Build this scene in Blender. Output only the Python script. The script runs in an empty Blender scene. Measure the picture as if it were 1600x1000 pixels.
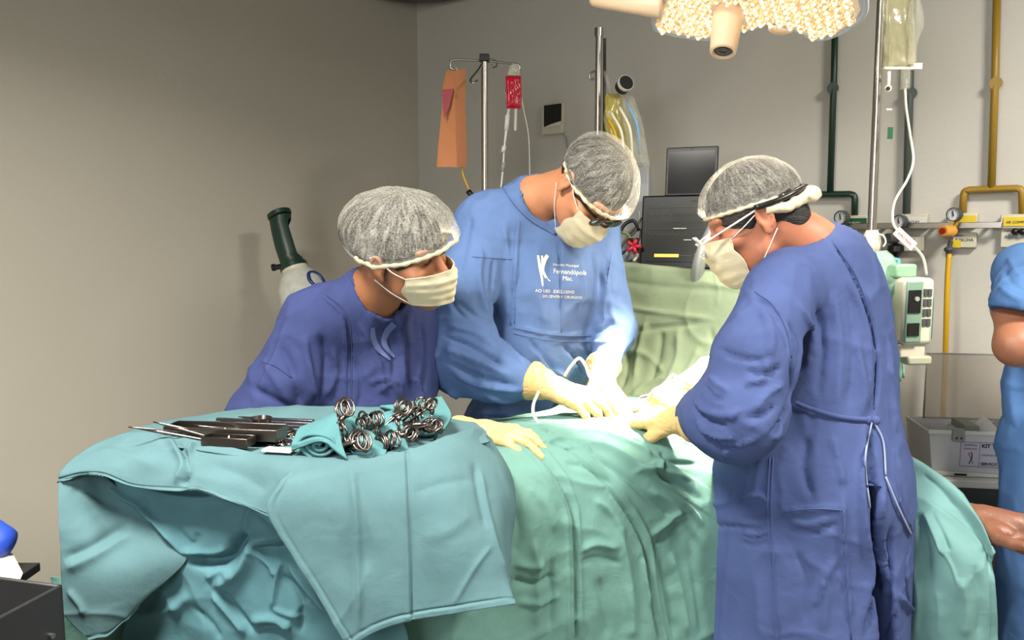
import bpy, math, random
import numpy as np
from mathutils import Vector, Matrix
from mathutils.bvhtree import BVHTree
from mathutils import noise as mnoise
random.seed(7)
np.random.seed(7)
SC = bpy.context.scene
COL = SC.collection
R = math.radians
# ------------------------------------------------------------------ camera
FPX = 1250.0
PITCH = R(6.03)
CAM = np.array([0.0, 0.0, 1.5])
cam_data = bpy.data.cameras.new('camera')
cam_data.sensor_width = 36.0
cam_data.lens = FPX / 1600 * 36
cam_data.clip_start = 0.02
cam = bpy.data.objects.new('camera', cam_data)
cam.location = CAM
cam.rotation_euler = (math.pi / 2 - PITCH, 0, 0)
COL.objects.link(cam)
SC.camera = cam
# ------------------------------------------------------------------ world, exposure
wd = bpy.data.worlds.new('world')
SC.world = wd
wd.use_nodes = True
wd.node_tree.nodes['Background'].inputs[0].default_value = (0.8, 0.85, 1.0, 1)
wd.node_tree.nodes['Background'].inputs[1].default_value = 0.05
SC.view_settings.view_transform = 'Standard'
SC.view_settings.look = 'None'
SC.view_settings.gamma = 1.0
SC.view_settings.use_curve_mapping = False
SC.view_settings.exposure = 0.0

FW = np.array([0, math.cos(PITCH), -math.sin(PITCH)])
UPV = np.array([0, math.sin(PITCH), math.cos(PITCH)])
RT = np.array([1.0, 0, 0])
def ray(px, py):
    return RT * (px - 800) / FPX - UPV * (py - 500) / FPX + FW
def P(px, py, Y):
    d = ray(px, py)
    return CAM + d * (Y / d[1])
def PZ(px, py, z):
    d = ray(px, py)
    return CAM + d * ((z - CAM[2]) / d[2])
# room frame: corner, direction along the back wall, direction along the left wall
K = np.array([-0.54, 4.7, 0.0])
UU = np.array([0.774, -0.633, 0.0]); UU /= np.linalg.norm(UU)
WW = np.array([UU[1], -UU[0], 0.0])
ZZ = np.array([0, 0, 1.0])
def RM(u, w, z=0.0):
    return K + UU * u + WW * w + ZZ * z
def WB(px, py, off=0.0):      # point on the back wall (offset into the room)
    d = ray(px, py); n = WW
    s = (np.dot(K - CAM, n) + off) / np.dot(d, n)
    return CAM + d * s
def WL(px, py, off=0.0):
    d = ray(px, py); n = UU
    s = (np.dot(K - CAM, n) + off) / np.dot(d, n)
    return CAM + d * s

# ------------------------------------------------------------------ lights
def area(name, loc, aim, size, power, color, spread=180, shape='DISK', size_y=None):
    l = bpy.data.lights.new(name, 'AREA')
    l.shape = shape; l.size = size
    if size_y: l.size_y = size_y
    l.energy = power; l.color = color; l.spread = R(spread)
    o = bpy.data.objects.new(name, l); COL.objects.link(o)
    o.location = loc
    o.rotation_euler = (Vector(aim) - Vector(loc)).to_track_quat('-Z', 'Y').to_euler()
    return o
ROOM_U, ROOM_W, ROOM_H = 6.0, 5.4, 2.95
LAMPC = P(1185, 5, 2.15)              # centre of the operating lamp
FIELD = P(985, 648, 2.0)            # the lit surgical field
LDIR = FIELD - LAMPC; LDIR = LDIR / np.linalg.norm(LDIR)
area('operating_lamp_beam', tuple(LAMPC + LDIR * 0.05), tuple(FIELD), 0.30, 92, (1.0, 0.86, 0.64), spread=24)
area('operating_lamp_halo', tuple(LAMPC + LDIR * 0.05), tuple(FIELD), 0.42, 15, (1.0, 0.85, 0.62), spread=95)
PANELS = [(2.35, 3.3, 128, 150), (4.2, 1.6, 118, 168)]
for i, (pu, pw, pe, ps) in enumerate(PANELS):
    c = RM(pu, pw, ROOM_H - 0.03)
    area('ceiling_panel_light', tuple(c), tuple(c - ZZ), 0.55, pe, (1.0, 0.95, 0.86), spread=ps, shape='SQUARE')
c = RM(3.2, 5.0, 2.0)
area('added_front_fill', tuple(c), tuple(RM(3.0, 0, 0.9)), 1.2, 48, (0.95, 0.97, 1.0), spread=170, shape='SQUARE')  # added fill from behind the camera for the foreground

# ------------------------------------------------------------------ materials
def srgb(r, g, b):
    f = lambda c: (c / 255) / 12.92 if c / 255 <= 0.04045 else ((c / 255 + 0.055) / 1.055) ** 2.4
    return (f(r), f(g), f(b), 1)
MATS = {}
def mat(name, col, rough=0.6, metal=0.0, bump=0.0, bscale=40.0, stretch=(1, 1, 1), var=0.0, vscale=6.0,
        emit=None, estr=0.0, alpha=1.0, trans=0.0, sheen=0.0, spec=0.5, weave=0.0, sss=0.0, coat=0.0):
    m = bpy.data.materials.new(name); m.use_nodes = True
    nt = m.node_tree; b = nt.nodes['Principled BSDF']
    b.inputs['Base Color'].default_value = col
    b.inputs['Roughness'].default_value = rough
    b.inputs['Metallic'].default_value = metal
    b.inputs['Specular IOR Level'].default_value = spec
    b.inputs['Alpha'].default_value = alpha
    b.inputs['Transmission Weight'].default_value = trans
    b.inputs['Sheen Weight'].default_value = sheen
    b.inputs['Coat Weight'].default_value = coat
    if sss:
        b.inputs['Subsurface Weight'].default_value = sss
        b.inputs['Subsurface Radius'].default_value = (0.02, 0.008, 0.004)
        b.inputs['Subsurface Scale'].default_value = 0.4
    if emit:
        b.inputs['Emission Color'].default_value = emit
        b.inputs['Emission Strength'].default_value = estr
    tc = nt.nodes.new('ShaderNodeTexCoord')
    mp = nt.nodes.new('ShaderNodeMapping'); mp.inputs['Scale'].default_value = stretch
    nt.links.new(tc.outputs['Object'], mp.inputs['Vector'])
    if var:
        n = nt.nodes.new('ShaderNodeTexNoise'); n.inputs['Scale'].default_value = vscale
        n.inputs['Detail'].default_value = 6
        nt.links.new(mp.outputs[0], n.inputs['Vector'])
        r = nt.nodes.new('ShaderNodeMapRange')
        r.inputs['From Min'].default_value = 0.3; r.inputs['From Max'].default_value = 0.7
        r.inputs['To Min'].default_value = 1 - var; r.inputs['To Max'].default_value = 1 + var
        nt.links.new(n.outputs['Fac'], r.inputs[0])
        mx = nt.nodes.new('ShaderNodeVectorMath'); mx.operation = 'SCALE'
        mx.inputs[0].default_value = col[:3]
        nt.links.new(r.outputs[0], mx.inputs['Scale'])
        nt.links.new(mx.outputs[0], b.inputs['Base Color'])
    last = None
    if bump:
        n = nt.nodes.new('ShaderNodeTexNoise'); n.inputs['Scale'].default_value = bscale
        n.inputs['Detail'].default_value = 4; n.inputs['Distortion'].default_value = 0.6
        nt.links.new(mp.outputs[0], n.inputs['Vector'])
        bp = nt.nodes.new('ShaderNodeBump'); bp.inputs['Strength'].default_value = bump
        bp.inputs['Distance'].default_value = 0.01
        nt.links.new(n.outputs['Fac'], bp.inputs['Height'])
        last = bp
    if weave:
        v = nt.nodes.new('ShaderNodeTexNoise'); v.inputs['Scale'].default_value = 900
        nt.links.new(mp.outputs[0], v.inputs['Vector'])
        bp = nt.nodes.new('ShaderNodeBump'); bp.inputs['Strength'].default_value = weave
        bp.inputs['Distance'].default_value = 0.001
        nt.links.new(v.outputs['Fac'], bp.inputs['Height'])
        if last: nt.links.new(last.outputs[0], bp.inputs['Normal'])
        last = bp
    if last: nt.links.new(last.outputs[0], b.inputs['Normal'])
    MATS[name] = m
    return m
def cloth_mat(name, col, var=0.14, bump=0.35, crease=0.5):
    m = mat(name, col, rough=0.9, bump=bump, bscale=16, var=var, vscale=7, weave=0.5, spec=0.12)
    nt = m.node_tree; b = nt.nodes['Principled BSDF']
    tc = nt.nodes.new('ShaderNodeTexCoord')
    n = nt.nodes.new('ShaderNodeTexNoise'); n.noise_type = 'RIDGED_MULTIFRACTAL'; n.inputs['Scale'].default_value = 5.5
    n.inputs['Detail'].default_value = 5; n.inputs['Distortion'].default_value = 1.1; n.inputs['Roughness'].default_value = 0.55
    nt.links.new(tc.outputs['Object'], n.inputs['Vector'])
    bp = nt.nodes.new('ShaderNodeBump'); bp.inputs['Strength'].default_value = crease; bp.inputs['Distance'].default_value = 0.006
    nt.links.new(n.outputs['Fac'], bp.inputs['Height'])
    last = b.inputs['Normal'].links[0].from_node
    nt.links.new(last.outputs[0], bp.inputs['Normal']); nt.links.new(bp.outputs[0], b.inputs['Normal'])
    return m
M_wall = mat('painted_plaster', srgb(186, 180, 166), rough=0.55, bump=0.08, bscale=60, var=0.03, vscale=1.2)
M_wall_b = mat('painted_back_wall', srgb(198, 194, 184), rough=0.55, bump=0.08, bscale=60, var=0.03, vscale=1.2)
M_floor = mat('vinyl_floor', srgb(120, 122, 118), rough=0.4, var=0.06, vscale=3)
M_ceil = mat('ceiling_paint', srgb(90, 86, 78), rough=0.8)
M_gown1 = cloth_mat('navy_blue_gown_cotton', srgb(54, 62, 102))
M_gown2 = cloth_mat('light_blue_gown_cotton', srgb(88, 112, 156))
M_gown3 = cloth_mat('royal_blue_gown_cotton', srgb(68, 81, 124))
M_scrub = cloth_mat('blue_scrub_cotton', srgb(78, 112, 160))
M_teal = cloth_mat('teal_drape_cotton', srgb(78, 107, 112), bump=0.3)
M_green = cloth_mat('green_drape_cotton', srgb(96, 134, 126), bump=0.4)
M_screen = cloth_mat('pale_green_drape_cotton', srgb(148, 164, 136), bump=0.3)
M_armdrape = cloth_mat('aqua_drape_cotton', srgb(104, 142, 140), bump=0.3)
M_hem = cloth_mat('hem_cotton', srgb(100, 134, 136))
M_skin1 = mat('tan_skin', srgb(150, 98, 66), rough=0.5, sss=0.15, var=0.06, vscale=30)
M_skin2 = mat('fair_skin', srgb(196, 134, 96), rough=0.5, sss=0.15, var=0.06, vscale=30)
M_skin3 = mat('ruddy_skin', srgb(172, 110, 82), rough=0.5, sss=0.15, var=0.08, vscale=30)
M_skin4 = mat('warm_skin', srgb(150, 98, 72), rough=0.5, sss=0.15, var=0.08, vscale=20)
M_skin5 = mat('brown_skin', srgb(118, 76, 56), rough=0.45, sss=0.1, var=0.1, vscale=25, bump=0.15, bscale=120)
M_hair = mat('dark_hair', srgb(34, 28, 26), rough=0.6, bump=0.6, bscale=60, stretch=(1, 1, 6))
M_glove = mat('latex_glove', srgb(204, 172, 114), rough=0.45, bump=0.2, bscale=70, sss=0.1)
M_mask = mat('surgical_mask_fabric', srgb(206, 194, 164), rough=0.8, bump=0.2, bscale=50, sss=0.1)
M_white = mat('white_plastic', srgb(222, 220, 212), rough=0.4)
M_offw = mat('ivory_plastic', srgb(205, 200, 178), rough=0.45)
M_grey = mat('grey_plastic', srgb(150, 152, 150), rough=0.5)
M_dgrey = mat('dark_grey_plastic', srgb(70, 72, 72), rough=0.5)
M_black = mat('black_plastic', srgb(14, 14, 15), rough=0.35)
M_steel = mat('brushed_steel', srgb(176, 172, 164), rough=0.28, metal=1.0)
M_instr = mat('instrument_steel', srgb(112, 104, 98), rough=0.3, metal=1.0)
M_dsteel = mat('dark_steel', srgb(70, 70, 72), rough=0.45, metal=0.8, var=0.1, vscale=5)
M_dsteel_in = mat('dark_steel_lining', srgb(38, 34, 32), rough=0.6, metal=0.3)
M_greenp = mat('dark_green_paint', srgb(18, 48, 34), rough=0.4)
M_green2 = mat('green_plastic', srgb(24, 84, 52), rough=0.4)
M_greyp = mat('grey_green_pipe_paint', srgb(72, 82, 78), rough=0.45)
M_yelp = mat('ochre_pipe_paint', srgb(150, 118, 34), rough=0.4)
M_yel = mat('yellow_label', srgb(222, 192, 40), rough=0.5)
M_hose = mat('yellow_hose', srgb(206, 162, 20), rough=0.4)
M_orange = mat('orange_knob', srgb(226, 160, 60), rough=0.4)
M_red = mat('red_plastic', srgb(150, 30, 24), rough=0.4)
M_navy = mat('navy_paint', srgb(30, 50, 110), rough=0.4)
M_glass = mat('clear_plastic', (1, 1, 1, 1), rough=0.08, trans=0.9, alpha=0.35)
M_dial = mat('gauge_dial', srgb(226, 228, 230), rough=0.4)
M_text = mat('dark_print', srgb(40, 38, 52), rough=0.7)
M_print = mat('pale_gown_print', srgb(205, 210, 226), rough=0.8)
M_printw = mat('cream_gown_print', srgb(232, 226, 206), rough=0.8)
M_print1 = mat('faded_gown_print', srgb(84, 98, 146), rough=0.8)
M_blood = mat('red_blood_bag', srgb(196, 28, 52), rough=0.2, trans=0.15, sss=0.2)
M_orangebag = mat('orange_amber_sleeve', srgb(214, 142, 98), rough=0.35, alpha=0.93, sss=0.2, bump=0.3, bscale=12)
M_yfluid = mat('yellow_fluid', srgb(206, 190, 96), rough=0.15, trans=0.4, alpha=0.75)
M_bag = mat('clear_bag_film', srgb(225, 225, 205), rough=0.12, trans=0.6, alpha=0.38, bump=0.8, bscale=30)
M_tube = mat('clear_tubing', srgb(226, 226, 214), rough=0.25, alpha=0.6)
M_cable = mat('white_cable', srgb(236, 230, 206), rough=0.4)
M_gauze = mat('white_gauze', srgb(245, 240, 225), rough=0.9, bump=0.5, bscale=60)
M_tissue = mat('red_tissue', srgb(190, 80, 60), rough=0.3, bump=0.5, bscale=40)
M_paper = mat('white_tape', srgb(236, 228, 206), rough=0.7)
M_bluenit = mat('blue_wrap', srgb(40, 76, 190), rough=0.5, bump=0.3, bscale=12)
M_led = mat('lamp_led', (1, 1, 1, 1), emit=(1.0, 0.9, 0.7, 1), estr=1.5)
M_lens = mat('lamp_lens', srgb(216, 190, 140), rough=0.12, emit=(1.0, 0.8, 0.5, 1), estr=0.3)
def lens_variation(m):
    nt = m.node_tree; b = nt.nodes['Principled BSDF']
    tc = nt.nodes.new('ShaderNodeTexCoord'); oi = nt.nodes.new('ShaderNodeObjectInfo')
    vo = nt.nodes.new('ShaderNodeTexVoronoi'); vo.inputs['Scale'].default_value = 170
    ad = nt.nodes.new('ShaderNodeVectorMath'); ad.operation = 'ADD'
    nt.links.new(tc.outputs['Object'], ad.inputs[0]); nt.links.new(oi.outputs['Random'], ad.inputs[1])
    nt.links.new(ad.outputs[0], vo.inputs['Vector'])
    cr = nt.nodes.new('ShaderNodeValToRGB'); e = cr.color_ramp.elements
    e[0].position = 0.12; e[0].color = (0.16, 0.10, 0.03, 1); e[1].position = 0.85; e[1].color = (1.0, 0.9, 0.72, 1)
    el = cr.color_ramp.elements.new(0.45); el.color = (0.55, 0.38, 0.18, 1)
    nt.links.new(vo.outputs['Color'], cr.inputs[0]); nt.links.new(cr.outputs[0], b.inputs['Emission Color'])
    b.inputs['Emission Strength'].default_value = 0.95
lens_variation(M_lens)
M_lampface = mat('lamp_reflector', srgb(226, 196, 158), rough=0.35, emit=(1.0, 0.8, 0.55, 1), estr=0.25, bump=0.6, bscale=90)
M_lampbody = mat('lamp_shell', srgb(196, 200, 208), rough=0.3)
M_handle = mat('lamp_handle', srgb(236, 206, 172), rough=0.4)
M_panel = mat('ceiling_diffuser', (1, 1, 1, 1), emit=(1, 0.96, 0.88, 1), estr=2.0)
M_screenm = mat('monitor_glass', srgb(34, 36, 34), rough=0.25, emit=srgb(40, 42, 38), estr=0.35)
M_line = mat('monitor_trace', srgb(70, 74, 62), emit=srgb(90, 96, 80), estr=0.5)
M_amber = mat('monitor_bar', srgb(220, 190, 90), emit=srgb(220, 190, 90), estr=0.7)
M_wline = mat('monitor_white_bar', srgb(200, 205, 200), emit=srgb(200, 205, 200), estr=0.6)

def cap_mat():      # translucent crinkled nonwoven
    m = bpy.data.materials.new('nonwoven_cap'); m.use_nodes = True
    nt = m.node_tree; nt.nodes.clear()
    out = nt.nodes.new('ShaderNodeOutputMaterial')
    df = nt.nodes.new('ShaderNodeBsdfDiffuse'); df.inputs[0].default_value = srgb(232, 230, 218)
    tl = nt.nodes.new('ShaderNodeBsdfTranslucent'); tl.inputs[0].default_value = srgb(225, 222, 208)
    tr = nt.nodes.new('ShaderNodeBsdfTransparent')
    m1 = nt.nodes.new('ShaderNodeMixShader'); m1.inputs[0].default_value = 0.35
    nt.links.new(df.outputs[0], m1.inputs[1]); nt.links.new(tl.outputs[0], m1.inputs[2])
    m2 = nt.nodes.new('ShaderNodeMixShader')
    tc = nt.nodes.new('ShaderNodeTexCoord')
    at = nt.nodes.new('ShaderNodeAttribute'); at.attribute_name = 'thick'
    mp = nt.nodes.new('ShaderNodeMapping'); mp.inputs['Scale'].default_value = (1, 1, 1)
    nt.links.new(tc.outputs['UV'], mp.inputs['Vector'])
    mp.inputs['Scale'].default_value = (70, 5, 1)
    n1 = nt.nodes.new('ShaderNodeTexNoise'); n1.inputs['Scale'].default_value = 1.0
    n1.inputs['Detail'].default_value = 5; n1.inputs['Distortion'].default_value = 1.2
    nt.links.new(mp.outputs[0], n1.inputs['Vector'])
    n2 = nt.nodes.new('ShaderNodeTexNoise'); n2.inputs['Scale'].default_value = 330
    n2.inputs['Detail'].default_value = 3
    nt.links.new(tc.outputs['Object'], n2.inputs['Vector'])
    ad = nt.nodes.new('ShaderNodeMath'); ad.operation = 'ADD'
    nt.links.new(n1.outputs['Fac'], ad.inputs[0]); nt.links.new(n2.outputs['Fac'], ad.inputs[1])
    mr = nt.nodes.new('ShaderNodeMapRange')
    mr.inputs['From Min'].default_value = 0.8; mr.inputs['From Max'].default_value = 1.3
    mr.inputs['To Min'].default_value = 0.05; mr.inputs['To Max'].default_value = 0.42
    nt.links.new(ad.outputs[0], mr.inputs[0])
    a3 = nt.nodes.new('ShaderNodeMath'); a3.operation = 'ADD'; a3.use_clamp = True
    nt.links.new(mr.outputs[0], a3.inputs[0]); nt.links.new(at.outputs['Fac'], a3.inputs[1])
    nt.links.new(a3.outputs[0], m2.inputs[0])
    nt.links.new(tr.outputs[0], m2.inputs[1]); nt.links.new(m1.outputs[0], m2.inputs[2])
    bp = nt.nodes.new('ShaderNodeBump'); bp.inputs['Strength'].default_value = 0.5; bp.inputs['Distance'].default_value = 0.004
    nt.links.new(n1.outputs['Fac'], bp.inputs['Height']); nt.links.new(bp.outputs[0], df.inputs['Normal'])
    nt.links.new(m2.outputs[0], out.inputs[0])
    return m
M_cap = cap_mat()

# ------------------------------------------------------------------ object helpers
def tag(o, label=None, cat=None, group=None, kind=None):
    if label: o['label'] = label
    if cat: o['category'] = cat
    if group: o['group'] = group
    if kind: o['kind'] = kind
    return o
def wm(o):
    m = o.matrix_basis.copy()
    while o.parent:
        o = o.parent
        m = o.matrix_basis @ m
    return m
def thing(name, loc, label, cat, group=None, rz=0.0):
    o = bpy.data.objects.new(name, None); COL.objects.link(o)
    o.empty_display_size = 0.05
    o.location = tuple(float(v) for v in loc); o.rotation_euler = (0, 0, rz)
    return tag(o, label, cat, group)
def new_mesh(name, V, F, mat_, parent=None, smooth=True, local=False, sharp=None, uv=None):
    """V world coordinates; brought into the parent's frame unless local."""
    V = np.asarray(V, dtype=np.float64)
    if parent is not None and not local:
        Mi = np.array(wm(parent).inverted())
        V = V @ Mi[:3, :3].T + Mi[:3, 3]
    me = bpy.data.meshes.new(name)
    if isinstance(F, np.ndarray) and F.ndim == 2:
        n, k = F.shape
        me.vertices.add(len(V)); me.vertices.foreach_set('co', V.astype(np.float32).ravel())
        me.loops.add(n * k); me.loops.foreach_set('vertex_index', F.astype(np.int32).ravel())
        me.polygons.add(n)
        me.polygons.foreach_set('loop_start', np.arange(0, n * k, k, dtype=np.int32))
        me.update(calc_edges=True)
        me.validate()
    else:
        me.from_pydata([tuple(v) for v in V], [], [tuple(int(i) for i in f) for f in F])
        me.update()
    me.materials.append(mat_)
    me.shade_smooth() if smooth else me.shade_flat()
    if sharp: me.set_sharp_from_angle(angle=R(sharp))
    o = bpy.data.objects.new(name, me); COL.objects.link(o)
    if parent is not None: o.parent = parent
    return o

def basis(yd, zd):
    """3x3 with columns x,y,z; y along yd, z near zd."""
    y = np.asarray(yd, float); y = y / np.linalg.norm(y)
    z = np.asarray(zd, float); z = z - y * np.dot(z, y); z /= np.linalg.norm(z)
    x = np.cross(y, z)
    return np.stack([x, y, z], 1)
def nrm(v):
    v = np.asarray(v, float); return v / np.linalg.norm(v)
def spline(pts, n):
    pts = [np.asarray(p, float) for p in pts]
    if len(pts) == 2: return [pts[0] + (pts[1] - pts[0]) * t for t in np.linspace(0, 1, n)]
    a = [2 * pts[0] - pts[1]] + pts + [2 * pts[-1] - pts[-2]]
    out = []
    m = len(pts) - 1
    for t in np.linspace(0, m, n):
        i = min(int(t), m - 1); u = t - i
        p0, p1, p2, p3 = a[i:i + 4]
        out.append(0.5 * ((2 * p1) + (-p0 + p2) * u + (2 * p0 - 5 * p1 + 4 * p2 - p3) * u * u + (-p0 + 3 * p1 - 3 * p2 + p3) * u ** 3))
    return out

class MB:
    def __init__(s): s.V = []; s.F = []
    def add(s, V, F):
        b = len(s.V); s.V += [tuple(v) for v in V]; s.F += [tuple(i + b for i in f) for f in F]
        return s
    def box(s, c, h, B=None):
        B = np.eye(3) if B is None else B
        c = np.asarray(c, float)
        V = [c + B @ (np.array([x, y, z]) * h) for x in (-1, 1) for y in (-1, 1) for z in (-1, 1)]
        return s.add(V, [(0, 1, 3, 2), (4, 6, 7, 5), (0, 4, 5, 1), (2, 3, 7, 6), (0, 2, 6, 4), (1, 5, 7, 3)])
    def cyl(s, a, b, r0, r1=None, n=20, cap=True):
        r1 = r0 if r1 is None else r1
        return s.lathe(a, np.asarray(b, float) - np.asarray(a, float), [(0, r0), (1, r1)], n, cap, unit=True)
    def lathe(s, a, d, prof, n=24, cap=True, unit=False):
        a = np.asarray(a, float); d = np.asarray(d, float)
        L = np.linalg.norm(d); y = d / L
        if not unit: L = 1.0
        t = np.array([1.0, 0, 0]) if abs(y[0]) < 0.8 else np.array([0, 1.0, 0])
        x = nrm(np.cross(y, t)); z = np.cross(x, y)
        V = []; F = []
        for h, r in prof:
            for i in range(n):
                q = 2 * math.pi * i / n
                V.append(a + y * h * L + (x * math.cos(q) + z * math.sin(q)) * max(r, 1e-5))
        for j in range(len(prof) - 1):
            for i in range(n):
                k = (i + 1) % n
                F.append((j * n + i, j * n + k, (j + 1) * n + k, (j + 1) * n + i))
        if cap:
            F.append(tuple(range(n))[::-1]); F.append(tuple((len(prof) - 1) * n + i for i in range(n)))
        return s.add(V, F)
    def tube(s, pts, r, n=8, seg=None, closed=False, cap=True):
        pts = [np.asarray(p, float) for p in pts]
        if seg: pts = spline(pts, seg)
        rr = r if hasattr(r, '__len__') else [r] * len(pts)
        if len(rr) != len(pts): rr = list(np.interp(np.linspace(0, 1, len(pts)), np.linspace(0, 1, len(rr)), rr))
        V = []; F = []; m = len(pts)
        x = None
        for i in range(m):
            if closed: t = pts[(i + 1) % m] - pts[i - 1]
            else: t = pts[min(i + 1, m - 1)] - pts[max(i - 1, 0)]
            t = nrm(t)
            if x is None:
                q = np.array([0, 0, 1.0]) if abs(t[2]) < 0.9 else np.array([1.0, 0, 0])
                x = nrm(np.cross(t, q))
            x = nrm(x - t * np.dot(x, t)); y = np.cross(t, x)
            for k in range(n):
                a = 2 * math.pi * k / n
                V.append(pts[i] + (x * math.cos(a) + y * math.sin(a)) * rr[i])
        for i in range(m if closed else m - 1):
            for k in range(n):
                l = (k + 1) % n; j = (i + 1) % m
                F.append((i * n + k, i * n + l, j * n + l, j * n + k))
        if not closed and cap:
            F.append(tuple(range(n))[::-1]); F.append(tuple((m - 1) * n + i for i in range(n)))
        return s.add(V, F)
    def torus(s, c, nrmv, Rr, r, n=24, m=8, sx=1.0):
        B = basis(*( (nrmv, (0, 0, 1)) if abs(nrm(nrmv)[2]) < 0.9 else (nrmv, (1, 0, 0)) ))
        pts = [np.asarray(c) + B[:, 0] * math.cos(t) * Rr * sx + B[:, 2] * math.sin(t) * Rr for t in np.linspace(0, 2 * math.pi, n, endpoint=False)]
        return s.tube(pts, r, m, closed=True)
    def ell(s, c, r, B=None, n=20, m=12):
        B = np.eye(3) if B is None else B
        V = []; F = []
        for j in range(m + 1):
            t = math.pi * j / m
            for i in range(n):
                p = 2 * math.pi * i / n
                q = np.array([math.sin(t) * math.cos(p), math.sin(t) * math.sin(p), math.cos(t)]) * r
                V.append(np.asarray(c) + B @ q)
        for j in range(m):
            for i in range(n):
                k = (i + 1) % n
                F.append((j * n + i, (j + 1) * n + i, (j + 1) * n + k, j * n + k))
        return s.add(V, F)
    def prism(s, poly, o, x, y, d):
        """polygon in plane (o,x,y) extruded by vector d"""
        n = len(poly)
        V = [np.asarray(o) + x * a + y * b for a, b in poly]
        V += [v + d for v in V]
        F = [tuple(range(n))[::-1], tuple(range(n, 2 * n))] + [(i, (i + 1) % n, (i + 1) % n + n, i + n) for i in range(n)]
        return s.add(V, F)
    def build(s, name, m, parent=None, bevel=0.0, sharp=35, subsurf=0, **k):
        o = new_mesh(name, s.V, s.F, m, parent, sharp=sharp, **k)
        if bevel:
            b = o.modifiers.new('bevel', 'BEVEL'); b.width = bevel; b.segments = 2; b.limit_method = 'ANGLE'; b.angle_limit = R(40)
        return o
def struct(name, mb, m, **k):
    o = mb.build(name, m, **k); o['kind'] = 'structure'; return o

# ------------------------------------------------------------------ numpy noise
def _hash(i, j, k):
    h = (i * 374761393 + j * 668265263 + k * 2147483647 + 1013904223) & 0xFFFFFFFF
    h = ((h ^ (h >> 13)) * 1274126177) & 0xFFFFFFFF
    return ((h ^ (h >> 16)) & 0xFFFF) / 65535.0
def vnoise(Pn):
    Pn = np.asarray(Pn, float)
    i = np.floor(Pn).astype(np.int64); f = Pn - i; f = f * f * (3 - 2 * f)
    out = 0
    for a in (0, 1):
        for b in (0, 1):
            for c in (0, 1):
                w = (f[:, 0] if a else 1 - f[:, 0]) * (f[:, 1] if b else 1 - f[:, 1]) * (f[:, 2] if c else 1 - f[:, 2])
                out = out + w * _hash(i[:, 0] + a, i[:, 1] + b, i[:, 2] + c)
    return out * 2 - 1
def ridged(Pn):
    return 1 - np.abs(vnoise(Pn)) * 2

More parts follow.
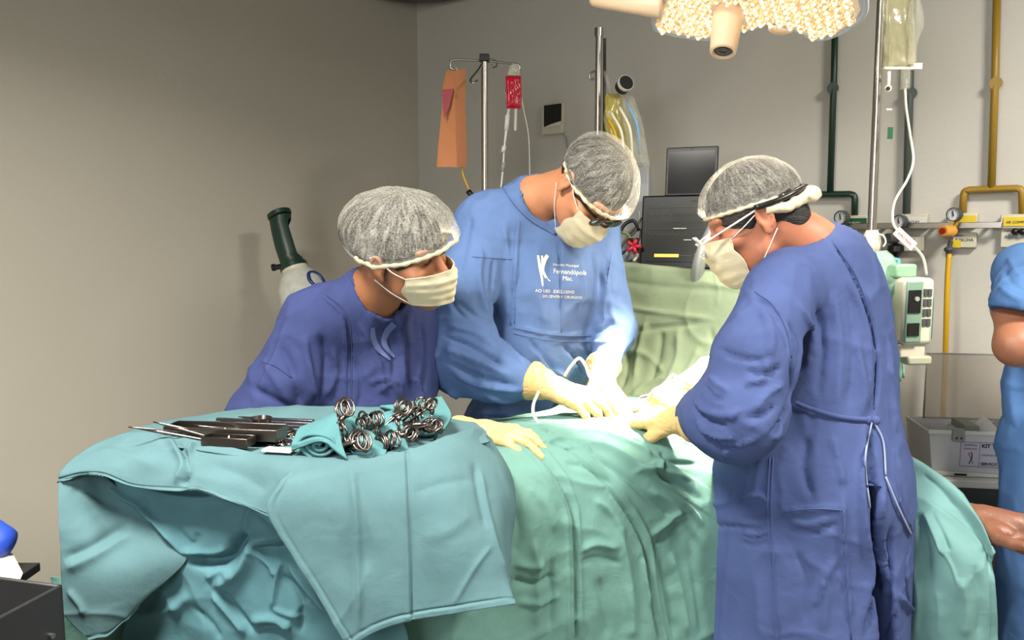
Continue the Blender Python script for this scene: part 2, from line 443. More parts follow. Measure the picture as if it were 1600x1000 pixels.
# ------------------------------------------------------------------ implicit modelling
class Vox:
    def __init__(s, lo, hi, h, fine=None, hf=None):
        """coarse cell h; fine = (lo, hi) box in which every axis uses hf"""
        s.ax = []
        for a in range(3):
            if fine is None:
                s.ax.append(np.arange(lo[a], hi[a] + h, h))
            else:
                f0, f1 = fine[0][a], fine[1][a]
                l = np.arange(f0, lo[a] - h, -h)[::-1][:-1] if f0 > lo[a] else np.array([])
                m = np.arange(f0, f1, hf)
                r = np.arange(f1, hi[a] + h, h) if f1 < hi[a] else np.array([])
                s.ax.append(np.concatenate([l, m, r]))
        s.D = np.full([len(a) for a in s.ax], 0.5, dtype=np.float32)
    def _sl(s, lo, hi):
        sl = []
        for a in range(3):
            i0 = max(int(np.searchsorted(s.ax[a], lo[a])) - 1, 0)
            i1 = min(int(np.searchsorted(s.ax[a], hi[a])) + 1, len(s.ax[a]))
            sl.append(slice(i0, i1))
        if any(q.stop <= q.start for q in sl): return None, None
        G = np.meshgrid(s.ax[0][sl[0]], s.ax[1][sl[1]], s.ax[2][sl[2]], indexing='ij')
        return tuple(sl), [g.astype(np.float32) for g in G]
    def _mix(s, sl, d, k, op):
        A = s.D[sl]
        if op == 'sub':
            d = -d; k = max(k, 1e-4)
            h = np.maximum(k - np.abs(A - d), 0) / k
            s.D[sl] = np.maximum(A, d) + h * h * k / 4
        else:
            k = max(k, 1e-4)
            h = np.maximum(k - np.abs(A - d), 0) / k
            s.D[sl] = np.minimum(A, d) - h * h * k / 4
    def cone(s, a, b, ra, rb, k=0.02, flat=None, op='add'):
        a = np.asarray(a, float); b = np.asarray(b, float)
        m = max(ra, rb) * 1.05 + k + 0.03
        lo = np.minimum(a, b) - m; hi = np.maximum(a, b) + m
        sl, G = s._sl(lo, hi)
        if sl is None: return s
        X = [G[i] - a[i] for i in range(3)]
        ab = b - a
        if flat is not None:
            n, q = nrm(flat[0]), flat[1]
            dn = X[0] * n[0] + X[1] * n[1] + X[2] * n[2]
            t0 = np.dot(ab, n)
            X = [X[i] + n[i] * dn * (q - 1) for i in range(3)]
            ab = ab + n * t0 * (q - 1)
        L = max(float(np.dot(ab, ab)), 1e-9)
        t = np.clip((X[0] * ab[0] + X[1] * ab[1] + X[2] * ab[2]) / L, 0, 1)
        d = np.sqrt((X[0] - t * ab[0]) ** 2 + (X[1] - t * ab[1]) ** 2 + (X[2] - t * ab[2]) ** 2) - (ra + (rb - ra) * t)
        s._mix(sl, d, k, op); return s
    def chain(s, pts, rad, k=0.02, flat=None, op='add'):
        for i in range(len(pts) - 1): s.cone(pts[i], pts[i + 1], rad[i], rad[i + 1], k, flat, op)
        return s
    def ell(s, c, r, B=None, k=0.02, op='add'):
        c = np.asarray(c, float); r = np.asarray(r, float)
        B = np.eye(3) if B is None else B
        m = max(r) + k + 0.02
        sl, G = s._sl(c - m, c + m)
        if sl is None: return s
        X = [G[i] - c[i] for i in range(3)]
        L = [(X[0] * B[0, j] + X[1] * B[1, j] + X[2] * B[2, j]) for j in range(3)]
        k0 = np.sqrt(sum((L[j] / r[j]) ** 2 for j in range(3)))
        k1 = np.sqrt(sum((L[j] / r[j] ** 2) ** 2 for j in range(3))) + 1e-6
        s._mix(sl, k0 * (k0 - 1) / k1, k, op); return s
    def mesh(s, smooth=1):
        D = s.D; S = D < 0
        D[0], D[-1], D[:, 0], D[:, -1], D[:, :, 0], D[:, :, -1] = [0.1] * 6
        S = D < 0
        c = None
        cnt = np.zeros([n - 1 for n in D.shape], np.int8)
        for a in (0, 1):
            for b in (0, 1):
                for e in (0, 1):
                    cnt += S[a:D.shape[0] - 1 + a, b:D.shape[1] - 1 + b, e:D.shape[2] - 1 + e]
        act = (cnt > 0) & (cnt < 8)
        I = np.argwhere(act)
        idx = np.full(act.shape, -1, np.int64); idx[act] = np.arange(len(I))
        cor = [(a, b, e) for a in (0, 1) for b in (0, 1) for e in (0, 1)]
        val = {q: D[I[:, 0] + q[0], I[:, 1] + q[1], I[:, 2] + q[2]] for q in cor}
        acc = np.zeros((len(I), 3)); w = np.zeros(len(I))
        for q in cor:
            for ax in range(3):
                if q[ax] == 0:
                    p = list(q); p[ax] = 1; p = tuple(p)
                    va, vb = val[q], val[p]
                    m = (va < 0) != (vb < 0)
                    t = np.where(m, va / np.where(m, va - vb, 1), 0)
                    for d in range(3):
                        acc[:, d] += np.where(m, q[d] + (t if d == ax else 0), 0)
                    w += m
        acc /= w[:, None]
        V = np.zeros((len(I), 3))
        for d in range(3):
            x = s.ax[d]; V[:, d] = x[I[:, d]] + acc[:, d] * (x[I[:, d] + 1] - x[I[:, d]])
        F = []
        for ax in range(3):
            b, c = (ax + 1) % 3, (ax + 2) % 3
            s0 = [slice(None)] * 3; s1 = [slice(None)] * 3
            s0[ax] = slice(0, -1); s1[ax] = slice(1, None)
            E = S[tuple(s0)] != S[tuple(s1)]
            J = np.argwhere(E)
            J = J[(J[:, b] > 0) & (J[:, c] > 0) & (J[:, b] < act.shape[b]) & (J[:, c] < act.shape[c])]
            sg = S[J[:, 0], J[:, 1], J[:, 2]]
            def cell(db, dc):
                q = J.copy(); q[:, b] -= db; q[:, c] -= dc
                return idx[q[:, 0], q[:, 1], q[:, 2]]
            f = np.stack([cell(1, 1), cell(0, 1), cell(0, 0), cell(1, 0)], 1)
            f[~sg] = f[~sg][:, ::-1]
            F.append(f)
        F = np.concatenate(F); F = F[(F >= 0).all(1)]
        for _ in range(smooth): V = lap(V, F, 0.5)
        return V, F
def lap(V, F, f=0.5):
    acc = np.zeros_like(V); n = np.zeros(len(V))
    k = F.shape[1]
    for i in range(k):
        a, b = F[:, i], F[:, (i + 1) % k]
        for d in range(3):
            acc[:, d] += np.bincount(a, V[b, d], len(V)) + np.bincount(b, V[a, d], len(V))
        n += np.bincount(a, minlength=len(V)) + np.bincount(b, minlength=len(V))
    n = np.maximum(n, 1)
    return V * (1 - f) + acc / n[:, None] * f
def vnormals(V, F):
    a, b, c, d = V[F[:, 0]], V[F[:, 1]], V[F[:, 2]], V[F[:, 3]]
    fn = np.cross(c - a, d - b)
    N = np.zeros_like(V)
    for i in range(4):
        for q in range(3): N[:, q] += np.bincount(F[:, i], fn[:, q], len(V))
    return N / (np.linalg.norm(N, axis=1)[:, None] + 1e-9)
def project(V, F, curves, seg=7):
    """polylines drawn on the photograph -> polylines on the surface"""
    bvh = BVHTree.FromPolygons([tuple(v) for v in V], [tuple(int(i) for i in f) for f in F])
    out = []
    for pts in curves:
        q = spline([np.array([p[0], p[1]], float) for p in pts], max(2, (len(pts) - 1) * seg))
        h = []
        for a in q:
            d = Vector(ray(a[0], a[1])).normalized()
            loc, _, _, _ = bvh.ray_cast(Vector(CAM), d)
            if loc is not None:
                l = np.array(loc)
                if not h or np.linalg.norm(l - h[-1]) < 0.12: h.append(l)
        out.append(np.array(h) if len(h) > 1 else None)
    return out
def fold(V, F, folds, N=None, flip=False):
    """folds: (points, width, height[, shape]) ridges (height>0) and creases (<0)"""
    N = vnormals(V, F) if N is None else N
    if flip: N = -N
    lines = project(V, F, [f[0] for f in folds])
    D = np.zeros(len(V))
    for f, L in zip(folds, lines):
        if L is None: continue
        w, amp = f[1], f[2]
        lo = L.min(0) - 3.2 * w; hi = L.max(0) + 3.2 * w
        m = np.where(((V > lo) & (V < hi)).all(1))[0]
        if len(m) == 0: continue
        best = np.full(len(m), 9.0); par = np.zeros(len(m))
        for i in range(len(L) - 1):
            a, ab = L[i], L[i + 1] - L[i]
            t = np.clip(((V[m] - a) @ ab) / (ab @ ab + 1e-12), 0, 1)
            d = np.linalg.norm(V[m] - a - t[:, None] * ab, axis=1)
            u = d < best; best[u] = d[u]; par[u] = (i + t[u]) / (len(L) - 1)
        if len(f) > 4:      # a raised cloth edge: one side stands proud and sinks back over a few centimetres
            bi = np.zeros(len(m), int); b2 = np.full(len(m), 9.0)
            far = np.where(((V > lo - 0.08) & (V < hi + 0.08)).all(1))[0]
            dd = np.linalg.norm(V[far][:, None, :] - L[None, :-1, :], axis=2); k = dd.argmin(1)
            view = V[far] - CAM
            sd = np.sum(np.cross(L[k + 1] - L[k], V[far] - L[k]) * view, 1)
            dist = dd.min(1)
            on = np.clip(sd * f[4] / (np.linalg.norm(L[k + 1] - L[k], axis=1) * np.linalg.norm(view, axis=1)) / w + 0.5, 0, 1)
            D[far] += amp * on * np.exp(-dist / 0.05)
            continue
        tap = np.clip(np.sin(np.pi * np.clip(par, 0.0, 1)) * 2.2, 0.12, 1) if len(f) < 4 else 1.0
        D[m] += amp * tap * np.exp(-(best / w) ** 1.6)
    return V + N * D[:, None]
print('helpers ready')
# ================================================================== the room
def wallbox(name, u0, u1, w0, w1, z0, z1, m):
    c = RM((u0 + u1) / 2, (w0 + w1) / 2, (z0 + z1) / 2)
    B = np.stack([UU, WW, ZZ], 1)
    return struct(name, MB().box(c, np.array([(u1 - u0) / 2, (w1 - w0) / 2, (z1 - z0) / 2]), B), m, smooth=False)
wallbox('floor', -0.1, ROOM_U + .1, -0.1, ROOM_W + .1, -0.1, 0, M_floor)
wallbox('ceiling', -0.1, ROOM_U + .1, -0.1, ROOM_W + .1, ROOM_H, ROOM_H + 0.1, M_ceil)
wallbox('wall_left', -0.1, 0, 0, ROOM_W, 0, ROOM_H, M_wall)
wallbox('wall_back', -0.1, ROOM_U, -0.1, 0, 0, ROOM_H, M_wall_b)
wallbox('wall_right', ROOM_U, ROOM_U + 0.1, -0.1, ROOM_W, 0, ROOM_H, M_wall)
wallbox('wall_front', -0.1, ROOM_U + 0.1, ROOM_W, ROOM_W + 0.1, 0, ROOM_H, M_wall)
wallbox('baseboard_left', 0, 0.012, 0.012, ROOM_W, 0, 0.08, M_grey)
wallbox('baseboard_back', 0.0, ROOM_U, 0, 0.012, 0, 0.08, M_grey)
# ================================================================== wall services
def wpath(pxs, off): return [WB(a, b, off) for a, b in pxs]
def pipe(name, runs, r, m, label, parts=()):
    """runs: list of pixel polylines on the back wall"""
    base = WB(runs[0][0][0], runs[0][0][1], 0.0)
    root = thing(name, base, label, 'pipe')
    for i, q in enumerate(runs):
        mb = MB(); pts = wpath(q, 0.03)
        mb.tube(pts, r, 12)
        mb.build('pipe_run', m, root, sharp=None)
    return root
def rounded(pts, k=0.18):
    """cut the corners of a pixel polyline"""
    out = [pts[0]]
    for i in range(1, len(pts) - 1):
        a, b, c = map(lambda t: np.array(t, float), pts[i - 1:i + 2])
        da = min(8, np.linalg.norm(a - b) * 0.4); dc = min(8, np.linalg.norm(c - b) * 0.4)
        p = b + (a - b) / np.linalg.norm(a - b) * da; q = b + (c - b) / np.linalg.norm(c - b) * dc
        out += [tuple(p), tuple(p * .3 + b * .5 + q * .2), tuple(p * .2 + b * .5 + q * .3), tuple(q)]
    return out + [pts[-1]]
g = pipe('gas_pipe', [[(1306, -20), (1303, 120), (1297, 302)], rounded([(1252, 338), (1254, 304), (1336, 303), (1335, 340)])], 0.0125, M_greenp,
     'dark green gas pipe running down the wall to the gauges, with a forked lower end')
cl = MB(); cl.cyl(WB(1301, 138, 0.002), WB(1301, 138, 0.042), 0.022); cl.build('wall_clamp', M_greenp, g)
g = pipe('gas_pipe', [[(1425, -20), (1421, 150), (1416, 345)]], 0.014, M_greyp, 'grey green gas pipe behind the tall drip pole at the right')
cl = MB(); cl.cyl(WB(1423, 146, 0.002), WB(1423, 146, 0.042), 0.022); cl.build('wall_clamp', M_greyp, g)
g = pipe('gas_pipe', [[(1558, -20), (1555, 120), (1549, 294)], rounded([(1504, 342), (1506, 297), (1597, 294), (1598, 338)])], 0.0125, M_yelp,
     'ochre yellow gas pipe with a forked lower end above the yellow outlets')
cl = MB(); cl.cyl(WB(1556, 130, 0.002), WB(1556, 130, 0.042), 0.021); cl.build('wall_clamp', M_yelp, g)
BW = np.stack([UU, ZZ, WW], 1)      # columns: along the wall, up, out of the wall
def wall_box(px, py, w, h, d, off=0.0): return WB(px, py, off + d / 2), np.array([w / 2, h / 2, d / 2])
# equipment rail
rl = thing('equipment_rail', WB(1420, 352, 0.0), 'long steel rail fixed along the wall at the gas outlets', 'rail')
mb = MB(); a, b = WB(1285, 353.5, 0.06), WB(1566, 352, 0.06); mb.box((a + b) / 2, np.array([np.linalg.norm(b - a) / 2, 0.011, 0.005]), BW); mb.build('rail_bar', M_steel, rl, bevel=0.002)
for px in (1300, 1385, 1462, 1545):
    mb = MB(); mb.cyl(WB(px, 353, 0), WB(px, 353, 0.06), 0.008, n=10); mb.build('bracket', M_dgrey, rl)
mb = MB(); mb.tube([WB(1287, 354, 0.06), WB(1278, 356, 0.07), WB(1270, 362, 0.09)], 0.009, 8, seg=8); mb.build('bent_end', M_dgrey, rl)

def outlet(px, py, w, h, col_m, label, text, plate2=None):
    t = thing('gas_outlet', WB(px, py + 10, 0), label, 'gas outlet')
    c, hh = wall_box(px, py, w, h, 0.045); mb = MB(); mb.box(c, hh, BW); bx = mb.build('housing', M_offw, t, bevel=0.004)
    c2, h2 = wall_box(px, py, w * 0.86, h * 0.62, 0.004, 0.045); mb = MB(); mb.box(c2, h2, BW); p = mb.build('colour_plate', col_m, t)
    add_text(text, WB(px, py, 0.051) - UU * w * 0.36 - ZZ * 0.006, UU, ZZ, h * 0.24, M_text if col_m is not M_green2 else M_white, t, 'lettering')
    return t
def add_text(s_, o, x, y, size, m, parent, name='lettering', bold=0.0):
    cu = bpy.data.curves.new(name, 'FONT'); cu.body = s_; cu.size = size; cu.resolution_u = 2; cu.offset = bold; cu.extrude = 0.0003
    ob = bpy.data.objects.new('t', cu); COL.objects.link(ob); bpy.context.view_layer.update()
    me = bpy.data.meshes.new_from_object(ob)
    V = np.array([q.co[:] for q in me.vertices]) if len(me.vertices) else np.zeros((0, 3))
    z = np.cross(x, y)
    W = np.asarray(o) + V[:, :1] * x + V[:, 1:2] * y + V[:, 2:3] * z
    F = [tuple(p.vertices) for p in me.polygons]
    bpy.data.objects.remove(ob); bpy.data.curves.remove(cu); bpy.data.meshes.remove(me)
    return new_mesh(name, W, F, m, parent, smooth=False)
def info_plate(px, py, w, h, parent, lines, text_m=M_text, yellow=False):
    c, hh = wall_box(px, py, w, h, 0.03); mb = MB(); mb.box(c, hh, BW); mb.build('lower_plate', M_offw, parent, bevel=0.003)
    if yellow:
        c, hh = wall_box(px - 14, py + 6, 0.03, h * 0.5, 0.003, 0.031); MB().box(c, hh, BW).build('yellow_patch', M_yel, parent)
    for i, (s_, sz, mm) in enumerate(lines):
        add_text(s_, WB(px, py, 0.0315) - UU * w * 0.42 + ZZ * (h * 0.22 - i * h * 0.3), UU, ZZ, sz, mm, parent)
M_bluet = mat('blue_print', srgb(60, 90, 150), rough=0.6)
M_redt = mat('red_print', srgb(170, 60, 50), rough=0.6)
t = outlet(1334, 348, 0.11, 0.055, M_green2, 'oxygen outlet with green plate on the wall, right of the dark green gauge', 'OXIGÊNIO')
info_plate(1344, 381, 0.09, 0.06, t, [('ABRE', 0.012, M_text), ('FECHA', 0.012, M_text)])
t = outlet(1430, 346, 0.09, 0.055, M_white, 'pale outlet box on the wall behind the drip tube', 'VÁCUO')
info_plate(1424, 381, 0.09, 0.055, t, [('CLÍNICO', 0.012, M_text)])
t = outlet(1505, 343, 0.095, 0.045, M_yel, 'air outlet with small yellow plate behind the orange knob', 'AR')
info_plate(1508, 375, 0.075, 0.055, t, [('ABRE', 0.011, M_bluet), ('II FECHA', 0.015, M_text)], yellow=True)
t = outlet(1593, 346, 0.11, 0.05, M_yel, 'air outlet box with yellow plate, cut by the right edge of the photo', 'AR COMPRIMIDO')
info_plate(1593, 370, 0.11, 0.075, t, [('ABRE', 0.012, M_redt), ('ABRE  III', 0.018, M_bluet)])
mb = MB()
for q in (-1, 1): mb.ell(WB(1592 + q * 6, 362, 0.045), (0.012, 0.012, 0.012))
mb.build('gas_socket', M_black, t, sharp=None)
t = outlet(1267, 342, 0.06, 0.05, M_offw, 'pale outlet box on the wall just behind the knot of a cap', 'N2O')

def gauge(px, py, r, body_m, label, knob_m, kx, ky, kr=0.02, body=True):
    c = WB(px, py, 0.12)
    t = thing('pressure_gauge', c, label, 'gauge')
    out = nrm(WW * 0.9 - UU * 0.25)
    mb = MB(); mb.lathe(c - out * 0.02, out, [(0, r * 0.7), (0.004, r * 0.98), (0.022, r), (0.03, r), (0.031, r * 0.9), (0.026, r * 0.88)], 28, cap=False)
    mb.lathe(c - out * 0.02, out, [(0, 0.0), (0.0, r * 0.7)], 28, cap=False); mb.build('case', M_dgrey, t)
    mb = MB(); mb.cyl(c + out * 0.003, c + out * 0.006, r * 0.9, n=28); d = mb.build('dial', M_dial, t)
    xx = nrm(np.cross(ZZ, out)); yy = np.cross(out, xx)
    mk = MB()
    for a in np.linspace(-130, 130, 11):
        dd = xx * math.sin(R(a)) + yy * math.cos(R(a))
        mk.box(c + out * 0.007 + dd * r * 0.72, np.array([0.0008, r * 0.08, 0.0004]), np.stack([np.cross(dd, out), dd, out], 1))
    mk.build('scale_marks', M_text, d); d.children[0]['kind'] = 'stuff'
    nd = MB(); dd = xx * math.sin(R(-12)) + yy * math.cos(R(-12)); nd.box(c + out * 0.0085 + dd * r * 0.12, np.array([0.002, r * 0.42, 0.0006]), np.stack([np.cross(dd, out), dd, out], 1)); nd.build('needle', M_text, d)
    kp = WB(kx, ky, 0.11)
    mb = MB(); mb.cyl(kp - WW * 0.03, kp + WW * 0.004, kr * 0.7); mb.cyl(kp, kp + nrm(WW - UU * 0.4) * 0.05, kr, kr * 0.92); mb.build('regulator_knob', knob_m, t, bevel=0.002)
    mb = MB(); mb.tube([c - out * 0.02, c - out * 0.02 - ZZ * 0.03, kp], 0.008, 8, seg=8); mb.tube([kp, WB(kx, ky, 0.02)], 0.012, 10); mb.build('valve_body', body_m, t, sharp=None)
    return t, kp, out
t, kp, out = gauge(1315, 340, 0.027, M_green2, 'round pressure gauge with green regulator knob', M_green2, 1308, 364, 0.019)
t, kp, out = gauge(1406, 346, 0.024, M_dgrey, 'dark rimmed vacuum gauge behind the drip tube', M_dgrey, 1400, 372, 0.02)
mb = MB(); a = WB(1400, 380, 0.1); mb.lathe(a + ZZ * 0.0, -ZZ, [(0, 0.012), (0.01, 0.028), (0.03, 0.03), (0.05, 0.012), (0.07, 0.014)], 18); mb.build('bottle_head', M_black, t)
t, kp, out = gauge(1491, 335, 0.024, M_yelp, 'round pressure gauge with orange regulator knob', M_orange, 1487, 361, 0.021)
mb = MB(); o2 = nrm(WW - UU * 0.4); mb.cyl(kp + o2 * 0.05, kp + o2 * 0.056, 0.011); mb.build('knob_centre', M_red, t)
mb = MB(); a = WB(1486, 376, 0.1); b = WB(1483, 388, 0.1); mb.cyl(a, b, 0.008); mb.ell(b - ZZ * 0.004, (0.017, 0.017, 0.012)); mb.cyl(b - ZZ * 0.01, b - ZZ * 0.035, 0.009); mb.build('hose_fitting', M_dgrey, t)
h = MB(); h.tube([WB(1483, 397, 0.1), WB(1480, 450, 0.11), WB(1477, 560, 0.11), WB(1473, 660, 0.12), WB(1470, 760, 0.14), WB(1466, 900, 0.2)], 0.0095, 10, seg=40)
o = h.build('air_hose', M_hose, None, sharp=None); tag(o, 'yellow air hose hanging from the orange-knobbed regulator', 'hose')

# wall thermostat
t = thing('wall_monitor', WB(865, 187, 0), 'small wall unit with black screen and white lower edge', 'wall monitor')
c, hh = wall_box(865, 186, 0.125, 0.15, 0.03); MB().box(c, hh, BW).build('housing', M_offw, t, bevel=0.004)
c, hh = wall_box(863.5, 180, 0.108, 0.105, 0.004, 0.03); MB().box(c, hh, BW).build('display', M_black, t, bevel=0.002)
mb = MB(); mb.prism([(-0.05, 0), (0.05, 0.0), (0.05, 0.02), (-0.01, 0.01), (-0.05, 0.0)], WB(864, 197, 0.033), UU, ZZ, WW * 0.002); mb.build('white_swoosh', M_white, t)
mb = MB(); mb.tube([WB(876, 205, 0.01), WB(884, 216, 0.01), WB(886, 230, 0.01), WB(893, 242, 0.008), WB(896, 300, 0.008)], 0.0035, 6, seg=20); mb.build('cable', M_grey, t, sharp=None)

# ================================================================== poles and bags
def base_star(t, c, m):
    mb = MB()
    for k in range(5):
        a = 2 * math.pi * k / 5 + 0.3; e = c + np.array([math.cos(a), math.sin(a), 0]) * 0.24
        l = MB(); l.tube([c + ZZ * 0.11, e + ZZ * 0.07], [0.016, 0.011], 8); l.build('leg', M_steel, t, sharp=None)
        w = MB(); w.cyl(e + ZZ * 0.026 - np.array([-math.sin(a), math.cos(a), 0]) * 0.012, e + ZZ * 0.026 + np.array([-math.sin(a), math.cos(a), 0]) * 0.012, 0.026); w.cyl(e + ZZ * 0.03, e + ZZ * 0.075, 0.006); w.build('castor', M_black, t)
def drip_pole(px, top, Y, label, r=0.0135, base=True, lean=0.0):
    tp = P(px, top, Y); b = np.array([tp[0] + lean, tp[1], 0])
    t = thing('drip_pole', b, label, 'drip pole')
    mb = MB(); mb.cyl(b + ZZ * 0.1, b + (tp - b) * 0.52, r * 1.25, n=18); mb.cyl(b + (tp - b) * 0.5, tp, r, n=18); mb.build('pole', M_steel, t)
    if base: base_star(t, b, M_steel)
    return t, tp
t, tp = drip_pole(757, 92, 3.2, 'steel drip pole holding the orange sleeve and the red bag')
MB().box(P(757, 91, 3.2), (0.019, 0.019, 0.014)).build('top_block', M_black, t, bevel=0.003)
def hook(t, pxs, Y, r=0.004, seg=26):
    MB().tube([P(a, b, (Y[i] if hasattr(Y, '__len__') else Y)) for i, (a, b) in enumerate(pxs)], r, 8, seg=seg).build('hook_arm', M_steel, t, sharp=None)
hook(t, [(753, 95), (728, 94), (709, 94), (704, 98), (704, 105), (709, 109), (716, 106)], 3.2)
hook(t, [(761, 95), (785, 98), (806, 100), (812, 104), (810, 112), (804, 114), (800, 109)], 3.2)
hook(t, [(755, 98), (746, 111), (737, 122), (735, 127), (740, 130), (746, 126)], [3.2, 3.14, 3.08, 3.05, 3.04, 3.05])
hook(t, [(760, 96), (768, 93), (775, 96), (776, 103), (771, 105), (768, 101)], [3.2, 3.28, 3.34, 3.36, 3.36, 3.36])
def bag(name, px, top, bot, w, Y, m, label, cat, thick=0.02, taper=(0.7, 1, 1, 0.85), tilt=0.0, nx=16, ny=22, yaw=0.0, wob=0.004, seed=0):
    """a filled pouch: px centre, pixel top and bottom, width in pixels"""
    c0, c1 = P(px, top, Y), P(px + tilt, bot, Y)
    W = w * Y / FPX / 2
    base = c0
    V = []; F = []
    xd = np.array([math.cos(yaw), math.sin(yaw), 0]); yd = np.array([-math.sin(yaw), math.cos(yaw), 0])
    for sgn in (1, -1):
        for j in range(ny + 1):
            t_ = j / ny; ww = W * np.interp(t_, np.linspace(0, 1, len(taper)), taper)
            for i in range(nx + 1):
                a = i / nx * 2 - 1
                th = thick / 2 * math.sqrt(max(0, 1 - a ** 4)) * math.sqrt(max(0.0, 1 - (2 * t_ - 1) ** 6)) 
                p = c0 + (c1 - c0) * t_ + xd * a * ww + yd * sgn * th
                p = p + yd * wob * mnoise.noise(Vector((a * 3, t_ * 5, seed + sgn)))
                V.append(p)
    n = (nx + 1) * (ny + 1)
    for k in (0, 1):
        for j in range(ny):
            for i in range(nx):
                q = [k * n + j * (nx + 1) + i, k * n + j * (nx + 1) + i + 1, k * n + (j + 1) * (nx + 1) + i + 1, k * n + (j + 1) * (nx + 1) + i]
                F.append(tuple(q if k else q[::-1]))
    ed = [j * (nx + 1) for j in range(ny + 1)]; ed2 = [j * (nx + 1) + nx for j in range(ny + 1)]
    for e in (ed, ed2, list(range(nx + 1)), [ny * (nx + 1) + i for i in range(nx + 1)]):
        for i in range(len(e) - 1): F.append((e[i], e[i + 1], e[i + 1] + n, e[i] + n))
    o = new_mesh(name, V, F, m, None)
    bmx = o.data
    return tag(o, label, cat)
def recenter(o, p):
    """give a world-coordinate mesh its own origin"""
    p = Vector(p); o.data.transform(Matrix.Translation(-p)); o.location = p; return o
# orange light-proof sleeve: two folded panels
V = []; F = []
rows = [(110, 694, 712, 728), (135, 692, 711, 728), (175, 690, 711, 727), (215, 686, 712, 729), (261, 682, 714, 729)]
for y, xa, xb, xc in rows:
    V += [P(xa, y, 3.17), P(xb, y, 3.13), P(xc, y, 3.19), P(xc - 3, y, 3.215), P(xa + 3, y, 3.21)]
V[0] = P(697, 112, 3.17); V[2] = P(728, 106, 3.19)
for j in range(len(rows) - 1):
    for i in range(5): F.append((j * 5 + i, (j + 1) * 5 + i, (j + 1) * 5 + (i + 1) % 5, j * 5 + (i + 1) % 5))
F += [tuple(range(20, 25))]
o = new_mesh('amber_sleeve', V, F, M_orangebag, None, smooth=False); tag(o, 'long translucent orange light-proof sleeve hanging from the left hook', 'drip bag'); recenter(o, V[0])
rp = MB(); rp.prism([(0, 0), (0.046, 0.004), (0.03, -0.06), (0.008, -0.11), (0.004, -0.06)], P(690, 140, 3.12), np.array([1.0, 0, 0]), ZZ, np.array([0, 0.004, 0])); rp.build('red_label', mat('maroon_label', srgb(150, 34, 44), rough=0.5), o)
MB().tube([P(712, 106, 3.19), P(716, 112, 3.18), P(722, 116, 3.18)], 0.004, 6).build('hanging_loop', M_white, o, sharp=None)
MB().tube([P(721, 262, 3.18), P(724, 275, 3.18), P(730, 290, 3.18), P(735, 300, 3.18)], 0.004, 6, seg=12).build('tube', M_hose, o, sharp=None)
MB().tube([P(731, 298, 3.18), P(739, 308, 3.18)], 0.011, 8).build('tube_end', M_black, o, sharp=None)
o = bag('blood_bag', 802, 118, 170, 25, 3.19, M_blood, 'small bag of red liquid hanging from the right hook', 'drip bag', thick=0.024, taper=(0.98, 1, 1, 0.9), tilt=1, yaw=0.2)
ob = recenter(o, P(802, 118, 3.19))
b = MB(); 
for sg in (-1, 1): b.prism([(-0.022, 0), (0.026, 0), (0.02, 0.038), (0.006, 0.045), (-0.014, 0.036)], P(802, 118, 3.19) + np.array([0, sg * 0.006, 0]), np.array([1.0, 0, 0]), ZZ, np.array([0, 0.001, 0]))
b.build('clear_top', M_bag, ob)
b = MB(); b.cyl(P(795, 170, 3.19), P(794, 178, 3.19), 0.006); b.cyl(P(806, 170, 3.19), P(805, 204, 3.19), 0.006, n=12); b.build('ports', M_tube, ob)
b = MB(); b.tube([P(794, 176, 3.19), P(792, 196, 3.19), P(788, 230, 3.19), P(786, 262, 3.19), P(782, 300, 3.19)], [0.006, 0.007, 0.0035, 0.004, 0.0035], 8, seg=24)
b.tube([P(793, 180, 3.19), P(791, 204, 3.19)], 0.0095, 10); b.tube([P(788, 228, 3.19), P(786, 238, 3.19)], 0.009, 8)
b.build('drip_line', M_white, ob, sharp=None)
MB().tube([P(787, 254, 3.19), P(785, 268, 3.19)], 0.0085, 8).build('roller_clamp', M_grey, ob, sharp=None)
o = MB().tube([P(808, 116, 3.2), P(818, 170, 3.2), P(826, 215, 3.2), P(828, 290, 3.2)], 0.0022, 6, seg=20).build('drip_tube', M_tube, None, sharp=None); tag(o, 'thin clear drip tube right of the red bag', 'tube')
# second pole with the yellow bags
t, tp = drip_pole(936, 48, 3.05, 'tall steel drip pole behind the bowed surgeon in light blue', r=0.0125)
MB().cyl(P(936, 44, 3.05) - ZZ * 0.03, P(936, 44, 3.05), 0.0165).build('pole_cap', M_steel, t)
MB().cyl(P(945, 60, 3.1), P(944, 250, 3.1), 0.006).build('side_rod', M_dgrey, t)
hook(t, [(934, 112), (928, 112), (922, 115), (921, 121), (925, 124), (930, 122)], 3.05, 0.004)
o = bag('fluid_bag', 957, 146, 252, 42, 3.0, M_yfluid, 'yellow fluid bag hanging behind the middle surgeon, left of the pair', 'drip bag', thick=0.05, taper=(0.55, 0.95, 1, 0.9), tilt=14, yaw=0.5, wob=0.012, seed=2)
o1 = recenter(o, P(957, 146, 3.0)); 
MB().tube([P(946, 112, 3.04), P(950, 130, 3.02), P(955, 148, 3.0)], 0.008, 6).build('hanging_loop', M_bag, o1, sharp=None)
o = bag('fluid_bag', 981, 150, 262, 34, 2.96, M_bag, 'half empty clear and yellowish bag beside the yellow fluid bag', 'drip bag', thick=0.05, taper=(0.5, 0.95, 1, 1), tilt=18, yaw=-0.5, wob=0.014, seed=6)
o2 = recenter(o, P(981, 150, 2.96))
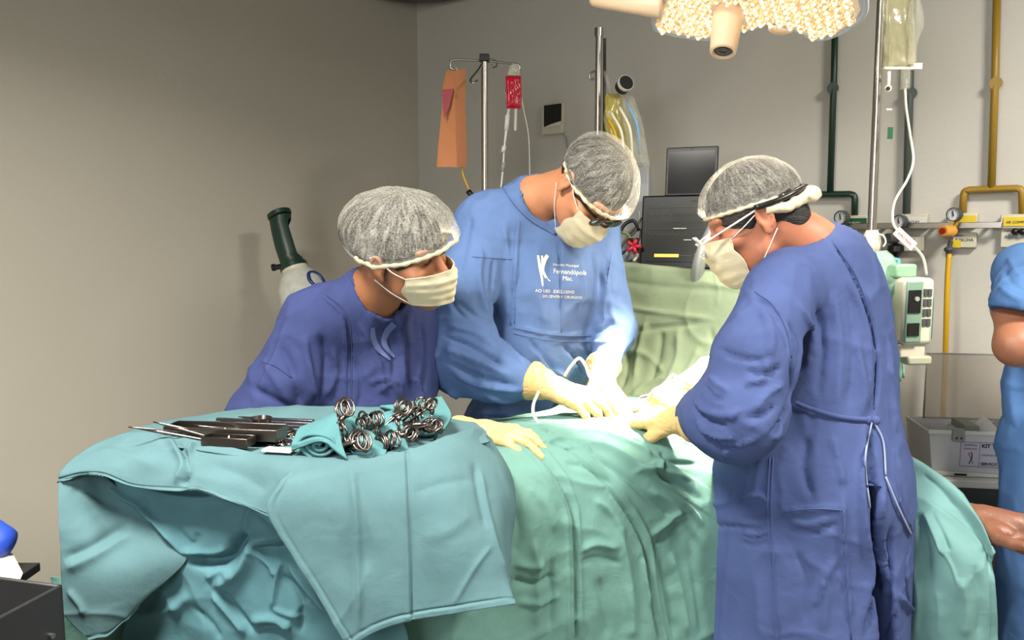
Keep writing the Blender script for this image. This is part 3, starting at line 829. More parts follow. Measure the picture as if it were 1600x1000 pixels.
for a, b_, mm in (((955, 176), (975, 250), M_cable), ((968, 168), (988, 245), M_cable), ((978, 160), (1000, 240), mat('pale_blue_plastic', srgb(120, 170, 210), rough=0.3)), ((950, 186), (962, 250), M_hose)):
    x = MB().tube([P(a[0], a[1], 2.95), P((a[0] + b_[0]) / 2 + 6, (a[1] + b_[1]) / 2 - 6, 2.92), P(b_[0], b_[1], 2.95)], 0.005, 8, seg=14).build('tube_loop', mm, o2, sharp=None)
b = MB(); d = nrm(P(984, 122, 2.9) - P(968, 140, 2.98)); cc = P(975, 133, 2.95)
b.cyl(cc - d * 0.022, cc + d * 0.022, 0.027, n=24); kb = b.build('bottle_cap', M_black, o2, bevel=0.002)
MB().cyl(cc + d * 0.006, cc + d * 0.02, 0.0285, n=24).build('white_ring', M_white, kb)
# third pole, right
t, tp = drip_pole(1379, -30, 2.3, 'tall steel drip pole on the right carrying the infusion pump', r=0.0125, lean=0.008)
hook(t, [(1381, -40), (1395, -38), (1408, -30)], 2.3)
tape = MB(); a = P(1365, 372, 2.3); tape.lathe(P(1361, 390, 2.29), ZZ, [(-0.02, 0.022), (0.02, 0.026), (0.045, 0.02), (0.055, 0.015)], 16); tape.build('white_tape_wrap', M_paper, t, sharp=None)
MB().tube([P(1372, 366, 2.28), P(1380, 368, 2.26), P(1384, 378, 2.26), P(1380, 386, 2.26)], 0.0025, 6, seg=14).build('tie_wire', M_cable, t, sharp=None)
o = bag('fluid_bag', 1403, -20, 108, 46, 2.27, M_yfluid, 'large clear bag of yellow fluid at the top of the right drip pole', 'drip bag', thick=0.045, taper=(1, 1, 1, 0.95), tilt=2, wob=0.006, seed=9)
o3 = recenter(o, P(1403, -20, 2.27))
o3.data.materials[0] = mat('pale_yellow_fluid', srgb(214, 208, 160), rough=0.12, trans=0.6, alpha=0.5, bump=0.5, bscale=20)
b = MB(); b.lathe(P(1431, 8, 2.24), P(1425, 76, 2.24) - P(1431, 8, 2.24), [(0, 0.006), (0.2, 0.017), (0.45, 0.023), (0.75, 0.02), (0.9, 0.008), (1.0, 0.006)], 16, unit=False) if False else b.tube([P(1430, -10, 2.24), P(1431, 20, 2.24), P(1429, 50, 2.24), P(1427, 70, 2.24), P(1425, 100, 2.24)], [0.006, 0.016, 0.024, 0.014, 0.009, 0.012], 14, seg=30)
b.build('drip_chamber', M_bag, o3, sharp=None)
b = MB(); b.cyl(P(1415, 107, 2.24), P(1414, 139, 2.24), 0.012, n=14); b.build('outlet_port', M_bag, o3)
b = MB(); b.box(P(1408, 107, 2.25), (0.048, 0.006, 0.003)); b.box(P(1432, 104, 2.25), (0.012, 0.008, 0.008)); b.build('bottom_seam', M_paper, o3)
b = MB(); b.cyl(P(1389, 112, 2.25), P(1388, 134, 2.25), 0.005); b.cyl(P(1388, 138, 2.26), P(1388, 138, 2.23), 0.009); b.build('injection_port', M_paper, o3)
MB().cyl(P(1387.5, 138.5, 2.235), P(1387.5, 138.5, 2.226), 0.0055).build('port_plug', M_black, o3)
MB().box(P(1389, 171, 2.25), (0.008, 0.002, 0.002)).build('white_clip', M_white, o3)
MB().tube([P(1414, 138, 2.24), P(1416, 170, 2.24), P(1422, 210, 2.24), P(1427, 250, 2.24), P(1418, 280, 2.23), P(1398, 315, 2.22), P(1395, 345, 2.22), P(1404, 362, 2.2), P(1420, 378, 2.2)], 0.0035, 7, seg=60).build('drip_line', M_cable, o3, sharp=None)
gl = MB(); gl.box(P(1391, 208, 2.25), (0.007, 0.001, 0.016)); o = gl.build('green_label', M_green2, o3)
tagm = MB(); A = P(1400, 360, 2.19); Bq = P(1428, 386, 2.19); d = nrm(Bq - A); pp = nrm(np.cross(d, np.array([0, 1.0, 0])))
tagm.box((A + Bq) / 2, (np.linalg.norm(Bq - A) / 2, 0.013, 0.0012), np.stack([d, pp, np.cross(d, pp)], 1))
tg = tagm.build('drug_tag', mat('pale_pink_tag', srgb(232, 214, 208), rough=0.6), o3)
add_text('SORO FISIOL.', A + d * 0.008 + pp * (-0.004) - np.array([0, 0.002, 0]), d, -pp if pp[2] < 0 else pp, 0.009, M_redt, tg)
MB().tube([P(1427, 384, 2.2), P(1442, 402, 2.2), P(1448, 430, 2.2)], 0.004, 7, seg=14).build('lower_tube', M_tube, o3, sharp=None)

# infusion pump
pc = P(1424, 486, 2.1)
t = thing('infusion_pump', pc, 'cream and green infusion pump clamped to the right drip pole', 'infusion pump')
yaw = R(6); X = np.array([math.cos(yaw), math.sin(yaw), 0]); Yd = np.array([-math.sin(yaw), math.cos(yaw), 0]); BP = np.stack([X, Yd, ZZ], 1)
def lb(name, off, h, m, bevel=0.003, par=None): 
    mb = MB(); mb.box(pc + BP @ np.array(off), np.array(h), BP); return mb.build(name, m, par or t, bevel=bevel)
lb('body', (0.006, 0.03, 0.0), (0.042, 0.055, 0.088), M_offw, 0.012)
lb('face_panel', (-0.012, -0.028, 0.0), (0.022, 0.004, 0.08), mat('pump_side_green', srgb(120, 150, 130), rough=0.5), 0.003)
fp = lb('display', (-0.014, -0.034, 0.028), (0.017, 0.002, 0.03), M_black, 0.001)
lb('display', (-0.014, -0.034, -0.045), (0.016, 0.002, 0.017), M_black, 0.001)
kp_ = MB()
for i in range(2):
    for j in range(4):
        kp_.box(pc + BP @ np.array([0.02 + i * 0.012, -0.0265, 0.05 - j * 0.026]), np.array([0.005, 0.002, 0.01]), BP)
k = kp_.build('keypad', M_dgrey, t, bevel=0.001); k['kind'] = 'stuff'
MB().cyl(pc + BP @ np.array([-0.01, -0.036, 0.035]), pc + BP @ np.array([-0.01, -0.04, 0.035]), 0.006).build('dial_knob', M_grey, t)
lb('side_door', (0.05, 0.02, -0.02), (0.004, 0.035, 0.055), mat('sea_green_plastic', srgb(70, 130, 108), rough=0.4), 0.004)
lb('carry_handle', (-0.012, 0.03, 0.105), (0.03, 0.02, 0.018), mat('pump_green', srgb(140, 186, 146), rough=0.45), 0.006)
lb('lower_clamp', (0.0, 0.02, -0.105), (0.036, 0.035, 0.018), M_offw, 0.005)
lb('clamp_foot', (0.02, 0.0, -0.13), (0.034, 0.02, 0.012), mat('dull_cream', srgb(176, 176, 150), rough=0.5), 0.006)
# cloth strips tied around the pole and pump
def strip(name, px, r, m, label, cat='cloth'):
    """px: rows of 3D points left/right; flat crumpled ribbon"""
    V = []; n = 26
    A = spline([P(a, b, y) for a, b, c_, d_, y, y2 in px], n); B_ = spline([P(c_, d_, y2) for a, b, c_, d_, y, y2 in px], n)
    m_ = 9
    for i in range(n):
        for j in range(m_):
            t_ = j / (m_ - 1); p = A[i] * (1 - t_) + B_[i] * t_
            p = p + np.array([0, -1, 0]) * (0.012 * math.sin(t_ * 6.3 * 1.5 + i * 0.15) + 0.006 * mnoise.noise(Vector((i * 0.3, j * 0.8, r))))
            V.append(p)
    F = [(i * m_ + j, i * m_ + j + 1, (i + 1) * m_ + j + 1, (i + 1) * m_ + j) for i in range(n - 1) for j in range(m_ - 1)]
    o = new_mesh(name, V, F, m, None); s = o.modifiers.new('s', 'SOLIDIFY'); s.thickness = 0.003
    return tag(recenter(o, V[0]), label, cat)
M_mint = cloth_mat('mint_cloth', srgb(150, 184, 164)); M_aqua = cloth_mat('aqua_cloth', srgb(110, 166, 172))
strip('cloth_wrap', [(1336, 396, 1384, 392, 2.16, 2.2), (1350, 425, 1402, 408, 2.14, 2.17), (1378, 478, 1412, 446, 2.12, 2.14), (1396, 530, 1412, 520, 2.2, 2.2), (1398, 600, 1412, 590, 2.2, 2.2)], 1, M_mint, 'pale green cloth wrapped over the drip pole behind the right surgeon')
strip('tie_strap', [(1366, 408, 1380, 402, 2.18, 2.2), (1388, 412, 1402, 404, 2.17, 2.19), (1396, 418, 1406, 410, 2.17, 2.18), (1392, 450, 1402, 448, 2.16, 2.17), (1388, 500, 1396, 500, 2.16, 2.16), (1392, 560, 1400, 560, 2.17, 2.17)], 2, M_aqua, 'aqua tie strap hanging between the drip pole and the pump')
# blue mask hanging near the green gauge
o = strip('cloth_mask', [(1322, 356, 1330, 358, 2.5, 2.5), (1318, 376, 1332, 378, 2.5, 2.5), (1324, 392, 1338, 394, 2.5, 2.5)], 3, cloth_mat('lilac_cloth', srgb(120, 140, 205)), 'small lilac blue cloth hanging below the green gauge')

# ================================================================== monitors and anaesthesia machine
mc = P(1062, 362, 2.95); yaw = R(-8)
X = nrm(P(1120, 309, 2.88) - P(1006, 307, 2.98)); X = nrm(X * [1, 1, 0]); Yd = np.array([-X[1], X[0], 0]); tl = R(6)
Zd = nrm(ZZ * math.cos(tl) + Yd * math.sin(tl)); Yd2 = np.cross(Zd, X); BM = np.stack([X, Yd2, Zd], 1)
t = thing('patient_monitor', mc, 'large dark patient monitor showing faint traces, under the laptop', 'monitor')
def mbx(name, off, h, m, par, bevel=0.002): mb = MB(); mb.box(mc + BM @ np.array(off), np.array(h), BM); return mb.build(name, m, par, bevel=bevel)
hw, hh_ = 0.175, 0.135
mbx('housing', (0.03, 0.035, 0), (hw, 0.03, hh_), M_black, t, 0.006)
mbx('back_shell', (0.03, 0.075, 0), (hw + 0.004, 0.03, hh_ + 0.006), M_grey, t, 0.012)
scn = mbx('display', (0.03, 0.003, -0.005), (hw - 0.02, 0.002, hh_ - 0.03), M_screenm, t, 0.0)
ln = MB()
rs = np.random.RandomState(4)
for row, (zz, am, fr_) in enumerate([(0.088, 0.002, 60), (0.06, 0.006, 38), (0.036, 0.0015, 50), (0.01, 0.0008, 20), (-0.012, 0.006, 26)]):
    pts = [mc + BM @ np.array([0.03 - hw + 0.03 + i * (2 * hw - 0.06) / 140, -0.001, zz + am * (math.sin(i * fr_ / 140 * 6.28) * 0.5 + (1.6 if i % 11 == 0 else 0) + rs.rand() * 0.4)]) for i in range(141)]
    l = MB(); l.tube(pts, 0.0009, 4); l.build('trace', M_line, scn, sharp=None)
mbx('amber_bar', (-0.045, -0.001, -0.088), (0.045, 0.001, 0.006), M_amber, scn, 0)
mbx('white_bar', (0.075, -0.001, -0.088), (0.018, 0.001, 0.006), M_wline, scn, 0)
mbx('grey_bar', (0.022, -0.001, -0.088), (0.024, 0.001, 0.001), M_line, scn, 0)
mbx('short_line', (0.0, -0.001, 0.012), (0.024, 0.001, 0.0012), M_wline, scn, 0)
mbx('short_line', (0.03, -0.001, -0.03), (0.014, 0.001, 0.0012), M_wline, scn, 0)
add_text('SIEMENS', mc + BM @ np.array([0.035, -0.0005, 0.112]), X, Zd, 0.011, M_line, t, 'maker_lettering')
mbx('stand', (0.03, 0.06, -0.2), (0.03, 0.03, 0.08), M_grey, t, 0.004)
# laptop style screen above
lc = P(1080, 268, 3.0); t = thing('black_screen', lc - BM @ np.array([0, 0, 0.09]), 'upright black screen standing on top of the patient monitor', 'screen')
mb = MB(); mb.box(lc + BM @ np.array([0, 0.01, 0.0]), np.array([0.095, 0.008, 0.092]), BM); mb.build('lid', M_black, t, bevel=0.004)
MB().box(lc + BM @ np.array([0, 0.001, -0.002]), np.array([0.085, 0.001, 0.078]), BM).build('display', mat('dead_display', srgb(10, 10, 12), rough=0.15), t)
MB().cyl(lc + BM @ np.array([0, -0.001, 0.084]), lc + BM @ np.array([0, 0.004, 0.084]), 0.0028).build('webcam', M_dgrey, t)
MB().box(lc + BM @ np.array([0, 0.06, -0.095]), np.array([0.095, 0.075, 0.008]), BM).build('base', M_black, t, bevel=0.003)
# anaesthesia machine behind the screen drape
ac = np.array([0.66, 3.22, 0])
t = thing('anaesthesia_machine', ac, 'grey anaesthesia machine carrying the monitor, behind the green screen drape', 'anaesthesia machine')
def abx(name, c, h, m, bevel=0.006, par=None): mb = MB(); mb.box(np.array(c), np.array(h), np.stack([X, np.array([-X[1], X[0], 0]), ZZ], 1)); return mb.build(name, m, par or t, bevel=bevel)
abx('cabinet', ac + [0, 0.02, 0.655], (0.27, 0.19, 0.535), M_grey)
abx('worktop', ac + [0, -0.07, 1.205], (0.28, 0.24, 0.015), M_white)
abx('upright', P(985, 360, 3.12), (0.075, 0.03, 0.26), mat('pale_grey_panel', srgb(160, 162, 164), rough=0.5), 0.006)
abx('upright', ac + [0.2, 0.05, 1.4], (0.03, 0.03, 0.25), M_grey)
for dx in (-0.22, 0.22):
    for dy in (-0.12, 0.16):
        MB().cyl(ac + [dx, dy - 0.015, 0.06], ac + [dx, dy + 0.015, 0.06], 0.06).build('castor', M_black, t)
cbl = [([(966, 372), (975, 352), (990, 345), (998, 360)], 0.007, M_black), ([(968, 392), (978, 375), (992, 362), (1002, 340)], 0.005, M_dgrey),
       ([(965, 410), (972, 396), (982, 392)], 0.006, M_navy), ([(990, 410), (996, 380), (1000, 350), (998, 330)], 0.004, M_grey), ([(970, 362), (980, 366), (990, 380)], 0.006, mat('olive_tube', srgb(120, 130, 70), rough=0.5))]
for px, r, m in cbl: MB().tube([P(a, b, 3.03) for a, b in px], r, 8, seg=16).build('cable', m, t, sharp=None)
MB().cyl(P(990, 392, 3.02), P(990, 372, 3.02), 0.018).build('vaporiser', M_black, t)
cr = MB(); c0 = P(990, 385, 2.98)
for k in range(5):
    a = 2 * math.pi * k / 5; cr.tube([c0, c0 + np.array([math.cos(a), 0, math.sin(a)]) * 0.028], [0.007, 0.009], 8)
cr.build('red_star_knob', mat('crimson_plastic', srgb(190, 40, 60), rough=0.4), t, sharp=None)
MB().tube([P(978, 398, 3.0), P(984, 392, 2.99), P(996, 398, 3.0), P(990, 408, 3.0)], 0.006, 8, seg=16, closed=False).build('clear_hose', M_tube, t, sharp=None)
# silver breathing tube behind the clear glasses
o = MB().tube([P(1124, 338, 2.6), P(1108, 372, 2.6), P(1092, 412, 2.6), P(1086, 470, 2.66)], 0.021, 14, seg=24).build('breathing_tube', mat('silver_tube', srgb(170, 172, 170), rough=0.35, metal=0.3), None, sharp=None)
tag(o, 'wide silvery breathing tube rising behind the glasses and mask', 'tube')

# ================================================================== gas cylinder leaning near the left wall
cb = np.array([-0.40, 3.22, 0]); ct = P(428, 334, 3.62)
ax = ct - cb; L = np.linalg.norm(ax); ax = ax / L
t = thing('gas_cylinder', cb, 'white and blue gas cylinder with dark green valve guard, leaning by the wall', 'gas cylinder')
hs = L - 0.27
mb = MB(); mb.lathe(cb, ax, [(0.0, 0.09), (0.02, 0.115), (hs - 0.22, 0.115)], 36, cap=True); mb.build('body', M_navy, t)
mb = MB(); mb.lathe(cb, ax, [(hs - 0.22, 0.1155), (hs - 0.14, 0.113), (hs - 0.08, 0.1), (hs - 0.04, 0.08), (hs - 0.01, 0.055), (hs, 0.05)], 36, cap=True); shd = mb.build('shoulder', mat('scuffed_white_paint', srgb(196, 196, 186), rough=0.5, var=0.12, vscale=30), t)
mb = MB(); mb.lathe(cb, ax, [(hs - 0.012, 0.058), (hs + 0.012, 0.06)], 28); mb.build('neck_ring', M_offw, t)
# valve guard: curved shell open on one side
side = nrm(np.cross(ax, (0, 1, 0))); back = np.cross(side, ax)
V = []; F = []; n1, n2 = 26, 16
for th in (0.0, 0.006):
    for j in range(n2):
        h = j / (n2 - 1); r = np.interp(h, [0, 0.1, 0.5, 1], [0.056, 0.05, 0.052, 0.05]) - th
        half = R(np.interp(h, [0, 0.12, 0.2, 0.85, 0.95, 1], [178, 178, 128, 122, 165, 178]))
        for i in range(n1):
            a = -half + 2 * half * i / (n1 - 1) + R(20)
            V.append(cb + ax * (hs + 0.005 + 0.235 * h) + (side * math.cos(a) - back * math.sin(a)) * r - side * 0.02 * h * h)
n = n1 * n2
for j in range(n2 - 1):
    for i in range(n1 - 1):
        q = (j * n1 + i, j * n1 + i + 1, (j + 1) * n1 + i + 1, (j + 1) * n1 + i); F.append(q); F.append(tuple(k_ + n for k_ in q[::-1]))
for j in range(n2 - 1):
    for i in (0, n1 - 1): F.append((j * n1 + i, (j + 1) * n1 + i, (j + 1) * n1 + i + n, j * n1 + i + n))
for i in range(n1 - 1):
    for j in (0, n2 - 1): F.append((j * n1 + i, j * n1 + i + 1, j * n1 + i + 1 + n, j * n1 + i + n))
guard = new_mesh('valve_guard', V, F, M_greenp, t, sharp=40)
mb = MB(); e = cb + ax * (hs + 0.245) - side * 0.022; mb.lathe(e, ax, [(0, 0.05), (0.004, 0.054), (0.02, 0.054), (0.024, 0.048), (0.02, 0.03), (0.0, 0.028)], 26, cap=False); mb.build('guard_rim', M_greenp, t)
mb = MB(); mb.lathe(cb + ax * (hs + 0.0), ax, [(0, 0.062), (0.018, 0.06), (0.02, 0.05)], 26); mb.build('guard_collar', M_greenp, t)
mb = MB(); mb.cyl(cb + ax * (hs + 0.03) + side * 0.04, cb + ax * (hs + 0.04) + side * 0.085, 0.012); mb.cyl(cb + ax * (hs + 0.04) + side * 0.08, cb + ax * (hs + 0.043) + side * 0.092, 0.016); mb.build('valve_outlet', M_black, t)
mb = MB(); mb.cyl(cb + ax * hs, cb + ax * (hs + 0.18), 0.02, 0.014); mb.build('valve_stem', M_dsteel, t)
PHI0 = -150
# the blue O painted on the shoulder
ob = MB(); pts = []
for a in np.linspace(0, 2 * math.pi, 28, endpoint=False):
    phi = R(PHI0) + 0.36 * math.cos(a); hh2 = hs - 0.098 + 0.042 * math.sin(a)
    r = np.interp(hh2, [hs - 0.22, hs - 0.14, hs - 0.08, hs - 0.04], [0.1155, 0.113, 0.1, 0.08]) + 0.001
    phi += 0
    pts.append(cb + ax * hh2 + (side * math.cos(phi) + (-back if back[1] > 0 else back) * -math.sin(phi)) * r)
ob.tube(pts, [0.005 + 0.004 * abs(math.cos(a)) for a in np.linspace(0, 2 * math.pi, 28, endpoint=False)], 6, closed=True)
ob.build('painted_letter', M_navy, shd, sharp=None)

# ================================================================== plastic box on the trolley at the right
tc_ = P(1510, 765, 2.45); 
t = thing('trolley', (tc_[0], tc_[1] + 0.06, 0), 'grey trolley under the white storage box at the right', 'trolley')
Xb = nrm(P(1585, 728, 2.4) - P(1445, 712, 2.44)); Xb = nrm(Xb * [1, 1, 0]); Yb = np.array([-Xb[1], Xb[0], 0]); BB = np.stack([Xb, Yb, ZZ], 1)
def bx(name, c, h, m, par, bevel=0.004, B=BB): mb = MB(); mb.box(np.asarray(c, float), np.array(h), B); return mb.build(name, m, par, bevel=bevel)
top = P(1520, 745, 2.42)[2]; tcx = P(1512, 745, 2.52)
bx('tabletop', (tcx[0], tcx[1], top - 0.012), (0.18, 0.15, 0.012), M_white, t)
bx('apron', (tcx[0], tcx[1], top - 0.08), (0.17, 0.14, 0.06), M_dgrey, t)
for a in (-1, 1):
    for b in (-1, 1): bx('leg', np.array([tcx[0], tcx[1], (top - 0.1) / 2]) + BB @ np.array([a * 0.155, b * 0.12, 0]), (0.014, 0.014, (top - 0.1) / 2), M_grey, t)
bl = P(1508, 700, 2.42); bh = 0.068; bw = 0.162; bd = 0.11
bc = np.array([tcx[0] + 0.002, tcx[1], top + bh + 0.004])
t = thing('storage_box', bc - [0, 0, bh], 'open white plastic storage box with a printed label and clear lid', 'storage box')
# tapered shell open at top
V = []; 
for z, k in ((-bh, 0.9), (bh, 1.02)):
    for a, b in ((-1, -1), (1, -1), (1, 1), (-1, 1)): V.append(bc + BB @ np.array([a * bw * k, b * bd * k, z]))
for z, k in ((bh, 0.97), (-bh + 0.006, 0.86)):
    for a, b in ((-1, -1), (1, -1), (1, 1), (-1, 1)): V.append(bc + BB @ np.array([a * bw * k, b * bd * k, z]))
F = [(3, 2, 1, 0)] + [(i, (i + 1) % 4, (i + 1) % 4 + 4, i + 4) for i in range(4)] + [(i + 4, (i + 1) % 4 + 4, (i + 1) % 4 + 8, i + 8) for i in range(4)] + [(i + 8, (i + 1) % 4 + 8, (i + 1) % 4 + 12, i + 12) for i in range(4)] + [(12, 13, 14, 15)]
so = new_mesh('box_body', V, F, mat('milky_plastic', srgb(206, 206, 208), rough=0.35), t, smooth=False)
bv = so.modifiers.new('b', 'BEVEL'); bv.width = 0.004; bv.segments = 2
fy = -bd * 0.965
bx('rim', bc + BB @ np.array([0, -bd * 1.03, bh]), (bw * 1.04, 0.004, 0.006), M_white, t, 0.002)
bx('tray_foot', bc + BB @ np.array([0, -bd * 0.93, -bh + 0.004]), (bw * 0.96, 0.012, 0.006), M_white, t, 0.002)
bx('foot_slot', bc + BB @ np.array([-bw * 0.42, -bd * 0.93 - 0.0125, -bh + 0.004]), (0.018, 0.001, 0.003), M_black, t, 0)
lat = bx('latch', bc + BB @ np.array([-bw * 0.52, -bd * 1.05 - 0.006, bh - 0.006]), (0.017, 0.008, 0.02), M_grey, t, 0.003)
for q in (-1, 1): MB().cyl(bc + BB @ np.array([-bw * 0.52 + q * 0.007, -bd * 1.05 - 0.0155, bh - 0.014]), bc + BB @ np.array([-bw * 0.52 + q * 0.007, -bd * 1.05 - 0.013, bh - 0.014]), 0.003).build('rivet', M_black, lat)
bx('hinge_block', bc + BB @ np.array([-bw * 0.2, -bd * 0.3, bh + 0.006]), (0.02, 0.06, 0.012), mat('grey_green_plastic', srgb(130, 136, 126), rough=0.5), t, 0.003)
lbl = bx('label', bc + BB @ np.array([0.04, -bd * 0.985, 0.0]), (0.112, 0.001, 0.04), mat('lilac_paper', srgb(200, 194, 208), rough=0.7), t, 0)
lo = bc + BB @ np.array([0.04, -bd * 0.985 - 0.0016, 0.0])
fr_ = MB()
for (a, b, c_, d) in ((-0.11, 0.038, 0.11, 0.038), (-0.11, -0.038, 0.11, -0.038), (-0.11, 0.038, -0.11, -0.038), (-0.055, 0.038, -0.055, -0.038)):
    fr_.tube([lo + Xb * a + ZZ * b, lo + Xb * c_ + ZZ * d], 0.0006, 4)
fr_.build('label_frame', M_text, lbl, sharp=None)
add_text('KIT TRANSFERÊNCIA', lo - Xb * 0.05 + ZZ * 0.022, Xb, ZZ, 0.0165, M_text, lbl, bold=0.0006)
add_text('CIRÚRGICO - SALA 2', lo - Xb * 0.05 - ZZ * 0.004, Xb, ZZ, 0.008, M_text, lbl)
add_text('SERVIÇO DE ANEST.', lo - Xb * 0.05 - ZZ * 0.033, Xb, ZZ, 0.012, M_text, lbl, bold=0.0004)
add_text('HOSPITAL', lo - Xb * 0.101 + ZZ * 0.026, Xb, ZZ, 0.0085, M_text, lbl)
add_text('MUNICIPAL', lo - Xb * 0.101 + ZZ * 0.015, Xb, ZZ, 0.0075, M_redt, lbl)
m_ = MB(); m_.tube([lo - Xb * 0.08 + ZZ * 0.008, lo - Xb * 0.076 - ZZ * 0.008, lo - Xb * 0.084 - ZZ * 0.03], 0.0016, 5, seg=10); m_.tube([lo - Xb * 0.088 + ZZ * 0.004, lo - Xb * 0.08 - ZZ * 0.012, lo - Xb * 0.072 - ZZ * 0.03], 0.001, 5, seg=10); m_.build('label_emblem', M_text, lbl, sharp=None)
# lid standing up
ld = bc + BB @ np.array([0.03, bd * 0.95, bh + 0.105])
bx('clear_lid', ld, (0.14, 0.002, 0.11), mat('frosted_lid', srgb(190, 180, 168), rough=0.25, alpha=0.55, trans=0.3), t, 0.002)
MB().tube([ld + BB @ np.array(q) for q in ((-0.14, 0, -0.11), (-0.14, 0, 0.11), (0.14, 0, 0.11))], 0.003, 6).build('lid_rim', M_grey, t, sharp=None)
# plastic film packets inside
for i, (dx, dy, sz, rz) in enumerate(((0.035, 0.0, 0.05, 0.2), (0.1, 0.01, 0.045, 1.0), (-0.04, 0.02, 0.03, 0.6))):
    v = bc + BB @ np.array([dx, dy, bh - 0.02])
    mb = MB(); n = 10
    pts = [v + np.array([math.cos(a + rz), math.sin(a + rz), 0]) * sz * (0.8 + 0.3 * ((k * 7) % 3)) for k, a in enumerate(np.linspace(0, 2 * math.pi, n, endpoint=False))]
    apex = v + ZZ * sz * 1.1; low = v - ZZ * 0.03
    mb.add(pts + [apex, low], [(k, (k + 1) % n, n) for k in range(n)] + [((k + 1) % n, k, n + 1) for k in range(n)])
    o = mb.build('plastic_packet', M_bag if i else mat('crumpled_film', srgb(230, 228, 220), rough=0.2, alpha=0.8, bump=0.6, bscale=40), None, smooth=False)
    tag(o, ['tall crumpled clear packet peaking out of the storage box', 'clear packet at the right inside the storage box', 'small low clear packet beside the hinge block in the storage box'][i], 'packet', 'packets in the storage box'); recenter(o, v)
# ================================================================== metal cart at the lower left
cx0 = P(98, 913, 1.12); Xc = nrm(P(0, 935, 1.02) - P(98, 913, 1.12)); Xc = nrm(Xc * [1, 1, 0])     # toward the left along the front
Yc = np.array([Xc[1], -Xc[0], 0]) if (np.array([Xc[1], -Xc[0], 0])[1] > 0) else np.array([-Xc[1], Xc[0], 0])
ztop = cx0[2]
t = thing('steel_cart', (cx0 + Xc * 0.2 + Yc * 0.15) * [1, 1, 0], 'dark steel cart with raised open top at the lower left corner', 'cart')
BC = np.stack([Xc, Yc, ZZ], 1)
def cbx(name, off, h, m, par=None, bevel=0.002): mb = MB(); mb.box(cx0 + BC @ np.array(off), np.array(h), BC); return mb.build(name, m, par or t, bevel=bevel)
W_, D_ = 0.3, 0.22
cbx('front_panel', (W_, 0.003, -0.22), (W_, 0.003, 0.22), M_dsteel)
cbx('side_panel', (0.003, D_, -0.22), (0.003, D_, 0.22), M_dsteel)
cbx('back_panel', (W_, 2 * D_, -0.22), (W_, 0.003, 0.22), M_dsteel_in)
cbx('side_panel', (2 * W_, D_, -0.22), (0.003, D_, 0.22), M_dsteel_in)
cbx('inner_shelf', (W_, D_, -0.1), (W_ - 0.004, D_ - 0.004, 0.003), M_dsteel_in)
for a in (0.02, 2 * W_ - 0.02):
    for b in (0.02, 2 * D_ - 0.02): cbx('leg', (a, b, -0.22 - (ztop - 0.22) / 2 - 0.0), (0.015, 0.015, (ztop - 0.44) / 2 + 0.22), M_dsteel)
pp_ = P(71, 981, 1.10); MB().cyl(cx0 + BC @ np.array([0.028, -0.006, -0.064]), cx0 + BC @ np.array([0.028, 0.001, -0.064]), 0.004).build('screw', M_steel, t)
# blue wrap and white paper behind the cart
v = Vox(P(-20, 850, 1.75) - 0.14, P(-20, 850, 1.75) + 0.14, 0.005); c0 = P(-18, 848, 1.75)
v.ell(c0, (0.055, 0.05, 0.045), None, 0.02); v.ell(c0 + [-0.01, 0, 0.035], (0.04, 0.03, 0.02), None, 0.01)
V, F = v.mesh(1); V = V + vnormals(V, F) * (0.006 * ridged(V * 18))[:, None]
o = new_mesh('blue_glove_box', V, F, M_bluenit, None); o.name = 'blue_bundle'; tag(o, 'crumpled bright blue bundle at the left edge above the steel cart', 'bundle'); recenter(o, c0)
o = new_mesh('paper_sheet', [P(-40, 905, 1.7), P(8, 862, 1.75), P(20, 866, 1.76), P(36, 896, 1.72), P(20, 935, 1.6), P(-40, 940, 1.6)], [(0, 1, 2, 3, 4, 5)], M_paper, None, smooth=False)
sd = o.modifiers.new('s', 'SOLIDIFY'); sd.thickness = 0.002
tag(o, 'pale paper sheet lying below the blue bundle', 'paper'); recenter(o, P(10, 900, 1.7))
sc_ = P(-20, 900, 1.75)
t = thing('side_stand', (sc_[0], sc_[1], 0), 'narrow stand carrying the blue bundle behind the steel cart', 'stand')
MB().box((sc_[0] - 0.02, sc_[1] - 0.03, P(-20, 885, 1.75)[2] - 0.03), (0.1, 0.1, 0.01)).build('top', M_dsteel, t, bevel=0.002)
MB().cyl((sc_[0], sc_[1], 0.02), (sc_[0], sc_[1], P(-20, 885, 1.75)[2] - 0.04), 0.02).build('post', M_dsteel, t)
MB().cyl((sc_[0], sc_[1], 0.0), (sc_[0], sc_[1], 0.02), 0.14).build('base', M_dsteel, t)

# ================================================================== operating lamp
t = thing('operating_lamp', LAMPC + ZZ * 0.1, 'large operating lamp head with bright lens clusters and a beige handle', 'operating lamp')
nz = LDIR; ex = nrm(np.cross(nz, (0, 1, 0.0))); 
if ex[0] < 0: ex = -ex
ey = np.cross(nz, ex)
if ey[1] < 0: ey = -ey
hc = P(1140, 14, 2.05)         # handle root on the lamp face
def petal(px, Yd, h_, name='petal'):
    pass
def lamp_poly(pxs, name, m, z0, z1, par, plane_pt=hc):
    """outline drawn on the lamp's face plane, extruded along the lamp axis"""
    pts = []
    for a, b in pxs:
        d = ray(a, b); s_ = np.dot(plane_pt - CAM, nzl) / np.dot(d, nzl); pts.append(CAM + d * s_)
    lo = [p + nzl * z0 for p in pts]; hi = [p + nzl * z1 for p in pts]; n = len(pts)
    mb = MB(); mb.add(lo + hi, [tuple(range(n)), tuple(range(n, 2 * n))[::-1]] + [(i, i + n, (i + 1) % n + n, (i + 1) % n) for i in range(n)])
    return mb.build(name, m, par, bevel=0.004, sharp=30), pts
nzl = nrm(np.array([-0.25, -0.16, -1.0]))        # face looks down, slightly to the camera
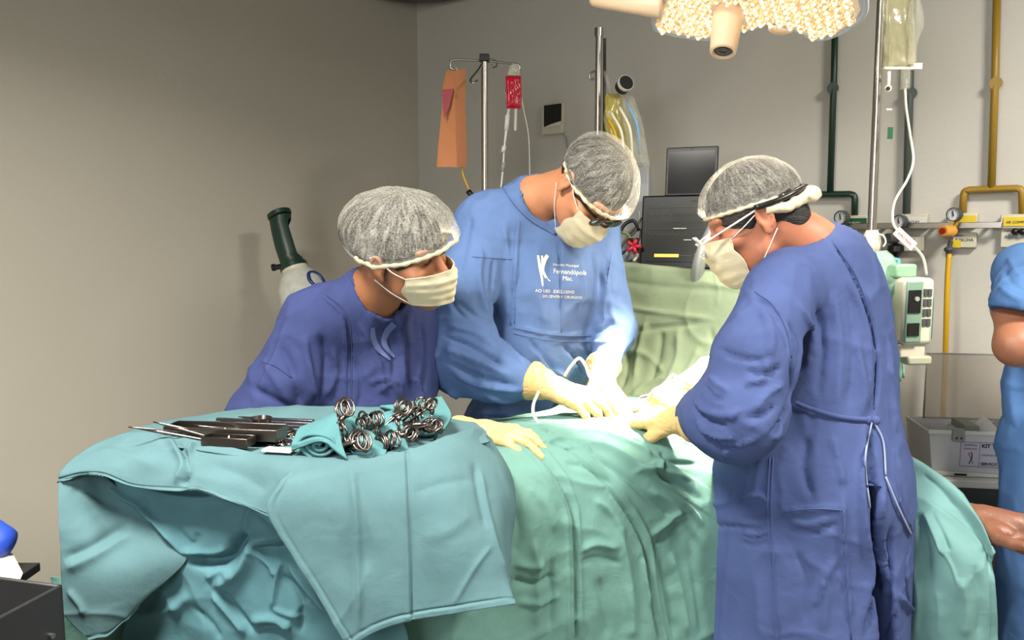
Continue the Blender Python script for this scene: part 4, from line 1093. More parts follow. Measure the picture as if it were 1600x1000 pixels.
left = [(1024, 46), (1022, 30), (1030, 10), (1045, -12), (1080, -40), (1140, -50), (1165, -20), (1160, 25), (1150, 50), (1110, 60), (1065, 56)]
right = [(1150, 48), (1170, 44), (1200, 34), (1240, 44), (1275, 60), (1310, 52), (1340, 34), (1353, 12), (1345, -20), (1300, -50), (1230, -60), (1165, -40), (1150, 0)]
for nm, poly in (('lamp_petal', left), ('lamp_petal', right)):
    sh_, pts = lamp_poly(poly, nm, M_lampbody, -0.07, 0.004, t)
    cpt = sum(pts) / len(pts)
    inn = [cpt + (p - cpt) * 0.93 for p in pts]
    n = len(inn); mb = MB(); mb.add([p + nzl * 0.005 for p in inn] + [p + nzl * 0.001 for p in inn], [tuple(range(n))] + [(i, i + n, (i + 1) % n + n, (i + 1) % n) for i in range(n)])
    fc = mb.build('reflector_face', M_lampface, sh_, sharp=30)
    # lens clusters
    A = nrm(np.cross(nzl, (0, 1, 0))); Bv = np.cross(nzl, A)
    xy = np.array([[np.dot(p - cpt, A), np.dot(p - cpt, Bv)] for p in inn])
    def inside(q, sc=0.94):
        c = False; P2 = xy * sc
        for i in range(len(P2)):
            a, b = P2[i], P2[i - 1]
            if (a[1] > q[1]) != (b[1] > q[1]) and q[0] < (b[0] - a[0]) * (q[1] - a[1]) / (b[1] - a[1]) + a[0]: c = not c
        return c
    st = 0.027; cnt = 0
    lens_me = led_me = None
    for i in range(-12, 13):
        for j in range(-12, 13):
            q = np.array([i * st + (j % 2) * st / 2, j * st * 0.87])
            if not inside(q): continue
            cnt += 1
            p = cpt + A * q[0] + Bv * q[1] + nzl * 0.005
            if lens_me is None:
                l = MB(); l.lathe((0, 0, 0), (0, 0, 1), [(0, 0.0126), (0.004, 0.012), (0.009, 0.008), (0.011, 0.0)], 10, cap=False)
                lo_ = l.build('lens', M_lens, fc, sharp=25, local=True); lens_me = lo_.data
                l = MB(); l.ell((0, 0, 0.012), (0.0045, 0.0045, 0.003), n=8, m=5); led_me = l.build('led', M_led, fc, sharp=None, local=True).data
                bpy.data.objects.remove([o_ for o_ in fc.children if o_.data is led_me][0])
            else:
                lo_ = bpy.data.objects.new('lens', lens_me); COL.objects.link(lo_); lo_.parent = fc
            lo_.matrix_basis = (wm(fc).inverted() @ Matrix.Translation(Vector(p)) @ Vector(nzl).to_track_quat('Z', 'Y').to_matrix().to_4x4())
            le = bpy.data.objects.new('led', led_me); COL.objects.link(le); le.parent = fc; le.matrix_basis = lo_.matrix_basis.copy()
    if cnt > 95: print('many lenses', cnt)
# rims: translucent bumper along the petal edges
for poly in (left, right):
    pts = []
    for a, b in poly:
        d = ray(a, b); s_ = np.dot(hc - CAM, nzl) / np.dot(d, nzl); pts.append(CAM + d * s_)
    MB().tube(spline(pts + [pts[0]], 70)[:-1], 0.007, 8, closed=True).build('edge_bumper', M_lampbody, t, sharp=None)
# handle
hb = P(1130, 78, 2.0); ha = P(1141, 2, 2.05)
mb = MB(); d = nrm(hb - ha); Lh = np.linalg.norm(hb - ha)
mb.lathe(ha, d, [(-0.02, 0.05), (0.0, 0.05), (0.006, 0.046), (0.03, 0.044), (0.036, 0.038), (Lh - 0.01, 0.033), (Lh + 0.006, 0.031), (Lh + 0.008, 0.025), (Lh + 0.0, 0.022)], 32, cap=False)
hd = mb.build('handle', M_handle, t)
mb = MB(); mb.cyl(hb - d * 0.004, hb + d * 0.002, 0.024, n=24); mb.build('camera_port', M_black, hd)
MB().torus(hb + d * 0.003, d, 0.011, 0.002).build('port_ring', M_dgrey, hd, sharp=None)
mb = MB(); mb.lathe(ha - d * 0.03, d, [(0, 0.062), (0.02, 0.062), (0.03, 0.052)], 32); mb.build('handle_collar', M_lampbody, t)
# beige arms of the yoke at the left and between the petals
mb = MB(); mb.tube([P(930, -2, 2.2), P(960, 4, 2.15), P(1000, 8, 2.1), P(1035, 10, 2.08)], [0.022, 0.02, 0.024, 0.03], 14, seg=20); mb.build('yoke_arm', M_handle, t, sharp=None)
mb = MB(); mb.ell(P(1222, 44, 2.12), (0.035, 0.03, 0.016)); mb.build('yoke_arm', M_handle, t, sharp=None)
mb = MB(); mb.tube([LAMPC + ZZ * 0.06, LAMPC + ZZ * 0.3 + [0.1, 0.1, 0], LAMPC + [0.5, 0.2, 0.42], LAMPC + [0.5, 0.2, ROOM_H - LAMPC[2]]], 0.03, 12, seg=30); mb.build('ceiling_arm', M_lampbody, t, sharp=None)
# ceiling corner duct and panels
for i, (pu, pw, pe, ps) in enumerate(PANELS):
    t = thing('ceiling_light', RM(pu, pw, ROOM_H), 'square recessed ceiling light behind the camera' if i == 0 else 'square recessed ceiling light above the right side', 'ceiling light')
    B_ = np.stack([UU, WW, ZZ], 1)
    MB().box(RM(pu, pw, ROOM_H - 0.004), (0.32, 0.32, 0.006), B_).build('frame', M_white, t, bevel=0.002)
    MB().box(RM(pu, pw, ROOM_H - 0.012), (0.28, 0.28, 0.004), B_).build('diffuser', M_panel, t)
vt = thing('ceiling_duct', RM(0.35, 0.35, ROOM_H), 'dark rounded duct in the ceiling corner', 'duct')
MB().lathe(RM(0.36, 0.36, ROOM_H), -ZZ, [(0, 0.33), (0.15, 0.33), (0.2, 0.29), (0.21, 0.0)], 40, cap=False).build('shell', M_dgrey, vt)
# ================================================================== people
def frame(c, F, U):
    return np.asarray(c, float), basis(F, U)
def hp(fr, p, s=1.0):
    return fr[0] + fr[1] @ (np.asarray(p, float) * s)
def head_sdf(v, fr, s=1.0, beard=False):
    c, B = fr
    E = lambda p, r, k=0.02, op='add', Q=None: v.ell(hp(fr, p, s), np.array(r) * s, B if Q is None else Q, k * s, op)
    C = lambda a, b, ra, rb, k=0.012, op='add': v.cone(hp(fr, a, s), hp(fr, b, s), ra * s, rb * s, k * s, None, op)
    E((0, -0.012, 0.03), (0.077, 0.098, 0.094), 0.01)
    E((0, 0.03, -0.035), (0.062, 0.068, 0.08), 0.03)
    C((-0.042, 0.015, -0.07), (-0.012, 0.068, -0.1), 0.022, 0.02, 0.03)
    C((0.042, 0.015, -0.07), (0.012, 0.068, -0.1), 0.022, 0.02, 0.03)
    E((0, 0.078, -0.1), (0.024, 0.018, 0.018), 0.02)
    E((0, 0.08, 0.036), (0.056, 0.018, 0.014), 0.02)                 # brow
    for q in (-1, 1):
        E((q * 0.034, 0.104, 0.014), (0.019, 0.018, 0.013), 0.012, 'sub')   # sockets
        E((q * 0.033, 0.08, 0.014), (0.014, 0.013, 0.012), 0.004)     # lids
        E((q * 0.046, 0.066, -0.02), (0.022, 0.02, 0.016), 0.02)      # cheek
        # ear
        Qe = B @ np.array(Matrix.Rotation(q * R(-12), 3, 'Z') @ Matrix.Rotation(R(-10), 3, 'X'))
        E((q * 0.081, -0.012, -0.004), (0.0075, 0.019, 0.031), 0.006, 'add', Qe)
        E((q * 0.091, -0.006, 0.0), (0.0075, 0.0095, 0.016), 0.004, 'sub', Qe)
        ring = [(q * 0.0865, -0.012 + 0.016 * math.cos(t), 0.001 + 0.026 * math.sin(t)) for t in np.linspace(R(20), R(250), 9)]
        for i in range(8): C(ring[i], ring[i + 1], 0.0038, 0.0038, 0.003)
        C((q * 0.084, 0.003, -0.006), (q * 0.086, 0.004, 0.004), 0.004, 0.003, 0.004)
        E((q * 0.083, -0.006, -0.03), (0.005, 0.009, 0.01), 0.006, 'add', Qe)
    C((0, 0.092, 0.016), (0, 0.116, -0.028), 0.008, 0.0125, 0.014)    # nose
    for q in (-1, 1): E((q * 0.011, 0.102, -0.032), (0.008, 0.011, 0.008), 0.008)
    E((0, 0.093, -0.058), (0.023, 0.011, 0.007), 0.008)
    E((0, 0.09, -0.07), (0.02, 0.011, 0.008), 0.006)

def hand_prims(v, fr, curls=((15, 20, 10),) * 4, spread=6, thumb=(35, 25), side=1, s=1.0, fat=0.0, wrist=0.05, k=0.006):
    """fingers along local y, back of the hand local z, thumb on side*x"""
    c, B = fr
    B = B @ np.diag([side, 1, 1])
    T = lambda p: c + B @ (np.asarray(p, float) * s)
    heads = [(0.027, 0.088, 0.0), (0.006, 0.093, 0.003), (-0.015, 0.088, 0.001), (-0.033, 0.078, -0.004)]
    lens = [(0.042, 0.026, 0.02), (0.046, 0.029, 0.021), (0.042, 0.027, 0.021), (0.034, 0.02, 0.018)]
    wr = [(0.018, 0.0, 0), (0.006, 0.0, 0.001), (-0.006, 0.0, 0.001), (-0.018, 0.0, -0.001)]
    if wrist: v.cone(T((0, -wrist, 0)), T((0, 0.01, 0)), (0.027 + fat) * s, (0.027 + fat) * s, 0.01, (B[:, 2], 1.3))
    for i in range(4):
        v.cone(T(wr[i]), T(heads[i]), (0.0135 + fat) * s, (0.0115 + fat) * s, 0.014)
    v.ell(T((0.014, 0.035, -0.012)), np.array([0.014, 0.03, 0.012]) * s + fat, B, 0.014)
    v.ell(T((-0.016, 0.035, -0.009)), np.array([0.012, 0.03, 0.011]) * s + fat, B, 0.014)
    for i in range(4):
        p = np.array(heads[i], float); ang = 0; r = 0.0098 if i < 3 else 0.0085
        az = R((1.5 - i) * spread)
        for j in range(3):
            ang += R(curls[i][j])
            d = np.array([math.sin(az) * math.cos(ang), math.cos(az) * math.cos(ang), -math.sin(ang)])
            q = p + d * lens[i][j]
            v.cone(T(p), T(q), (r + fat) * s, (r * 0.93 + fat) * s, k if j == 0 else 0.003)
            r *= 0.92; p = q
    a1, a2 = R(thumb[0]), R(thumb[1])
    p0 = np.array([0.02, 0.018, -0.008]); d = np.array([math.sin(a1), math.cos(a1) * 0.9, -0.35]); d /= np.linalg.norm(d)
    p1 = p0 + d * 0.043; d2 = nrm(d + np.array([-math.sin(a2) * 0.6, 0.35, -0.1])); p2 = p1 + d2 * 0.032
    d3 = nrm(d2 + np.array([-math.sin(a2) * 0.5, 0.2, -0.1])); p3 = p2 + d3 * 0.025
    v.cone(T(p0), T(p1), (0.0155 + fat) * s, (0.0125 + fat) * s, 0.012)
    v.cone(T(p1), T(p2), (0.0118 + fat) * s, (0.0108 + fat) * s, 0.004)
    v.cone(T(p2), T(p3), (0.0108 + fat) * s, (0.0088 + fat) * s, 0.003)

def glove(name, fr, parent, cuff_dir=None, cuff_len=0.07, m=None, h=0.0026, label=None, **kw):
    c = fr[0]
    ext = 0.25 * kw.get('s', 1.0)
    v = Vox(c - ext, c + ext, h)
    hand_prims(v, fr, fat=0.0012, wrist=0.03, **kw)
    s = kw.get('s', 1.0)
    cd = -fr[1][:, 1] if cuff_dir is None else nrm(cuff_dir)
    a = c + fr[1][:, 1] * 0.01
    v.cone(a, c + cd * cuff_len * 0.6, 0.03 * s, 0.036 * s, 0.01, (fr[1][:, 2], 1.15))
    v.cone(c + cd * cuff_len * 0.6, c + cd * cuff_len, 0.038 * s, 0.047 * s, 0.005)
    e = c + cd * cuff_len
        # trim the rounded cap past the rolled cuff
    v.cone(e + cd * 0.075, e + cd * 0.12, 0.072 * s, 0.072 * s, 0.002, None, 'sub')
    V, F = v.mesh(1)
    N = vnormals(V, F)
    V = V + N * (0.0009 * ridged(V * [60, 60, 110]) + 0.0007 * vnoise(V * 140))[:, None]
    o = new_mesh(name, V, F, m or M_glove, parent)
    if label: o['label'] = label
    return o

def cap_mesh(fr, parent, rad, cen, tf, tb, s=1.0, bulge=(0, 0, 0), pleats=46, amp=0.003, seed=0, knot=None, roll=0.005, name='surgical_cap', label=None):
    """a gathered cap: radii, centre (head frame), brim angle at forehead / nape"""
    nu, nv = 200, 70
    V = np.zeros((nv, nu, 3)); thick = np.zeros((nv, nu)); UV = np.zeros((nv, nu, 2))
    rs = np.random.RandomState(seed)
    ph = np.linspace(0, 2 * np.pi, nu, endpoint=False)
    ring = sum(rs.rand() * np.sin(ph * k + rs.rand() * 6) for k in (pleats, pleats // 2 + 3, pleats // 3 + 2, 9)) / 2
    for j in range(nv):
        u = j / (nv - 1)
        front = (np.sin(ph) + 1) / 2
        tm = R(tb) + (R(tf) - R(tb)) * front
        th = tm * u + 1e-3
        d = np.stack([np.sin(th) * np.cos(ph), np.sin(th) * np.sin(ph), np.cos(th)], 1)
        r = np.array(rad, float)
        p = d * r
        w = np.clip((u - 0.25) / 0.75, 0, 1)
        ga = amp * w ** 1.2 * ring
        puff = 1.0 - 0.10 * np.clip((u - 0.86) / 0.14, 0, 1) ** 2
        p = p * puff + d * ga[:, None]
        b = np.array(bulge, float); L = np.linalg.norm(b)
        if L > 0:
            q = np.clip(d @ (b / L), 0, 1) ** 1.6 * (1 - 0.4 * w ** 4)
            p = p + np.outer(q, b)
        p = p + np.array(cen)
        V[j] = (p * s) @ fr[1].T + fr[0]
        thick[j] = 0.42 * np.clip((u - 0.9) / 0.1, 0, 1) + 0.3 * np.clip(ring, 0, 1) ** 3 * w
        UV[j, :, 0] = ph / (2 * np.pi); UV[j, :, 1] = u
    Vf = V.reshape(-1, 3)
    Fq = np.array([(j * nu + i, (j + 1) * nu + i, (j + 1) * nu + (i + 1) % nu, j * nu + (i + 1) % nu) for j in range(nv - 1) for i in range(nu)])
    N = vnormals(Vf, Fq)
    Vf = Vf + N * (0.0022 * vnoise(Vf * 34 + seed) + 0.001 * ridged(Vf * 70 + seed))[:, None]
    o = new_mesh(name, Vf, Fq, M_cap, parent)
    me = o.data
    at = me.attributes.new('thick', 'FLOAT', 'POINT'); at.data.foreach_set('value', thick.ravel().astype(np.float32))
    uvl = me.uv_layers.new(name='uv')
    li = np.zeros(len(me.loops), np.int32); me.loops.foreach_get('vertex_index', li)
    uv = UV.reshape(-1, 2)[li]
    uvl.data.foreach_set('uv', uv.astype(np.float32).ravel())
    if label: o['label'] = label
    # gathered elastic brim
    brim = V[-1][::1]
    mb = MB(); mb.tube([p for p in brim[::2]], [roll + 0.0012 * math.sin(i * 1.7) for i in range(len(brim[::2]))], 7, closed=True)
    b = mb.build('elastic_brim', M_mask, o, sharp=None)
    return o

def mask_mesh(fr, parent, s=1.0, top=-0.0, bot=-0.128, half=58, fold3=True, ears=(1, -1), earp=(0.08, -0.015), m=None):
    nu, nv = 56, 44
    V = []
    for j in range(nv):
        t = j / (nv - 1); z = top + (bot - top) * t
        # profile of face depth below the mask
        ry = np.interp(z, [-0.135, -0.115, -0.09, -0.06, -0.03, -0.005, 0.01], [0.093, 0.117, 0.128, 0.135, 0.139, 0.124, 0.112])
        rx = np.interp(z, [-0.135, -0.1, -0.05, 0.0], [0.052, 0.062, 0.074, 0.078])
        for i in range(nu):
            a = (i / (nu - 1) * 2 - 1)
            an = R(half) * a * (1 - 0.12 * abs(t - 0.5) * 2)
            zz = z * (1 - 0.14 * a * a) - 0.01 * a * a
            p = np.array([math.sin(an) * rx * 1.08, math.cos(an) * ry + 0.0 - 0.004 * a * a, zz])
            if abs(a) < 0.25: p[1] += 0.004 * (1 - abs(a) / 0.25)
            pl = 0.0016 * math.cos(t * math.pi * 8) * (1 - a * a * 0.7) + 0.0008 * math.sin(a * 14 + t * 9)
            p[1] += pl; p[2] += pl * 0.4
            V.append(hp(fr, p, s))
    F = np.array([(j * nu + i, j * nu + i + 1, (j + 1) * nu + i + 1, (j + 1) * nu + i) for j in range(nv - 1) for i in range(nu - 1)])
    V = np.array(V); N = vnormals(V, F)
    V = V + N * (0.0012 * vnoise(V * 55))[:, None]
    o = new_mesh('surgical_mask', V, F, m or M_mask, parent)
    sd = o.modifiers.new('thick', 'SOLIDIFY'); sd.thickness = 0.0016; sd.offset = 0
    G = V.reshape(nv, nu, 3)
    mb = MB()
    mb.tube(list(G[0]), 0.0016, 6); mb.tube(list(G[-1]), 0.0014, 6); mb.tube(list(G[:, 0]), 0.0016, 6); mb.tube(list(G[:, -1]), 0.0016, 6)
    mb.build('binding', m or M_mask, o, sharp=None)
    for q in ears:
        c = G[:, -1] if q > 0 else G[:, 0]
        e1 = hp(fr, (q * earp[0] * 1.03, earp[1] + 0.012, 0.016), s)
        e2 = hp(fr, (q * earp[0] * 1.08, earp[1] - 0.014, 0.022), s)
        e3 = hp(fr, (q * earp[0] * 1.04, earp[1] - 0.01, -0.034), s)
        mb = MB(); mb.tube([c[1], c[1] * 0.5 + e1 * 0.5 + fr[1][:, 0] * q * 0.008, e1, e2], 0.0013, 6, seg=14)
        mb.tube([c[-2], c[-2] * 0.5 + e3 * 0.5 + fr[1][:, 0] * q * 0.006, e3], 0.0013, 6, seg=10)
        mb.build('ear_loop', M_white, o, sharp=None)
    return o

def surface_band(V, F, px, r, name, m, parent, lift=0.002, seg=10, n=6):
    L = project(V, F, [px], seg)[0]
    if L is None: return None
    L = [p - nrm(p - CAM) * lift for p in L]
    mb = MB(); mb.tube(L, r, n)
    return mb.build(name, m, parent, sharp=None)

def decal_text(lines, o, x, y, V, F, m, parent, name='gown_print', lift=0.0015):
    """lines: (string, u, v, size) flat lettering laid onto the cloth surface"""
    bvh = BVHTree.FromPolygons([tuple(v) for v in V], [tuple(int(i) for i in f) for f in F])
    mb = MB(); nz = nrm(np.cross(x, y))
    for t, u, v, size in lines:
        cu = bpy.data.curves.new('t', 'FONT'); cu.body = t; cu.size = size; cu.resolution_u = 2
        ob = bpy.data.objects.new('t', cu); COL.objects.link(ob)
        bpy.context.view_layer.update()
        me = bpy.data.meshes.new_from_object(ob)
        vs = [np.asarray(o) + x * (u + q.co.x) + y * (v + q.co.y) for q in me.vertices]
        out = []
        for p in vs:
            loc, _, _, _ = bvh.ray_cast(Vector(p + nz * 0.15), Vector(-nz), 0.4)
            out.append(np.array(loc) + nz * lift if loc is not None else p)
        mb.add(out, [tuple(p.vertices) for p in me.polygons])
        bpy.data.objects.remove(ob); bpy.data.curves.remove(cu); bpy.data.meshes.remove(me)
    return mb.build(name, m, parent, sharp=None)
def decal_px(strokes, V, F, m, parent, name, lift=0.003):
    bvh = BVHTree.FromPolygons([tuple(v) for v in V], [tuple(int(i) for i in f) for f in F])
    mb = MB()
    for pts, w in strokes:
        q = spline([np.array(p_, float) for p_ in pts], 18); W = np.interp(np.linspace(0, 1, 18), np.linspace(0, 1, len(w)), w)
        out = []
        for i in range(18):
            t = q[min(i + 1, 17)] - q[max(i - 1, 0)]; t = t / np.linalg.norm(t); n2 = np.array([-t[1], t[0]])
            for sg in (-1, 0, 1):
                a = q[i] + n2 * W[i] * sg; dr = ray(a[0], a[1]); dr = dr / np.linalg.norm(dr)
                loc, _, _, _ = bvh.ray_cast(Vector(CAM), Vector(dr))
                out.append(np.array(loc) - dr * lift)
        mb.add(out, [(3 * i + k, 3 * i + k + 1, 3 * i + k + 4, 3 * i + k + 3) for i in range(17) for k in (0, 1)])
    return mb.build(name, m, parent, sharp=None)
def decal_shapes(polys, o, x, y, V, F, m, parent, name='gown_logo', lift=0.0015):
    """polys: list of (centre line points, half widths) strokes"""
    bvh = BVHTree.FromPolygons([tuple(v) for v in V], [tuple(int(i) for i in f) for f in F])
    mb = MB(); nz = nrm(np.cross(x, y))
    for pts, wd_ in polys:
        q = spline([np.array([a, b]) for a, b in pts], 16)
        W = np.interp(np.linspace(0, 1, 16), np.linspace(0, 1, len(wd_)), wd_)
        Vv = []
        for i in range(16):
            t = q[min(i + 1, 15)] - q[max(i - 1, 0)]; t = t / (np.linalg.norm(t) + 1e-9); n2 = np.array([-t[1], t[0]])
            for sg in (-1, 1):
                a = q[i] + n2 * W[i] * sg
                p = np.asarray(o) + x * a[0] + y * a[1]
                loc, _, _, _ = bvh.ray_cast(Vector(p + nz * 0.15), Vector(-nz), 0.4)
                Vv.append(np.array(loc) + nz * lift if loc is not None else p)
        mb.add(Vv, [(2 * i, 2 * i + 1, 2 * i + 3, 2 * i + 2) for i in range(15)])
    return mb.build(name, m, parent, sharp=None)

def cloth_noise(V, N, a1=0.004, a2=0.0016, st=(9, 9, 3.0), off=0.0):
    Q = V + off
    W = Q + 0.05 * np.stack([vnoise(Q * 5), vnoise(Q * 5 + 9), vnoise(Q * 5 + 17)], 1)
    sharp = np.maximum(ridged(W * np.array(st) * 0.9 + 4), 0) ** 4 + 0.7 * np.maximum(ridged(W * np.array(st)[[2, 1, 0]] * 1.3 + 11), 0) ** 5
    V = V + N * (0.0045 * sharp)[:, None]
    return V + N * (a1 * vnoise(Q * st + 0.4 * np.sin(Q[:, [1, 2, 0]] * 9)) + a2 * ridged(Q * np.array(st) * 2.7 + 3) + 0.0005 * vnoise(Q * 80))[:, None]

def body_sdf(v, neck, head_fr, chest, hips, shoulders, s, elbows, wrists, feet, k=0.02):
    """torso, arms and legs under the clothes; one surface with the head"""
    hb = hp(head_fr, (0, -0.03, -0.04), s)
    v.cone(hb, neck, 0.055 * s, 0.06 * s, 0.03)
    v.cone(neck, (shoulders[0] + shoulders[1]) / 2 - np.array([0, 0, 0.03]), 0.06, 0.08, 0.03)
    v.cone(shoulders[0], shoulders[1], 0.05, 0.05, 0.03)
    v.chain([chest, (chest + hips) / 2, hips], [0.105, 0.095, 0.11], 0.03)
    for i in (0, 1):
        v.chain([shoulders[i], elbows[i], wrists[i]], [0.045, 0.036, 0.026], 0.02)
        hip = hips + (feet[i] - hips) * [0.5, 0.5, 0] + np.array([0, 0, -0.08])
        kn = (hip + feet[i]) / 2
        v.chain([hip, kn, feet[i] + [0, 0, 0.09]], [0.08, 0.055, 0.036], 0.02)

PEOPLE = {}
# ------------------------------------------------------------------ surgeon in the middle, facing the camera, head bowed
def person_middle():
    root = thing('person', P(835, 900, 2.42) * [1, 1, 0], 'person in light blue surgical gown with dark goggles, bowed over the operating field', 'person')
    fr = frame(P(921, 292, 2.2), (0.30, -0.37, -0.88), (0.62, -0.62, 0.48)); s = 1.03
    nk = P(833, 312, 2.32)
    sh = [P(756, 352, 2.3), P(925, 352, 2.44)]
    el = [P(722, 565, 2.16), P(958, 515, 2.36)]
    wr = [P(842, 600, 2.07), P(938, 588, 2.2)]
    chest = P(845, 430, 2.38); hips = P(815, 700, 2.46)
    feet = [np.array([-0.08, 2.5, 0.0]), np.array([0.17, 2.62, 0.0])]
    c = fr[0]
    v = Vox(np.array([-0.35, 1.95, -0.02]), np.array([0.5, 2.8, 1.85]), 0.014, (c - 0.17, c + 0.17), 0.0034)
    head_sdf(v, fr, s)
    body_sdf(v, nk, fr, chest, hips, sh, s, el, wr, feet)
    V, F = v.mesh(1)
    new_mesh('body', V, F, M_skin2, root)
    # hair
    v = Vox(c - 0.16, c + 0.16, 0.005)
    v.ell(hp(fr, (0, -0.012, 0.034), s), np.array([0.083, 0.110, 0.1]) * s, fr[1], 0.01)
    v.ell(hp(fr, (0, 0.1, -0.03), s), np.array([0.1, 0.062, 0.06]) * s, fr[1], 0.006, 'sub')
    for q in (-1, 1): v.ell(hp(fr, (q * 0.08, 0.0, -0.03), s), np.array([0.03, 0.03, 0.045]) * s, fr[1], 0.006, 'sub')
    V, F = v.mesh(1); new_mesh('hair', V, F, M_hair, root)
    cap = cap_mesh(fr, root, (0.099, 0.122, 0.113), (0, 0.007, 0.03), 85, 112, s, bulge=(0, -0.012, 0.006), seed=3, pleats=38, amp=0.0035, label='crinkled translucent white cap')
    mask_mesh(fr, root, s)
    # goggles: dark strap and frame
    g = MB()
    ringp = []
    for t in np.linspace(-100, 100, 40):
        a = R(t); ringp.append(hp(fr, (math.sin(a) * 0.091, math.cos(a) * 0.12 - 0.004, 0.014 + 0.012 * (1 - math.cos(a)) * 0.5), s))
    for q in (-1, 1):
        pass
    g.tube(ringp, [0.0035] * 12 + [0.006, 0.0085, 0.0085, 0.0085, 0.006] + [0.0035] * 12, 8)
    gg = g.build('goggles', M_black, root, sharp=None)
    l = MB()
    for q in (-1, 1): l.ell(hp(fr, (q * 0.034, 0.112, 0.008), s), np.array([0.027, 0.007, 0.019]) * s, fr[1])
    l.build('lens', mat('smoked_lens', srgb(40, 34, 30), rough=0.1), gg, sharp=None)
    # gown
    v = Vox(np.array([-0.42, 1.9, 0.28]), np.array([0.55, 2.85, 1.72]), 0.0075)
    FB = nrm((0.42, -0.9, 0)); SX = np.array([0.9, 0.42, 0])
    B3 = np.stack([SX, FB, ZZ], 1)
    v.cone(sh[0], sh[1], 0.076, 0.07, 0.03)
    v.cone(nk + [0.0, 0.02, -0.02], sh[0] * 0.6 + nk * 0.4 - [0, 0, 0.015], 0.078, 0.075, 0.05)
    v.cone(nk + [0.0, 0.02, -0.02], sh[1] * 0.6 + nk * 0.4 - [0, 0, 0.015], 0.078, 0.075, 0.05)
    v.ell(P(846, 425, 2.37), (0.2, 0.135, 0.2), B3, 0.05)
    v.ell(P(835, 545, 2.40), (0.19, 0.15, 0.22), B3, 0.06)
    v.ell(P(822, 680, 2.45), (0.2, 0.165, 0.22), B3, 0.06)
    v.cone(P(820, 690, 2.47), np.array([0.02, 2.52, 0.45]), 0.18, 0.22, 0.05, (FB, 1.15))
    v.chain([sh[0] + [0.0, 0, -0.005], P(722, 450, 2.2), el[0], P(790, 590, 2.09), P(833, 598, 2.07)], [0.082, 0.082, 0.083, 0.06, 0.038], 0.035)
    v.cone(P(735, 545, 2.16), P(765, 585, 2.12), 0.075, 0.06, 0.04)
    v.chain([sh[1], el[1], P(943, 572, 2.24)], [0.072, 0.062, 0.038], 0.03)
    # collar opening
    v.cone(nk + [0.01, -0.01, -0.01], hp(fr, (0, -0.03, -0.05), s), 0.066, 0.075, 0.01, None, 'sub')
    V, F = v.mesh(2)
    V = cloth_noise(V, vnormals(V, F), 0.006, 0.003, (8, 8, 4))
    fl = [
        ([(800, 300), (830, 338), (870, 362)], 0.004, 0.004), ([(810, 345), (806, 420), (803, 505)], 0.004, 0.0065),
        ([(803, 510), (860, 522), (925, 524)], 0.004, 0.0065), ([(804, 520), (860, 533), (925, 534)], 0.003, 0.003), ([(955, 395), (948, 440), (942, 500)], 0.004, 0.0065),
        ([(874, 370), (876, 440), (877, 520)], 0.003, -0.007), ([(752, 385), (748, 440), (765, 505)], 0.01, 0.012), ([(772, 400), (768, 455), (778, 500)], 0.008, -0.008),
        ([(700, 508), (740, 520), (775, 545)], 0.007, 0.01), ([(693, 525), (735, 540), (790, 572)], 0.006, -0.011), ([(692, 545), (735, 560), (800, 590)], 0.008, 0.011),
        ([(697, 565), (740, 585), (810, 605)], 0.006, -0.011), ([(706, 582), (750, 602), (820, 612)], 0.007, 0.009), ([(760, 520), (790, 540), (825, 575)], 0.006, 0.009),
        ([(738, 330), (728, 380), (715, 440)], 0.01, -0.006), ([(700, 430), (705, 470), (730, 500)], 0.007, -0.009), ([(712, 470), (745, 495), (775, 510)], 0.006, -0.008),
        ([(815, 360), (812, 420), (800, 470)], 0.009, -0.006), ([(785, 345), (793, 400), (790, 460)], 0.008, 0.007),
        ([(850, 440), (846, 470), (850, 510)], 0.006, 0.006), ([(862, 400), (858, 440), (866, 480)], 0.006, -0.005), ([(905, 400), (912, 450), (905, 505)], 0.008, 0.006),
        ([(925, 390), (930, 440), (920, 500)], 0.006, -0.006), ([(840, 545), (855, 575), (885, 590)], 0.008, 0.008), ([(880, 540), (900, 560), (915, 590)], 0.006, -0.008),
        ([(825, 530), (850, 560), (870, 590)], 0.006, -0.008), ([(900, 540), (915, 555), (925, 575)], 0.006, 0.007),
        ([(700, 610), (740, 630), (800, 640)], 0.012, 0.01), ([(690, 640), (730, 650), (800, 655)], 0.008, -0.008), ([(760, 620), (800, 630), (840, 635)], 0.006, 0.007),
        ([(958, 500), (940, 515), (925, 520)], 0.005, -0.008), ([(968, 525), (945, 535), (925, 535)], 0.005, 0.008), ([(966, 550), (945, 555), (930, 550)], 0.005, -0.007),
        ([(962, 440), (955, 480), (965, 510)], 0.006, 0.006), ([(938, 420), (940, 460), (935, 500)], 0.005, -0.008),
    ]
    fl = [(q[0], q[1] * 0.85, q[2] * 1.25) for q in fl]
    V = fold(V, F, fl); V = fold(V, F, [([(740, 400), (770, 402), (800, 405)], 0.003, 0.002)])
    g = new_mesh('surgical_gown', V, F, M_gown2, root)
    for px in ([(812, 345), (807, 420), (804, 506)], [(806, 345), (801, 420), (798, 508)], [(803, 512), (860, 523), (924, 525)], [(803, 521), (860, 532), (924, 534)], [(956, 395), (949, 440), (943, 500)], [(874, 375), (876, 440), (877, 520)], [(738, 401), (770, 403), (802, 405)]):
        surface_band(V, F, px, 0.0015, 'seam', M_gown2, g, lift=0.0006)
    surface_band(V, F, [(786, 288), (800, 312), (828, 342), (868, 366)], 0.0045, 'collar_band', M_gown2, g)
    tx = nrm(P(930, 445, 2.28) - P(840, 440, 2.24)); 
    ox = P(843, 422, 2.2); ty = nrm(np.array([0, 0, 1]) - tx * tx[2])
